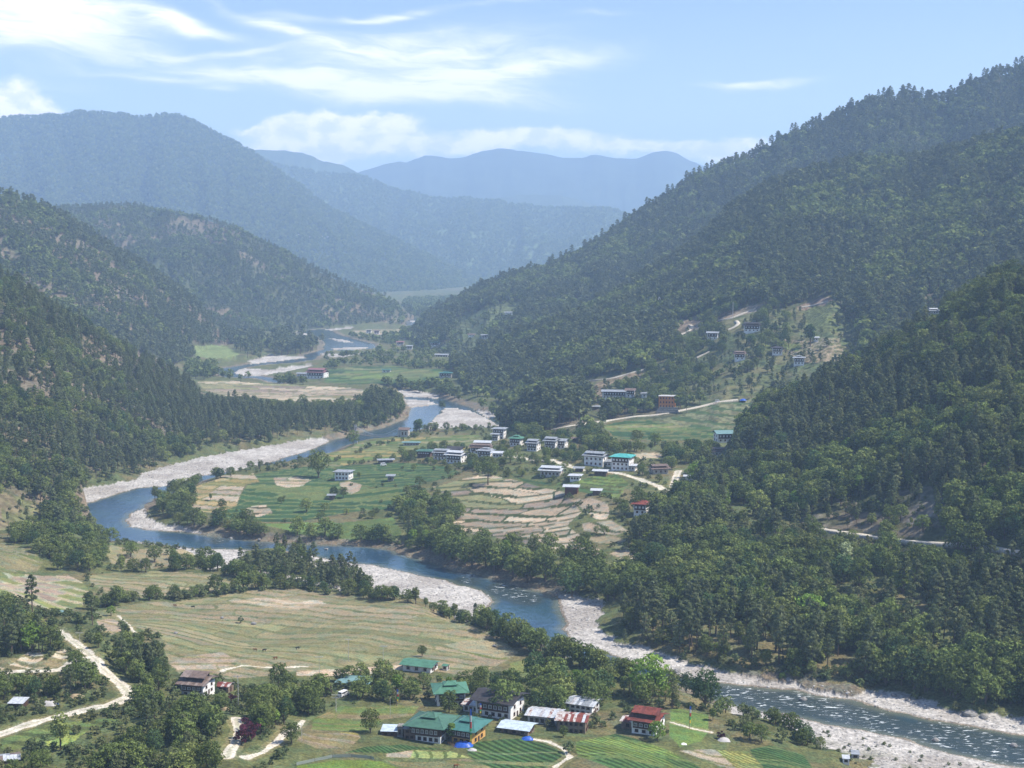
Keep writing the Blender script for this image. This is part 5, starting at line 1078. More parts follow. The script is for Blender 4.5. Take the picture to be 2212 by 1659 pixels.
V_(1040,978,44,9,'wide house with brown sheet roof in the right of the cluster',rz=-10,st=2,sh=2.2,roof='tier',rmat=RBR,rise=1.8,nw=5)
V_(1050,987,30,8,'white house with rounded bluish grey roof in the right of the cluster',rz=-20,st=2,sh=2.4,roof='hip',rmat=RGY,rise=1.3,nw=3)
V_(1076,987,22,6,'small white house with pale roof at the right end of the cluster',rz=-10,st=1,roof='gable',rmat=RW,rise=1.1,nw=3)
V_(1288,1005,44,9,'white two-storey house with tall white pillars and grey two-tier roof',rz=-26,st=2,sh=3.4,roof='tier',rmat=RGY,rise=2.0,nw=4,uppanel=False)
V_(1317,1006,24,6,'low white house between the pillared house and the teal roofed one',rz=-10,st=1,roof='gable',rmat=RGY,rise=1.2,nw=3)
V_(1345,1014,40,10,'three-storey white house with bright teal hipped roof',rz=-22,st=3,sh=2.9,roof='hip',rmat=RTB,rise=1.6,nw=4,nd=3,gap=.9,lantern=False)
V_(1366,1015,17,5,'small pale shed beside the teal roofed tall house',rz=-22,st=1,roof='gable',rmat=RW,rise=.9,nw=2,name='shed',cat='shed')
V_(1192,1026,44,9,'low white house with overlapping pale grey roofs below the village road',rz=-16,st=1,sh=3.2,roof='tier',rmat=RW,rise=2.0,nw=5,wall=WH2)
V_(1298,1025,26,5,'long low shed with pale sheet roof below the pillared house',rz=-14,st=1,sh=2.2,roof='gable',rmat=RW,rise=.8,nw=3,wall=TIM2,name='shed',cat='shed')
V_(1243,1037,21,5,'small white house with pale blue-grey roof on the green terraces',rz=-12,st=1,sh=2.8,roof='hip',rmat=RW,rise=.8,nw=3,lantern=False)
V_(1235,1066,27,5.5,'dark red-brown barn with pale metal roof at the edge of the rice terraces',rz=-10,st=1,sh=4.2,roof='gable',rmat=RW,rise=1.0,nw=2,wall=simple('dark red boards',(.12,.045,.035)),name='barn',cat='barn')
V_(1289,1067,16,4,'small open hut with pale roof right of the dark red barn',rz=-10,st=1,sh=2.0,roof='gable',rmat=RW,rise=.9,nw=1,wall=TIM2,name='hut',cat='hut')
V_(1251,1019,16,4,'small dark hut with a pale patch on its roof behind the terraces',rz=-10,st=1,sh=2.2,roof='gable',rmat=RGY,rise=.8,nw=2,wall=TIM2,name='hut',cat='hut')
V_(889,961,34,4,'long low teal-roofed shed near the river footbridge',rz=-4,st=1,sh=1.8,roof='gable',rmat=simple('faded teal roof',(.16,.27,.27)),rise=.6,nw=5,wall=WH2,name='shed',cat='shed')
V_(833,999,30,5,'long low grey-roofed shed in the middle of the peninsula',rz=12,st=1,sh=1.8,roof='gable',rmat=RGY,rise=.7,nw=4,wall=MUD,name='shed',cat='shed')
V_(844,1038,12,4,'small square stone hut among green crops',rz=0,st=1,sh=3,roof='shed',rmat=RGY,rise=.3,nw=1,wall=STN,name='hut',cat='hut')
V_(717,1077,11,3.5,'small grey hut on the lower crop terraces',rz=0,st=1,sh=2,roof='gable',rmat=RGY,rise=.5,nw=1,wall=MUD,name='hut',cat='hut')
V_(1243,954,12,4,'small dark roofed shed right of the pair of white houses',rz=0,st=1,sh=2.2,roof='gable',rmat=RBR,rise=.8,nw=1,wall=TIM2,name='shed',cat='shed')
V_(1328,860,52,11,'long two-storey white house with dark window bays on the slope above the valley road',rz=-8,st=2,sh=3.2,roof='gable',rmat=RGY,rise=1.4,nw=7,nd=2,on=['I','J'])
V_(1362,858,18,7,'dark roofed end block joined to the long white house on the slope',rz=-8,st=2,sh=3.2,roof='gable',rmat=RBR,rise=1.8,nw=2,on=['I','J'],name='house_block')
V_(1391,858,12,4,'small pale hut between the long white house and the orange building',rz=0,st=1,roof='gable',rmat=RGY,rise=.9,nw=1,on=['I'],name='hut',cat='hut')
V_(1286,884,16,4,'dark little hut below the long white house',rz=0,st=1,sh=2.2,roof='shed',rmat=RGY,rise=.5,nw=1,wall=TIM2,name='hut',cat='hut')
V_(1441,881,34,10,'unfinished three-storey orange building with flat pale roof',rz=-12,st=3,sh=3.2,roof='flat',rmat=CON,rise=.3,nw=5,nd=3,wall=ORG,uppanel=False,gap=0,oh=.5)
V_(1562,954,34,9,'white two-storey house with pale teal roof at the edge of the near hillside wood',rz=10,st=2,sh=3.2,roof='gable',rmat=simple('faded teal roof',(.16,.27,.27)),rise=2.2,nw=3,wall=WH)
V_(1552,983,26,7,'brown roofed house half hidden in trees below the teal roofed one',rz=10,st=1,roof='tier',rmat=RBR,rise=1.8,nw=3)
V_(1386,1109,27,7.5,'isolated two-storey white house with red rusted roof right of the rice terraces',rz=-20,st=2,sh=2.8,roof='hip',rmat=RRD,rise=1.5,nw=2,lantern=False,gap=.8,oh=1.4)
V_(1489,1037,16,4,'small pale metal-roofed shed beside the rounded light green tree',rz=-10,st=1,sh=2.2,roof='gable',rmat=RW,rise=.7,nw=1,name='shed',cat='shed')
V_(1423,1021,34,8,'house with curved grey-brown roof behind the descending road',rz=12,st=1,roof='tier',rmat=RBR,rise=2,nw=3,wall=WH2)
V_(1624,716,34,10,'broad dark-roofed white house high on the mountainside',rz=-10,st=2,sh=3,roof='tier',rmat=RDK,rise=2.4,nw=4,on=['I'])
V_(1540,733,22,8,'narrow white house below the looped track on the mountainside',rz=-16,st=2,sh=3.2,roof='gable',rmat=RGY,rise=1.6,nw=2,on=['I'])
V_(1598,777,22,8,'white house with brown roof half hidden by trees on the mountainside',rz=-10,st=2,sh=2.8,roof='tier',rmat=RBR,rise=2,nw=2,on=['I'])
V_(1679,765,21,8,'square white house with dark flat-hipped roof on the mountainside terraces',rz=-12,st=2,sh=3,roof='hip',rmat=RDK,rise=1.4,nw=3,on=['I'],lantern=False)
V_(1726,787,22,8,'square white house with grey roof lowest on the mountainside terraces',rz=-12,st=2,sh=3,roof='hip',rmat=RGY,rise=1.4,nw=3,on=['I'])
V_(1763,736,7,4,'tiny white hut beside the lone dark tree on the mountainside terraces',rz=0,st=1,roof='gable',rmat=RW,rise=.8,nw=1,on=['I'],name='hut',cat='hut')
V_(2016,678,18,7,'pale blue-roofed house just above the near hillside at the right',rz=0,st=1,roof='tier',rmat=RW,rise=2,nw=3,on=['I'])
V_(686,817,40,14,'white compound with faded red tiered roofs beside the far river',rz=-16,st=2,sh=4,roof='tier',rmat=RPK,rise=4,nw=5,on=None,name='monastery',cat='building')
V_(655,812,24,8,'long low grey-roofed hall left of the red roofed compound',rz=-10,st=1,roof='gable',rmat=RGY,rise=1.4,nw=4,name='hall',cat='building')
V_(941,748,18,9,'white house with green roof on the far terraced slope',rz=-10,st=2,sh=3,roof='hip',rmat=RDG,rise=1.6,nw=2,on=['H'])
V_(955,775,28,9,'white house with grey roof lower on the far terraced slope',rz=-10,st=2,sh=3,roof='gable',rmat=RGY,rise=1.6,nw=3,on=['H'])
V_(963,815,26,9,'dark house with blue-green roof above the river road bend',rz=-6,st=2,sh=2.6,roof='hip',rmat=RT,rise=1.4,nw=3,wall=WH2,on=['H','I'])
V_(835,804,17,8,'small house with dull green roof on the far river plain',rz=0,st=1,roof='gable',rmat=RDG,rise=1.4,nw=2)
V_(865,746,15,8,'white house with reddish roof among trees on the far plain',rz=0,st=2,roof='gable',rmat=RPK,rise=1.4,nw=2)
V_(885,755,12,8,'small white house right of the reddish roofed one on the far plain',rz=0,st=2,roof='gable',rmat=RGY,rise=1.4,nw=2)
V_(1019,727,14,8,'small white house upper middle on the far terraced slope',rz=0,st=1,roof='gable',rmat=RBR,rise=1.6,nw=2,on=['H'])
V_(1047,732,13,8,'small white house at the wood edge on the far terraced slope',rz=0,st=2,roof='gable',rmat=RGY,rise=1.4,nw=2,on=['H'])
V_(1099,679,16,9,'white house highest on the far terraced slope',rz=0,st=1,roof='gable',rmat=RGY,rise=1.5,nw=2,on=['H'])
V_(797,719,10,9,'small white building left of a pair beside the distant tan field',rz=0,st=2,roof='flat',rmat=CON,rise=.4,nw=2)
V_(814,721,11,9,'small white building with brown roof beside the distant tan field',rz=0,st=2,roof='gable',rmat=RBR,rise=1.6,nw=2)
print('houses', time.time() - T0)
for r_ in HS[24:]:
    if 'orange' not in r_['label']: r_.scale = (1, 1, .86)
# far town: small houses on the distant plain and on the far slopes
def tiny(px, py, w_, h_, on=None, col=WH, roof=RGY, lab='', grp='houses of the distant town'):
    if on: 
        h = on_loft(on, px, py)
        if not h: return
        q = h[0]
    else: q = Vector(unproj(px, py, 4).tolist() + [3.5])
    W = w_ * q.y / F; Hh_ = h_ * q.y / F * .62; r = empty('town_house', (q.x, q.y, q.z), R(rnd.uniform(-30, 30))); tag(r, lab, 'house', grp)
    D = W * .7; MB().box(-W / 2, W / 2, -D / 2, D / 2, -6, Hh_).build('wall', col, r); gable(r, 'roof', -W / 2, W / 2, -D / 2, D / 2, Hh_, Hh_ * .35, 1, roof)
    MB().box(-W * .3, W * .3, -D / 2 - .1, -D / 2 + .2, Hh_ * .35, Hh_ * .7).build('window', GLS, r)
ORDN = 'leftmost second-from-left third-from-left fourth-from-left fifth-from-left sixth-from-left seventh-from-left eighth-from-left ninth-from-left tenth-from-left tenth-from-right ninth-from-right eighth-from-right seventh-from-right sixth-from-right fifth-from-right fourth-from-right third-from-right second-from-right rightmost'.split()
for i in range(20):
    x = 848 + i * 7.4 + rnd.uniform(-2, 2); tiny(x, 638 + rnd.uniform(-3, 3) - (x - 850) * .012, rnd.uniform(2.2, 4.5), rnd.uniform(1.5, 2.6), None, WH if rnd.random() < .7 else WH2, rnd.choice([RGY, RW, RBR]), ORDN[i] + ' small pale house in the distant town on the valley floor')
for i in range(14):
    t = (i + rnd.uniform(.2, .8)) / 14; tiny(630 + t * 86, 510 - 3 * math.sin(t * 6) + rnd.uniform(-4, 4), rnd.uniform(2.5, 5), rnd.uniform(1.6, 2.8), ['D'], WH, rnd.choice([RPK, RGY]), (ORDN[i] if i < 7 else ORDN[i + 6]) + ' small pale building in the hamlet on the blue mountain flank', 'hamlet on the blue mountain flank')
for i in range(5): tiny(1284 + i * 6 + rnd.uniform(-1, 1), 455 + rnd.uniform(-1, 1), 4, 1.8, ['C'], WH, RPK, ['leftmost','second-from-left','middle','second-from-right','rightmost'][i] + ' pale building on the crest of the sunlit mountain spur', 'buildings on the far spur crest')
# ------------------------------------------------------------------ poles, flags, animals, small things
def pole(px, py, h, lab, arms=2, wood_=False, name='utility_pole', cat='utility pole', on=None, r=.13):
    q = (on_loft(on, px, py, True)[0] if on else place(px, py)); e = empty(name, (q.x, q.y, q.z)); tag(e, lab, cat)
    MB().cyl(0, 0, -.5, h, r, 7, r * .6).build('pole', CON if not wood_ else TIM2, e)
    for k in range(arms):
        z = h - .4 - .9 * k; MB().box(-1.3, 1.3, -.06, .06, z, z + .12).build('crossarm', MET, e)
        m = MB(); [m.cyl(x, 0, z + .12, z + .35, .06, 5) for x in (-1.15, -.5, .5, 1.15)]; m.build('insulators', simple('porcelain', (.55, .5, .45)), e)
    return e
pole(515,1533,10.5,'tall pale steel utility pole in front of the old brown farmhouse',1); pole(127+599,1537,5.5,'short double-armed utility pole left of the yellow vegetable strips',2)
pole(828,1443,8,'slender utility pole on the pasture behind the teal roofed house',1,r=.09); pole(753,1428,8,'slender utility pole in the middle of the big pasture',1,r=.09); pole(652,1600,5,'thin pole beside the garden plots',0,r=.07)
pole(843,1551,6.5,'thin pole among the vegetable strips',0,r=.07); pole(690,1462,7,'slender pole at the near pasture edge',1,r=.08); pole(172,1384,3.0,'low post with a pale board beside the dirt track',1,r=.08,name='sign_post',cat='signpost')
pole(1583,684,14,'tall pale pole beside the track on the mountainside',0,on=['I'],r=.35); pole(1349,765,12,'pale pole in the wood above the long white house',0,on=['I'],r=.3); pole(772,958,7,'pale suspension mast on the left bank of the footbridge',0,r=.3,name='bridge_mast',cat='mast')
FC = [(.02, .10, .42), (.60, .60, .58), (.45, .05, .04), (.05, .28, .09), (.60, .45, .05)]
def flagpole(px, py, h, lab):
    q = place(px, py); e = empty('prayer_flag', (q.x, q.y, q.z), R(rnd.uniform(-20, 20))); tag(e, lab, 'prayer flag'); MB().cyl(0, 0, -.4, h, .09, 6, .05).build('pole', TIM2, e)
    n = 5; z1 = h - .3; L = (h - 1.8) / n
    for i in range(n):
        m = MB(); k = 4; za, zb = z1 - i * L, z1 - (i + 1) * L
        pts = [(.08 + .16 * j, .06 * math.sin(j * 1.7 + i)) for j in range(k)]
        for j in range(k - 1): m.quad((pts[j][0], pts[j][1], za), (pts[j + 1][0], pts[j + 1][1], za), (pts[j + 1][0], pts[j + 1][1], zb), (pts[j][0], pts[j][1], zb))
        m.build('flag_panel', simple('flag cloth %d' % i, FC[i]), e)
flagpole(1015,1612,11,'tall prayer flag pole in front of the ochre-walled house'); flagpole(1489,1573,7,'prayer flag pole with five colours on the grass yard'); flagpole(857,1525,5.5,'prayer flag left of the bright green roofed house')
flagpole(1036,1552,5,'prayer flag in front of the dark roofed farmhouse'); flagpole(1207,1532,4.5,'prayer flag behind the rust-streaked barn'); flagpole(535,1530,4,'short prayer flag beside the tall steel pole')
def cow(px, py, lab, col, s=1.0):
    q = place(px, py); e = empty('cow', (q.x, q.y, q.z), R(rnd.uniform(-40, 40) + rnd.choice([0, 180]))); tag(e, lab, 'cow', 'cattle grazing on the pasture')
    m = bpy.data.meshes.new('cow_body'); bm = bmesh.new()
    P = [(-.8,0,1.15,.28),(-.4,0,1.12,.34),(.2,0,1.12,.36),(.6,0,1.18,.30),(.95,0,1.25,.18),(1.2,0,1.05,.15),(1.38,0,.85,.10),(-.7,.2,.75,.13),(-.66,.2,.4,.08),(-.7,.2,.04,.07),(-.7,-.2,.75,.13),(-.62,-.2,.4,.08),(-.68,-.2,.04,.07),(.55,.2,.75,.12),(.57,.2,.4,.075),(.55,.2,.04,.07),(.55,-.2,.75,.12),(.6,-.2,.4,.075),(.6,-.2,.04,.07),(-1.0,0,1.1,.06),(-1.08,0,.6,.035),(1.12,.16,1.2,.05),(1.12,-.16,1.2,.05)]
    Ed = [(1,0),(1,2),(2,3),(3,4),(4,5),(5,6),(0,7),(7,8),(8,9),(0,10),(10,11),(11,12),(3,13),(13,14),(14,15),(3,16),(16,17),(17,18),(0,19),(19,20),(5,21),(5,22)]
    m.from_pydata([(a * s, b * s, c * s) for a, b, c, d in P], Ed, []); o = bpy.data.objects.new('body', m); COL.objects.link(o); o.parent = e
    o.modifiers.new('skin', 'SKIN')
    for i, p in enumerate(P): m.skin_vertices[0].data[i].radius = (p[3] * s, p[3] * s)
    m.skin_vertices[0].data[1].use_root = True
    o.modifiers.new('sub', 'SUBSURF').levels = 1; m.materials.append(col); o.modifiers['sub'].render_levels = 1
CB = simple('brown cow hide', (.16, .065, .03), noise=.2); CK = simple('black cow hide', (.02, .018, .018)); CWm = simple('white cow hide', (.6, .57, .5))
for px, py, c, l in [(378,1311,CB,'reddish brown cow near the far left hedge of the pasture'),(417,1314,CK,'black cow right of the reddish one near the far hedge'),(551,1407,CB,'dark brown cow left of a pair in the middle pasture'),(571,1408,CK,'dark cow right of a pair in the middle pasture'),
   (595,1425,CB,'reddish brown cow above the pale ploughed strip'),(643,1403,CK,'dark cow alone in the middle of the pasture'),(985,1659,CB,'brown cow at the bottom edge below the pale green bed'),(897,1595,CWm,'white cow standing in front of the dark green roofed farmhouse'),(540,1215,CB,'small brown cow on the riverside flat')]: cow(px, py, l, c, .72)
def boulder(px, py, s, lab, flat=.6):
    q = place(px, py); rs = np.random.RandomState(int(px)); bm = bmesh.new(); bmesh.ops.create_icosphere(bm, subdivisions=2, radius=1)
    for v in bm.verts: n = Vector(v.co); k = .75 + .5 * float(vnoise(np.array([n.x * 1.7 + px]), np.array([n.y * 1.7 + n.z * 1.3]), 5)[0]); v.co = Vector((n.x * k * s, n.y * k * s * .8, n.z * k * s * flat))
    me = bpy.data.meshes.new('boulder'); bm.to_mesh(me); bm.free(); me.materials.append(simple('grey boulder', (.24, .23, .215), noise=.4, nsc=.6)); o = bpy.data.objects.new('boulder', me); COL.objects.link(o)
    o.location = (q.x, q.y, q.z + s * .12); o.rotation_euler = (0, 0, rs.uniform(0, 6)); tag(o, lab, 'boulder'); return o
for px, py, s, l in [(2093,1545,2.6,'biggest grey boulder at the foot of the right wood on the river edge'),(2125,1550,1.7,'low flat boulder right of the biggest one'),(1703,1472,1.9,'grey boulder beside the small bright green bush on the right bank'),(1735,1512,1.6,'boulder breaking the rapids in mid river'),(1961,1513,1.3,'grey boulder at the top of the far gravel strip'),
   (1931,1503,1.1,'boulder left on the top of the far gravel strip'),(500,1163,1.3,'pale boulder at the peninsula bank'),(705,1187,1.1,'pale rock in the river off the scrubby bank'),(560,1166,1.1,'grey rock at the water edge under the peninsula trees'),(1068,1395+1,1.0,'pale rock by the riverside bushes'),(1092,1352,1.3,'pale flat rock in the blue water near the bushes'),(1460,1452,1.8,'pale angular rock on the near end of the right bank'),
   (548,1348,1.2,'dark rock with a bush in the middle of the pasture'),(480,1335,.9,'grey rock on the old terrace lines of the pasture'),(380,1368,.9,'grey rock left in the pasture'),(2190,1612,1.3,'pale boulder in the rapids at the right edge'),(2021,1600,1.3,'dark wet boulder in the lower rapids')]: boulder(px, py, s, l)
def tarp(px, py, s, lab, mat, name='tarpaulin_heap', cat='tarpaulin'):
    q = place(px, py); n = 9; rs = np.random.RandomState(int(px * 3)); V = []; Fq = []
    for i in range(n):
        for j in range(n):
            u, v = i / (n - 1) * 2 - 1, j / (n - 1) * 2 - 1; z = max(0, 1 - u * u - v * v) ** .6 * s * .5 * (0.7 + .6 * rs.rand()) ; V.append((u * s * (1 + .1 * rs.rand()), v * s * .7, z))
    for i in range(n - 1):
        for j in range(n - 1): a = i * n + j; Fq.append((a, a + n, a + n + 1, a + 1))
    o = new_mesh(name, V, Fq, mat, smooth=False); o.location = (q.x, q.y, q.z); tag(o, lab, cat)
tarp(1001,1612,2.6,'blue tarpaulin thrown over a heap in front of the ochre-walled house',BLU); tarp(1139,1597,1.6,'blue tarpaulin at the corner of the rounded crop field',BLU); tarp(108,1522,2.2,'pale sheet heap with blue edges on the left road terrace',simple('pale sheeting',(.42,.40,.38)))
tarp(120,1521,1.0,'small blue tarpaulin next to the pale sheet heap',BLU); tarp(165,1506,2.0,'straw heap at the wood edge of the road terrace',simple('straw',(.36,.28,.17),noise=.3),'straw_heap','straw heap'); tarp(484,1542-9,1.6,'straw stack beside the pole near the farmhouse',simple('straw',(.36,.28,.17)),'straw_heap','straw heap')
tarp(468,1531,1.8,'grey sheet spread beside the straw stack',RGY); tarp(1020,1621,1.2,'pale sack heap beside the blue tarpaulin',simple('pale sheeting',(.42,.40,.38))); tarp(1563,1600,1.8,'pale sheet heap beside the purple bushes',simple('pale sheeting',(.42,.40,.38))); tarp(1477,1608,.8,'white cloth lying on the grass yard',WH); tarp(1605,865,2.5,'blue tarpaulin beside the valley road bend',BLU)
def planks(px, py, lab):
    q = place(px, py); e = empty('plank_pile', (q.x, q.y, q.z), R(35)); tag(e, lab, 'plank pile')
    for i in range(7): m = MB(); m.bar((i * .35 - 1, -1.6 + rnd.uniform(-.3, .3), .1 + .05 * (i % 3)), (i * .4 - 1, 1.8 + rnd.uniform(-.3, .3), .7 + .05 * (i % 3)), .08, 4); m.build('plank', TIM2, e)
planks(982,1611,'loose leaning planks left of the blue tarpaulin')
def van(px, py, lab, rz, s=1.0):
    q = place(px, py); e = empty('van', (q.x, q.y, q.z), R(rz)); tag(e, lab, 'van'); m = MB(); m.box(-2.0, 2.0, -.8, .8, .35, 1.1).box(-1.9, 1.2, -.75, .75, 1.1, 1.85); m.build('body', simple('white car paint', (.7, .7, .7), .3, .5), e)
    MB().box(-1.7, 1.0, -.77, .77, 1.2, 1.65).build('side_windows', GLS, e); MB().slab([(1.22, -.7, 1.8), (1.22, .7, 1.8), (1.7, .7, 1.12), (1.7, -.7, 1.12)], .05).build('windscreen', GLS, e); MB().box(-1.93, -1.88, -.6, .6, 1.2, 1.7).build('rear_window', GLS, e)
    for x in (-1.3, 1.3):
        for y in (-.82, .82): m = MB(); m.bar((x, y - .1, .33), (x, y + .1, .33), .33, 10); m.build('wheel', simple('tyre', (.02, .02, .02)), e)
    for y in (-.6, .6): MB().box(1.99, 2.03, y - .15, y + .15, .7, .85).build('headlight', simple('lamp lens', (.5, .5, .5), .2, .6), e)
van(742,1504,'small white van parked among trees left of the tank shed',60); van(828,1006,'white vehicle beside the long shed in the middle of the peninsula',20); van(1550,869,'white vehicle on the valley road right of the orange building',10)
def mast():
    h = on_loft(['I'], 1424, 664, True); q = h[0]; e = empty('lattice_mast', tuple(q)); tag(e, 'pale lattice mast standing on a bare shoulder of the mountainside', 'mast'); H_ = 12
    for sx, sy in ((-1, -1), (1, -1), (1, 1), (-1, 1)): MB().bar((sx * 3, sy * 3, -1), (sx * .5, sy * .5, H_), .22).build('leg', MET, e)
    m = MB()
    for k in range(4):
        z0, z1 = H_ * k / 4, H_ * (k + 1) / 4; a, b = 3 - 2.5 * k / 4, 3 - 2.5 * (k + 1) / 4
        m.bar((-a, -a, z0), (b, -b, z1), .1).bar((a, -a, z0), (-b, -b, z1), .1).bar((-a, a, z0), (b, b, z1), .1).bar((-a, -a, z0), (-b, b, z1), .1).bar((a, -a, z0), (b, b, z1), .1)
    m.build('bracing', MET, e)
mast()
def footbridge():
    a = place(862, 943); b = place(768, 950); a = Vector((a.x, a.y, 5.5)); b = Vector((b.x, b.y, 5.0)); e = empty('footbridge', tuple(a)); tag(e, 'thin suspension footbridge crossing the river below the gravel island', 'footbridge'); d = b - a; side = Vector((-d.y, d.x, 0)).normalized()
    n = 24; dk = MB(); cb = MB(); hg = MB()
    P = [d * (i / n) + Vector((0, 0, -1.6 * math.sin(math.pi * i / n))) for i in range(n + 1)]; C = [d * (i / n) + Vector((0, 0, 6 - 6.3 * math.sin(math.pi * i / n))) for i in range(n + 1)]
    for i in range(n):
        for s_ in (-.8, .8): cb.bar(C[i] + side * s_, C[i + 1] + side * s_, .10); hg.bar(P[i] + side * s_, C[i] + side * s_, .05)
        p, q = P[i], P[i + 1]; dk.quad(p - side * .7, p + side * .7, q + side * .7, q - side * .7)
    dk.build('deck', TIM2, e); cb.build('cable', MET, e); hg.build('hanger', MET, e)
    for i, p in enumerate((Vector((0, 0, 0)), d)):
        m = MB(); [m.box(p.x + side.x * s_ - .3, p.x + side.x * s_ + .3, p.y + side.y * s_ - .3, p.y + side.y * s_ + .3, -5, 6.5) for s_ in (-1.1, 1.1)]; m.build('tower', CON, e)
footbridge()
house(875,943,17,6,'stone bridge house with dark openings at the right end of the footbridge',rz=-10,st=1,sh=5,roof='gable',rmat=RBR,rise=1.5,nw=2,nd=1,wall=WH2,name='bridge_house',cat='bridge house',lod=1)
def fence(P, h, lab, mat, gap=2.2, name='fence'):
    Q = hit_many(P); Z = []
    for i in range(len(Q) - 1):
        n = max(2, int(np.linalg.norm(Q[i + 1][:2] - Q[i][:2]) / gap))
        for j in range(n): t = j / n; Z.append(Q[i] * (1 - t) + Q[i + 1] * t)
    Z = np.array(Z); Z[:, 2] = floor_z(Z[:, 0], Z[:, 1]); e = empty(name, tuple(Z[0])); tag(e, lab, 'fence'); o = Z[0]
    for i, p in enumerate(Z):
        if i % 2 == 0: q = p - o; MB().cyl(q[0], q[1], q[2] - .3, q[2] + h, .05, 5).build('post', TIM2, e)
    m = MB()
    for i in range(len(Z) - 1): a, b = Z[i] - o, Z[i + 1] - o; m.slab([(a[0], a[1], a[2] + h * .9), (b[0], b[1], b[2] + h * .9), (b[0], b[1], b[2] + .1), (a[0], a[1], a[2] + .1)], .03)
    m.build('netting', mat, e)
fence([(640,1654),(680,1645),(718,1637),(760,1636),(801,1640),(815,1644)],1.0,'pale green net fence curving round the lime grass at the bottom edge',simple('pale netting',(.40,.44,.38)))
fence([(1432,1463),(1465,1470),(1500,1474)][:2],1.0,'short pale fence on the right bank near the rocks',simple('pale netting',(.40,.44,.38)))
fence([(1714,1437),(1745,1440),(1775,1441)],1.2,'low rail fence under the riverside pines',TIM2)
def retaining():
    h = ray_all(1441, 893)[0]; e = empty('retaining_wall', (h.x, h.y, h.z), R(-12)); tag(e, 'grey stepped stone retaining wall below the orange building', 'retaining wall')
    for k in range(3): MB().box(-9 + k * 1.2, 9 - k * .6, k * 1.2, k * 1.2 + 1.1, -3, 1.6 + k * 1.5).build('wall_course', STN, e)
retaining()
print('small things', time.time() - T0)
H1 = dict(pine=(10, 16), broad=(5.5, 13.5), shrub=(2, 4), farpine=(9, 18), farbroad=(7, 15), bright=(7, 11), dark=(8, 12))
loft_forest('L', 5.6, [('broad', .48), ('bright', .05), ('pine', .47)], H1, 'near right hillside')
loft_forest('L', 5.0, [('shrub', 1)], dict(shrub=(2.5, 5)), 'near right hillside')
loft_forest('G', 6.2, [('broad', .25), ('pine', .75)], dict(pine=(8, 14), broad=(6, 10)), 'near left hillside', bare=(38, .42, .50, .64))
loft_forest('G', 6.5, [('shrub', 1)], dict(shrub=(1.8, 4)), 'near left hillside')
loft_forest('I', 6.2, [('farbroad', .36), ('farpine', .64)], dict(farpine=(11, 17), farbroad=(9, 13)), 'right village mountainside')
loft_forest('J', 5.2, [('farbroad', .1), ('farpine', .9)], dict(farpine=(13, 19), farbroad=(8, 12)), 'pine knoll')
loft_forest('H', 7.4, [('farbroad', .35), ('farpine', .65)], dict(farpine=(13, 20), farbroad=(11, 15)), 'far right mountainside')
loft_forest('Fh', 6.2, [('farbroad', .25), ('farpine', .75)], dict(farpine=(9, 15), farbroad=(7, 11)), 'second left hill', bare=(60, .5, .50, .64))
loft_forest('E', 8.2, [('farbroad', .4), ('farpine', .6)], dict(farpine=(9, 14), farbroad=(8, 11)), 'middle left hill', bare=(90, .4, .54, .66))
loft_forest('D', 15, [('farbroad', 1)], dict(farbroad=(12, 19)), 'blue mountain', vmax=1.03)
loft_forest('C', 19, [('farbroad', 1)], dict(farbroad=(14, 22)), 'sunlit mountain spur', vmax=1.03)
BW = [('broad', .9), ('bright', .03), ('pine', .07)]
wood([(395,1133),(430,1152),(560,1166),(700,1174),(800,1180),(880,1202),(905,1185),(860,1165),(760,1166),(640,1156),(560,1140),(430,1122)], 5.5, [('broad', .75), ('shrub', .25)], dict(broad=(6, 10), shrub=(2, 4)), 'peninsula bank')
wood([(855,1080),(880,1062),(940,1068),(985,1095),(1000,1125),(965,1150),(975,1190),(900,1200),(862,1180),(880,1130)], 5.6, BW, dict(broad=(4.5, 9)), 'peninsula gully')
wood([(820,1062),(900,1045),(990,1022),(1090,1008),(1120,992),(1060,985),(1010,1005),(930,1030),(850,1048)], 7, BW, dict(broad=(6, 10)), 'peninsula gully')
wood([(900,1206),(975,1172),(1060,1180),(1110,1190),(1250,1208),(1330,1210),(1400,1228),(1500,1262),(1440,1312),(1320,1292),(1200,1280),(1050,1250),(950,1226)], 5.6, [('broad', .95), ('bright', .02), ('pine', .03)], dict(broad=(9, 14.5)), 'riverside wood')
wood([(1330,1110),(1400,1090),(1440,1070),(1500,1050),(1560,1000),(1620,1120),(1640,1250),(1560,1350),(1450,1320),(1400,1245),(1420,1215),(1360,1150)], 5.8, [('broad', .72), ('bright', .03), ('pine', .25)], dict(broad=(7, 12), pine=(9, 14)), 'wooded slope')
wood([(1305,1325),(1400,1335),(1500,1352),(1600,1368),(1700,1385),(1850,1415),(1925,1455),(1890,1470),(1800,1468),(1700,1450),(1600,1440),(1500,1420),(1400,1395),(1330,1362)], 6.0, [('pine', .86), ('broad', .14)], dict(pine=(11, 17), broad=(5, 9)), 'riverside pine grove')
wood([(1480,1300),(1560,1240),(1620,1190),(1760,1230),(1900,1330),(2050,1400),(2212,1440),(2300,1500),(2000,1470),(1930,1450),(1850,1410),(1700,1380),(1560,1345)], 5.8, [('broad', .80), ('pine', .16), ('bright', .04)], dict(broad=(8, 13), pine=(9, 14)), 'right valley wood')
wood([(1860,1450),(1920,1455),(2000,1445),(2300,1490),(2300,1560),(2212,1540),(2100,1522),(1980,1492),(1900,1478)], 5.2, [('broad', .95), ('bright', .05)], dict(broad=(9, 14)), 'right river bank')
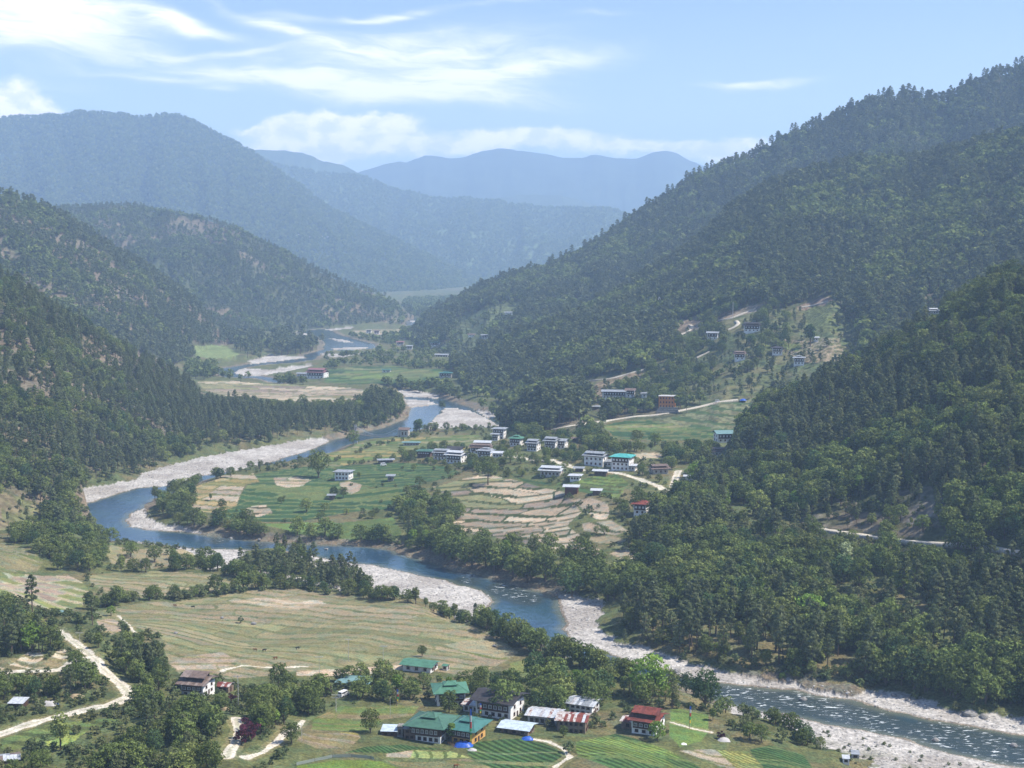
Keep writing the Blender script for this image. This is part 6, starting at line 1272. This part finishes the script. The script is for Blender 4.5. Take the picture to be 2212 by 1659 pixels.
wood([(1340,1372),(1450,1412),(1560,1442),(1700,1465),(1850,1485),(1900,1490),(1860,1470),(1700,1440),(1560,1415),(1450,1390)], 3.2, [('shrub', .8), ('broad', .2)], dict(shrub=(1.2, 3.4), broad=(3, 6)), 'right river bank')
wood([(1310,1340),(1400,1350),(1600,1390),(1750,1410),(1900,1455),(1880,1480),(1700,1455),(1500,1420),(1340,1372)], 5.5, [('shrub', .7), ('broad', .3)], dict(shrub=(1.5, 3.5), broad=(4, 8)), 'right river bank')
wood([(1880,1460),(2000,1460),(2300,1500),(2300,1572),(2212,1550),(2080,1532),(1960,1500)], 4.6, [('broad', .7), ('shrub', .3)], dict(broad=(5, 10), shrub=(2, 4)), 'right river bank')
wood([(515,1218),(560,1203),(640,1196),(700,1222),(780,1255),(830,1282),(765,1290),(650,1268),(560,1252)], 5.0, [('pine', .45), ('broad', .2), ('shrub', .35)], dict(pine=(7, 11), broad=(4, 7), shrub=(2, 4)), 'gravel bank scrub')
wood([(340,1085),(370,1080),(380,1118),(345,1112)], 4.5, [('broad', 1)], dict(broad=(5, 9)), 'peninsula bank')
row([(390,1060),(405,1075),(400,1100),(395,1130)], 3.2, 'broad', 5, 9, 'peninsula bank', 5)
row([(395,1068),(430,1044),(480,1032),(520,1025)], 4.5, 'broad', 4, 8, 'peninsula bank', 4)
for P, g_, k, a, b, rg in [
 ([(185,1320),(260,1302),(330,1295),(420,1288),(500,1278),(570,1270),(640,1268)], 3.0, 'broad', 4, 8, 'pasture hedge'),
 ([(185,1320),(260,1302),(420,1290),(570,1272),(640,1269)], 2.5, 'shrub', 2, 4, 'pasture hedge'),
 ([(230,1230),(300,1235),(380,1235),(440,1232),(500,1245),(560,1258)], 4, 'broad', 4, 8, 'grassy flat'),
 ([(640,1268),(720,1278),(800,1292),(900,1308),(960,1325),(1010,1347)], 3.2, 'broad', 3, 7, 'pasture bank'),
 ([(640,1268),(800,1292),(960,1325),(1030,1352)], 3, 'shrub', 1.5, 3.5, 'pasture bank'),
 ([(1040,1352),(1090,1378),(1130,1395),(1180,1420),(1230,1436),(1290,1452),(1360,1468)], 2.1, 'broad', 5, 9.5, 'near river bank'),
 ([(1040,1352),(1130,1395),(1230,1436),(1360,1468)], 2.2, 'shrub', 2, 4, 'near river bank'),
 ([(230,1172),(300,1190),(360,1182),(430,1195)], 5, 'shrub', 1.5, 3.5, 'grassy flat'),
 ([(580,1022),(640,1012),(700,1000)], 14, 'shrub', 2, 4, 'peninsula bank'),
 ([(700,1000),(760,985),(800,965),(860,952),(930,935)], 6, 'shrub', 2, 4, 'peninsula'),
 ([(1045,925),(980,932),(930,930),(890,937)], 6, 'broad', 4, 8, 'peninsula'),
 ([(1260,1120),(1290,1095),(1250,1090),(1225,1070)], 5, 'shrub', 2, 4, 'terraces')]: row(P, g_, k, a, b, rg)
wood([(-150,1205),(20,1175),(90,1150),(190,1130),(232,1172),(240,1210),(190,1240),(110,1240),(95,1215),(60,1180),(-100,1160)], 5.6, [('broad', .8), ('shrub', .2)], dict(broad=(5, 9), shrub=(2, 4)), 'left river bend')
wood([(100,1125),(180,1080),(200,1120),(218,1150),(232,1172),(190,1170),(130,1150)], 4.6, [('broad', .9), ('shrub', .1)], dict(broad=(6, 10), shrub=(2, 4)), 'left river bend')
wood([(200,1180),(300,1190),(440,1215),(440,1240),(330,1240),(220,1235)], 13, [('broad', .6), ('shrub', .4)], dict(broad=(4, 8), shrub=(2, 3)), 'grassy flat', fieldok=True)
wood([(1590,1548),(1760,1560),(1900,1600),(2080,1640),(2240,1680),(2300,1850),(1920,1700),(1790,1625),(1650,1565)], 5.5, [('shrub', 1)], dict(shrub=(.5, 1.3)), 'stony shore', fieldok=True)
# shrubs and rough growth on open ground
wood([(-100,1300),(100,1320),(360,1370),(380,1470),(640,1490),(700,1560),(600,1640),(480,1720),(-100,1760)], 3.6, [('shrub', 1)], dict(shrub=(1.2, 3)), 'lower slope')
wood([(640,1480),(1100,1470),(1300,1470),(1560,1530),(1500,1600),(1300,1590),(1100,1590),(900,1530),(700,1530)], 4.6, [('shrub', 1)], dict(shrub=(1, 2.6)), 'lower village')
wood([(230,1170),(440,1190),(560,1240),(640,1265),(440,1290),(200,1320),(180,1240)], 6.5, [('shrub', 1)], dict(shrub=(1, 2.5)), 'grassy flat')
wood([(400,1100),(560,1000),(700,985),(900,935),(1050,920),(1300,960),(1420,1010),(1440,1080),(1330,1200),(1000,1190),(600,1150)], 7.5, [('shrub', .85), ('broad', .15)], dict(shrub=(1.2, 3), broad=(3, 5)), 'peninsula')
wood([(830,800),(860,835),(1000,800),(980,760),(900,770)], 14, [('farbroad', 1)], dict(farbroad=(5, 9)), 'far plain')
wood([(700,768),(830,757),(990,700),(1000,790),(860,800),(700,800)], 18, [('farbroad', 1)], dict(farbroad=(5, 10)), 'far plain')
wood([(720,735),(760,725),(860,724),(850,745),(800,742)], 13, [('farbroad', 1)], dict(farbroad=(5, 10)), 'far river plain')
# pines standing along the skyline
for nm_, gp, h0, h1 in (('H', 13, 17, 27), ('I', 26, 13, 19), ('L', 16, 10, 15), ('G', 20, 9, 14)):
    L_ = LOFTS[nm_]; k_ = np.abs(L_['vv'] - 1.0) < 1e-6; C_ = L_['V'][k_]; d_ = np.concatenate([[0], np.cumsum(np.linalg.norm(np.diff(C_, axis=0), axis=1))])
    t_ = np.sort(RS.uniform(0, d_[-1], int(d_[-1] / gp))); add_trees('farpine' if nm_ == 'I' else 'pine', np.stack([np.interp(t_, d_, C_[:, i]) for i in range(3)], 1) + RS.normal(0, 2, (len(t_), 1)) * np.array([[1, 1, 0]]), RS.uniform(h0, h1, len(t_)), dict(H='far right mountainside crest', I='right village mountainside crest', L='near right hillside crest', G='near left hillside crest')[nm_])
# village trees
VT = [('broad', .74), ('bright', .05), ('pine', .05), ('shrub', .16)]
wood([(640,1475),(760,1462),(900,1462),(1000,1480),(1060,1478),(1090,1500),(940,1525),(800,1522),(720,1520),(650,1500)], 5.5, VT, dict(broad=(4, 7.5), pine=(7, 10), shrub=(2, 3.5), bright=(4, 7)), 'lower village')
wood([(1090,1480),(1180,1462),(1300,1468),(1450,1485),(1530,1510),(1540,1530),(1470,1520),(1400,1520),(1300,1530),(1240,1560),(1120,1545)], 4.8, VT, dict(broad=(6, 10), pine=(7, 10), shrub=(2, 4), bright=(5, 8)), 'lower village')
wood([(1130,1560),(1250,1560),(1330,1565),(1340,1580),(1240,1600),(1150,1595)], 6, VT, dict(broad=(3.5, 6), pine=(6, 7), shrub=(2, 3), bright=(3, 5)), 'lower village')
wood([(1530,1530),(1640,1545),(1740,1592),(1790,1625),(1740,1632),(1640,1605),(1550,1585),(1500,1560)], 4.6, [('broad', .7), ('shrub', .3)], dict(broad=(4, 7.5), shrub=(2, 4)), 'stony shore')
wood([(380,1480),(460,1470),(640,1500),(700,1530),(670,1560),(620,1610),(560,1640),(540,1600),(530,1560),(500,1540),(420,1520)], 4.8, VT, dict(broad=(4.5, 8.5), pine=(6, 9), shrub=(2, 4), bright=(4, 7)), 'lower village')
# knoll and road bends bottom left
wood([(-150,1300),(0,1310),(90,1325),(130,1350),(140,1400),(100,1425),(0,1420),(-150,1430)], 5.0, [('pine', .5), ('broad', .5)], dict(pine=(9, 14), broad=(5, 9)), 'road knoll')
wood([(210,1370),(300,1375),(350,1390),(365,1440),(350,1480),(300,1490),(265,1465),(235,1440),(205,1410)], 5.0, [('pine', .6), ('broad', .4)], dict(pine=(8, 12), broad=(4, 8)), 'road bend')
wood([(-150,1470),(0,1462),(100,1458),(200,1445),(240,1465),(262,1490),(200,1508),(90,1512),(-150,1530)], 4.8, [('broad', .75), ('pine', .25)], dict(broad=(5, 9), pine=(7, 10)), 'road bend')
wood([(-100,1560),(60,1550),(200,1530),(270,1516),(270,1530),(150,1556),(0,1600),(-100,1620)], 3.2, [('shrub', 1)], dict(shrub=(1, 2.5)), 'road verge')
wood([(-100,1530),(120,1522),(240,1505),(230,1515),(60,1552),(-100,1580)], 3.2, [('shrub', 1)], dict(shrub=(1, 2)), 'road verge')
wood([(300,1500),(380,1490),(440,1540),(490,1560),(485,1600),(460,1690),(300,1700),(180,1700),(200,1640),(250,1580),(280,1540)], 4.6, [('broad', .65), ('pine', .15), ('shrub', .2)], dict(broad=(4.5, 8.5), pine=(6, 9), shrub=(2, 4)), 'lower slope')
wood([(-100,1640),(80,1620),(200,1640),(250,1720),(-100,1760)], 6, [('broad', .6), ('shrub', .4)], dict(broad=(4, 7), shrub=(2, 4)), 'lower slope')
wood([(100,1560),(330,1530),(340,1600),(250,1600),(150,1640),(0,1640),(0,1600)], 9, [('shrub', 1)], dict(shrub=(1, 2.5)), 'lower slope', fieldok=True)
# peninsula and middle distance
wood([(450,1110),(700,1060),(880,1000),(1100,960),(1220,1010),(1000,1050),(860,1110),(600,1130)], 22, [('broad', .6), ('shrub', .4)], dict(broad=(4, 8), shrub=(1.5, 3)), 'peninsula fields', fieldok=True)
wood([(880,1000),(1060,985),(1110,1000),(1000,1022),(900,1015)], 8, [('broad', .8), ('shrub', .2)], dict(broad=(3.5, 6.5), shrub=(2, 3)), 'peninsula')
wood([(1120,975),(1260,985),(1300,1010),(1200,1012),(1130,1000)], 7, [('broad', .8), ('shrub', .2)], dict(broad=(3, 5.5), shrub=(2, 3)), 'peninsula')
wood([(840,990),(940,955),(1060,950),(1250,950),(1400,985),(1480,1010),(1440,1060),(1320,1015),(1150,985),(1000,1000),(880,1000)], 10, [('broad', .8), ('shrub', .2)], dict(broad=(4.5, 8), shrub=(2, 3)), 'upper village')
wood([(1180,960),(1300,945),(1480,955),(1560,960),(1560,1000),(1480,1005),(1340,985),(1240,975)], 6.5, [('broad', .9), ('pine', .1)], dict(broad=(6, 10)), 'upper village')
wood([(1200,940),(1330,920),(1330,955),(1220,960)], 8, [('broad', 1)], dict(broad=(6, 9)), 'upper village')
wood([(1280,890),(1400,868),(1600,845),(1700,840),(1700,870),(1560,880),(1480,900),(1400,902),(1290,915)], 9, [('broad', .8), ('pine', .2)], dict(broad=(7, 11)), 'upper village')
wood([(1070,900),(1140,930),(1200,960),(1150,955),(1090,925)], 7, [('broad', 1)], dict(broad=(6, 10)), 'pine knoll foot')
wood([(960,840),(1070,884),(1120,925),(1090,920),(1030,890),(960,858)], 8, [('farbroad', 1)], dict(farbroad=(7, 11)), 'far bank')
wood([(840,812),(960,818),(975,850),(960,856),(870,845),(840,835)], 8, [('farbroad', 1)], dict(farbroad=(7, 12)), 'far bank')
wood([(590,835),(700,828),(850,840),(850,830),(700,818),(600,822)], 8, [('farbroad', 1)], dict(farbroad=(7, 12)), 'far plain')
wood([(720,806),(860,785),(980,795),(975,815),(880,820),(760,822)], 17, [('farbroad', 1)], dict(farbroad=(7, 12)), 'far plain')
wood([(590,765),(640,768),(690,765),(702,752),(690,738),(640,730),(592,735)], 8.5, [('farpine', 1)], dict(farpine=(17, 24)), 'river spur')
wood([(405,750),(560,735),(592,740),(590,768),(560,778),(520,775),(500,745),(430,745)], 12, [('farpine', .7), ('farbroad', .3)], dict(farpine=(14, 22), farbroad=(8, 14)), 'far bluff')
wood([(400,785),(470,790),(470,812),(560,818),(560,825),(430,820),(400,815)], 9, [('farbroad', 1)], dict(farbroad=(8, 13)), 'far bluff')
wood([(830,748),(870,735),(1000,700),(1000,690),(880,722),(840,730)], 11, [('farbroad', 1)], dict(farbroad=(6, 10)), 'far river plain')
wood([(800,710),(880,700),(980,690),(1000,672),(900,670),(870,680),(860,700)], 13, [('farbroad', .7), ('farpine', .3)], dict(farbroad=(10, 15)), 'far river plain')
wood([(860,668),(1050,660),(1100,640),(880,650)], 16, [('farbroad', 1)], dict(farbroad=(10, 15)), 'far river plain')
wood([(640,870),(760,872),(860,868),(885,895),(800,900),(640,885),(520,885),(470,862),(560,872)], 7.5, [('broad', .85), ('pine', .15)], dict(broad=(8, 13), pine=(10, 15)), 'river bluff')
wood([(795,872),(850,868),(880,880),(878,900),(830,905),(790,895)], 5.5, [('pine', .8), ('broad', .2)], dict(pine=(14, 19), broad=(8, 13)), 'river bluff')
# single trees
# ------------------------------------------------------------------ single trees that stand out, and everything that grows
for px, py, k, h, lb in [(688,1031,'broad',17,'huge dark broadleaf tree towering beside the lone white house'),(445,1226,'broad',10,'solitary broadleaf tree at the edge of the gravel flat'),(1054,1047,'flat',13,'bare-trunked flat-topped tree alone on the rice terraces'),
  (1500,1045,'bright',12,'rounded light green tree beside the pale shed above the descending road'),(1823,1228,'pale',11,'pale cream-flowering tree in the wood below the hillside road'),(70,1408,'bright',10,'bright green tree on the knoll above the white road cut'),(131,1622,'tall',10,'tall thin tree beside the lime green seed bed'),
  (240,1330,'bright',4,'rounded bright green bush at the corner of the big pasture'),(1027,1340,'pine',7,'lone pine on the tip of the white gravel bar'),(520,1345,'shrub',2.5,'small dark bush by a rock in the middle pasture'),(602,1485,'broad',8,'rounded tree between the pasture and the tall steel pole'),
  (537,1598,'purple',6,'dark purple-leaved tree beside the short pale track'),(522,1606,'purple',4,'low dark purple bush below the purple-leaved tree'),(500,1518,'purple',3,'dark purple bush beside the tall steel pole'),(705,1500,'purple',3.4,'dark purple bush left of the parked white van'),(1090,1500,'bamboo',8,'feathery bamboo clump at the pasture corner'),
  (1450,1530,'bamboo',9,'brownish bamboo clump in front of the river'),(1402,1505,'bright',14,'tallest yellow-green tree behind the red roofed farmhouse'),(1523,1530,'dark_',12,'dark bushy tree standing alone before the rapids'),(1690,1470,'bright',3,'small bright green bush on the right river bank'),(1558,1597,'purple',2.4,'dark purple bush right of the pale path end'),
  (800,1583,'broad',7,'round tree at the left end of the metal-roofed shed'),(975,1604,'bright',6,'yellow-green tree before the ochre-walled house'),(1085,1545,'broad',11,'large round tree in front of the dark roofed farmhouse'),(970,1540,'broad',7,'round tree in front of the bright green roofed house'),(1420,1600,'bright',6,'light green tree in front of the red roofed farmhouse'),
  (900,938,'cypress',12,'left one of a pair of dark cypresses by the footbridge'),(906,938,'cypress',13,'right one of a pair of dark cypresses by the footbridge'),(763,962,'broad',11,'tall dark tree group at the left end of the footbridge'),(541,1015,'broad',6,'small tree at the water edge of the peninsula'),(560,1013,'bamboo',7,'bamboo tuft at the water edge of the peninsula'),
  (335,1082,'broad',9,'tree on the small gravel spit at the peninsula tip'),(955,884,'broad',8,'bush on the head of the gravel island'),(1750,725+22,'cypress',20,'lone dark tree on the mountainside terraces'),(480,1100,'broad',6,'round tree in the tan field at the peninsula tip'),(455,1080,'broad',4,'small round tree left in the tan field at the peninsula tip'),
  (200,1350,'pine',12,'tall pine left of the junction at the dug patch'),(70,1322,'pine',14,'bare-trunked tall pine beside the brown curved terraces'),(912,1418,'broad',4,'small dark tree behind the long white house'),(1228,1625,'shrub',3.2,'round bush at the corner path of the crop field'),(1217,1592,'broad',3.4,'small dark tree between the two crop fields'),(1350,1392,'pine',6,'lone tree on the white gravel bank')]:
    kd = 'broad' if k == 'dark_' else k
    if px in (1054,): p = ray_all(px, py)[0]
    on_names = ['I'] if py < 800 else None
    p = on_loft(['I'], px, py, True)[0] if on_names else place(px, py)
    SP = KIND[kd]; a, b = SP[(6 if k == 'dark_' else int(px)) % len(SP)]
    e = empty('pine_tree' if kd == 'pine' else 'bamboo_clump' if kd == 'bamboo' else 'shrub' if kd in ('shrub',) else 'broadleaf_tree', (p.x, p.y, p.z - .1), rnd.uniform(0, 6)); tag(e, lb, 'bamboo' if kd == 'bamboo' else 'bush' if kd == 'shrub' or 'bush' in lb else 'tree')
    e.scale = (h, h, h)
    for nm, me in (('crown', a), ('trunk', b)): o = bpy.data.objects.new(nm, me); COL.objects.link(o); o.parent = e
allT = []
NAMEK = dict(pine='pine', broad='broad', bright='broad', shrub='shrub')
for (k, P, h, rg) in TREES:
    for i in range(len(P)): pass
K_, P_, H_, G_ = [], [], [], []
for (k, P, h, rg) in TREES:
    K_ += [k] * len(P); G_ += [rg] * len(P); P_.append(P); H_.append(h)
P_ = np.concatenate(P_); H_ = np.concatenate(H_); K_ = np.array(K_); G_ = np.array(G_)
sx, sy, dep = toscreen(P_[:, 0], P_[:, 1], P_[:, 2]); hp = H_ * F / dep / 2; wf = np.where(K_ == 'pine', .34, np.where(K_ == 'shrub', 1.0, .66)); wp = hp * wf
order = np.argsort(dep); occ = np.zeros((830, 1106), bool); vis = np.zeros(len(P_))
for i in order:
    if dep[i] > 1500: break
    x0, x1, y0, y1 = int(max(sx[i] / 2 - wp[i] / 2, 0)), int(min(sx[i] / 2 + wp[i] / 2 + 1, 1106)), int(max(sy[i] / 2 - hp[i], 0)), int(min(sy[i] / 2 + 1, 830))
    if x1 <= x0 or y1 <= y0: continue
    s_ = occ[y0:y1, x0:x1]; fr = (~s_).sum(); vis[i] = fr if fr > .35 * s_.size else fr * .2
    hh = (y1 - y0); s_[: int(hh * .85) + 1] = True
single = np.zeros(len(P_), bool)
def terrain_free(i):
    t = Vector((P_[i, 0], P_[i, 1], P_[i, 2] + H_[i] * .8)); o = Vector((0, 0, CAMZ)); d = t - o; L = d.length
    for b in BVH.values():
        h_ = b.ray_cast(o, d.normalized(), L - 8)
        if h_[0] is not None: return False
    return True
for ks, nmx in ((('pine',), 290), (('broad', 'bright'), 270), (('shrub',), 290)):
    c = np.where(np.isin(K_, ks) & (vis > 0) & (sx > 4) & (sx < 2208) & (sy < 1655))[0]; c = c[np.argsort(-vis[c])]; n = 0
    for i in c:
        if n >= nmx: break
        if terrain_free(i): single[i] = True; n += 1
LBL = dict(pine=('pine_tree', 'tree', 'pine with a thin trunk and open rounded crown in the %s'), broad=('broadleaf_tree', 'tree', 'dark green broadleaf tree with a lumpy round crown in the %s'), bright=('broadleaf_tree', 'tree', 'fresh light green broadleaf tree standing out in the %s'), shrub=('shrub', 'bush', 'low olive green bush growing in the %s'))
MARKS = [(428,1480,'the old brown farmhouse'),(908,1436,'the long white house'),(972,1500,'the bright green roofed house'),(1080,1520,'the dark roofed farmhouse'),(1262,1520,'the white worn-roofed house'),(1238,1560,'the rust-streaked barn'),
 (1400,1560,'the red roofed farmhouse'),(932,1575,'the dark green roofed farmhouse'),(742,1500,'the white van'),(515,1500,'the tall steel pole'),(40,1520,'the dark road shed'),(280,1500,'the hairpin of the dirt road'),(205,1415,'the road junction'),(1827,1640,'the two stony-shore huts'),
 (1700,1472,'the bright bush boulder'),(2093,1540,'the biggest river boulder'),(1823,1200,'the cream-flowering tree'),(1620,1118,'the hillside road'),(2000,1171,'the east end of the hillside road'),(1900,1300,'the lower wood track'),(1386,1090,'the isolated red roofed house'),(1054,1040,'the rice fan'),
 (743,1025,'the lone white house'),(600,1290,'the big pasture hedge'),(200,1165,'the left river bend'),(300,1180,'the riverside flat'),(650,1240,'the scrubby gravel bank'),(1560,945,'the teal roofed white house'),(2000,900,'the steep hill shoulder'),(1980,1100,'the bare rock face'),
 (100,800,'the upper left slope'),(60,1000,'the left frame edge'),(300,900,'the middle of the left slope'),(300,1010,'the long white gravel bar'),(500,940,'the far end of the gravel bar'),(100,1150,'the thin left terraces'),(1100,1220,'the river rapids'),(1200,1300,'the small white beach'),(1500,1400,'the pine grove edge')]
def place_words(px, py):
    b = min(MARKS, key=lambda m: (m[0] - px) ** 2 + (m[1] - py) ** 2 * 1.5); dx, dy = px - b[0], py - b[1]
    rel = ('right of' if dx > 0 else 'left of') if abs(dx) > abs(dy) * 1.3 else ('in front of' if dy > 0 else 'behind')
    d = math.hypot(dx, dy); return ('close ' if d < 45 and rel != 'in front of' and rel != 'behind' else 'far ' if d > 160 and rel in ('right of', 'left of') else '') + rel + ' ' + b[2]
ORD = 'first second third fourth fifth sixth seventh eighth ninth tenth eleventh twelfth thirteenth fourteenth fifteenth sixteenth seventeenth eighteenth nineteenth twentieth'.split()
LAB = {}
def label_trees():
    bins = {}
    for i in np.where(single)[0]:
        k = K_[i]; q_ = H_[(K_ == k) & single]; s_ = 'tall' if H_[i] > np.quantile(q_, .66) else 'small' if H_[i] < np.quantile(q_, .33) else 'mid-sized'
        nmk = dict(pine='pine', broad='broadleaf tree', bright='light green tree', shrub='bush')[k]
        bins.setdefault('%s %s %s' % (s_, nmk, place_words(sx[i], sy[i])), []).append(i)
    for b, L in bins.items():
        if len(L) == 1: LAB[L[0]] = b
        else:
            L.sort(key=lambda i: sx[i])
            for j, i in enumerate(L): LAB[i] = (ORD[j] + '-from-left ' + b) if j < 20 else b
label_trees()
for i in np.where(single)[0]:
    k = K_[i]; nm, cat, lb = LBL[k]; a, b = KIND[k][RS.randint(len(KIND[k]))]; s = H_[i]; ws = s * RS.uniform(.85, 1.2)
    root = bpy.data.objects.new(nm, None); COL.objects.link(root); root.empty_display_size = .1; root.location = P_[i]; root.rotation_euler = (RS.normal(0, .04), RS.normal(0, .04), RS.uniform(0, 6.28)); root.scale = (ws, ws, s)
    tag(root, LAB[i], cat, {'pine': 'pines', 'broad': 'broadleaf trees', 'bright': 'light green trees', 'shrub': 'bushes'}[k] + ' in the ' + G_[i])
    for pn, me in (('crown', a), ('trunk', b)):
        if pn == 'trunk' and k == 'shrub': continue
        o = bpy.data.objects.new(pn, me); COL.objects.link(o); o.parent = root
rest = ~single; nst = 0
OBN = dict(pine='pine_forest', farpine='pine_forest', broad='broadleaf_forest', farbroad='broadleaf_forest', shrub='undergrowth', bright='broadleaf_forest')
for rg in sorted(set(G_)):
    for k in sorted(set(K_[G_ == rg])):
        m = rest & (G_ == rg) & (K_ == k); n = int(m.sum())
        if n == 0: continue
        rot = np.stack([RS.normal(0, .05, n), RS.normal(0, .05, n), RS.uniform(0, 6.28, n)], 1); s = H_[m]; ws = s * RS.uniform(.85, 1.25, n)
        if k in ('farpine',): ws = ws * 1.15
        scatter(OBN[k], source(k), P_[m], rot, np.stack([ws, ws, s], 1), RS.randint(0, len(KIND[k]), n), '%s covering the %s' % ({'pine': 'open pine wood', 'farpine': 'dense pine forest', 'broad': 'dark broadleaf wood', 'farbroad': 'mixed broadleaf forest', 'shrub': 'olive green undergrowth', 'bright': 'light green young trees'}[k], rg)); nst += n
print('trees', len(P_), single.sum(), time.time() - T0)
# cobbles on the near gravel banks
def stones():
    src = bpy.data.collections.new('kinds_stones')
    for i in range(4):
        bm = bmesh.new(); bmesh.ops.create_icosphere(bm, subdivisions=1, radius=.5); rs = np.random.RandomState(i)
        for v in bm.verts: v.co = Vector((v.co.x * rs.uniform(.8, 1.2), v.co.y * rs.uniform(.7, 1), v.co.z * .6))
        me = bpy.data.meshes.new('stone'); bm.to_mesh(me); bm.free(); m = bpy.data.materials.get('cobble stone')
        if not m:
            m, q, b = pmat('cobble stone', .8, .2); oi = q.n('ShaderNodeObjectInfo'); q.nt.links.new(q.mix(oi.outputs['Random'], (.48, .46, .42), (.19, .18, .17)), b.inputs['Base Color'])
        me.materials.append(m); src.objects.link(bpy.data.objects.new('stone_%d' % i, me))
    xs, ysv = [], []
    for Pg, isl in GRV:
        if Pg[:, 1].min() > 1000: continue
        x0, y0 = Pg.min(0); x1, y1 = np.minimum(Pg.max(0), 1000); n = int((x1 - x0) * (y1 - y0) * .22); n = min(n, 60000); x = RS.uniform(x0, x1, n); y = RS.uniform(y0, y1, n); m = inpoly(x, y, Pg); xs.append(x[m]); ysv.append(y[m])
    x = np.concatenate(xs); y = np.concatenate(ysv); h, gv, sd = base_h(x, y); a, b_, _ = toscreen(x, y, h); k = (h > -.35) & (sd > -5) & (a > -60) & (a < 2270) & (b_ < 1720); x, y, h = x[k], y[k], h[k]; n = len(x)
    s = .35 + RS.exponential(.30, n); s = np.minimum(s, 2.2)
    scatter('river_stones', src, np.stack([x, y, h], 1), np.stack([RS.normal(0, .2, n), RS.normal(0, .2, n), RS.uniform(0, 6.28, n)], 1), np.stack([s, s, s], 1), RS.randint(0, 4, n), 'pale river stones and small boulders strewn over the gravel banks')
    print('stones', n)
stones()
# ------------------------------------------------------------------ haze: one even box of air round everything
def haze():
    m = bpy.data.materials.new('haze air'); m.use_nodes = True; t = m.node_tree; t.nodes.clear(); q = N(t)
    v = q.n('ShaderNodeVolumePrincipled', {'Color': (0.49, 0.70, 1.0, 1), 'Density': HAZE_D, 'Anisotropy': 0.0})
    q.n('ShaderNodeOutputMaterial', {'Volume': v.outputs[0]})
    x0, x1, y0, y1, z0, z1 = -7500, 7500, -900, 14500, -6, 1110
    V = [(x, y, z) for x in (x0, x1) for y in (y0, y1) for z in (z0, z1)]
    Fq = [(0, 1, 3, 2), (4, 6, 7, 5), (0, 4, 5, 1), (2, 3, 7, 6), (0, 2, 6, 4), (1, 5, 7, 3)]
    o = new_mesh('haze', V, Fq, m, smooth=False); tag(o, 'blue haze filling the valley air', kind='stuff')
    m.cycles.homogeneous_volume = True
HAZE_D = 1.3e-4
haze()
print('done', time.time() - T0)
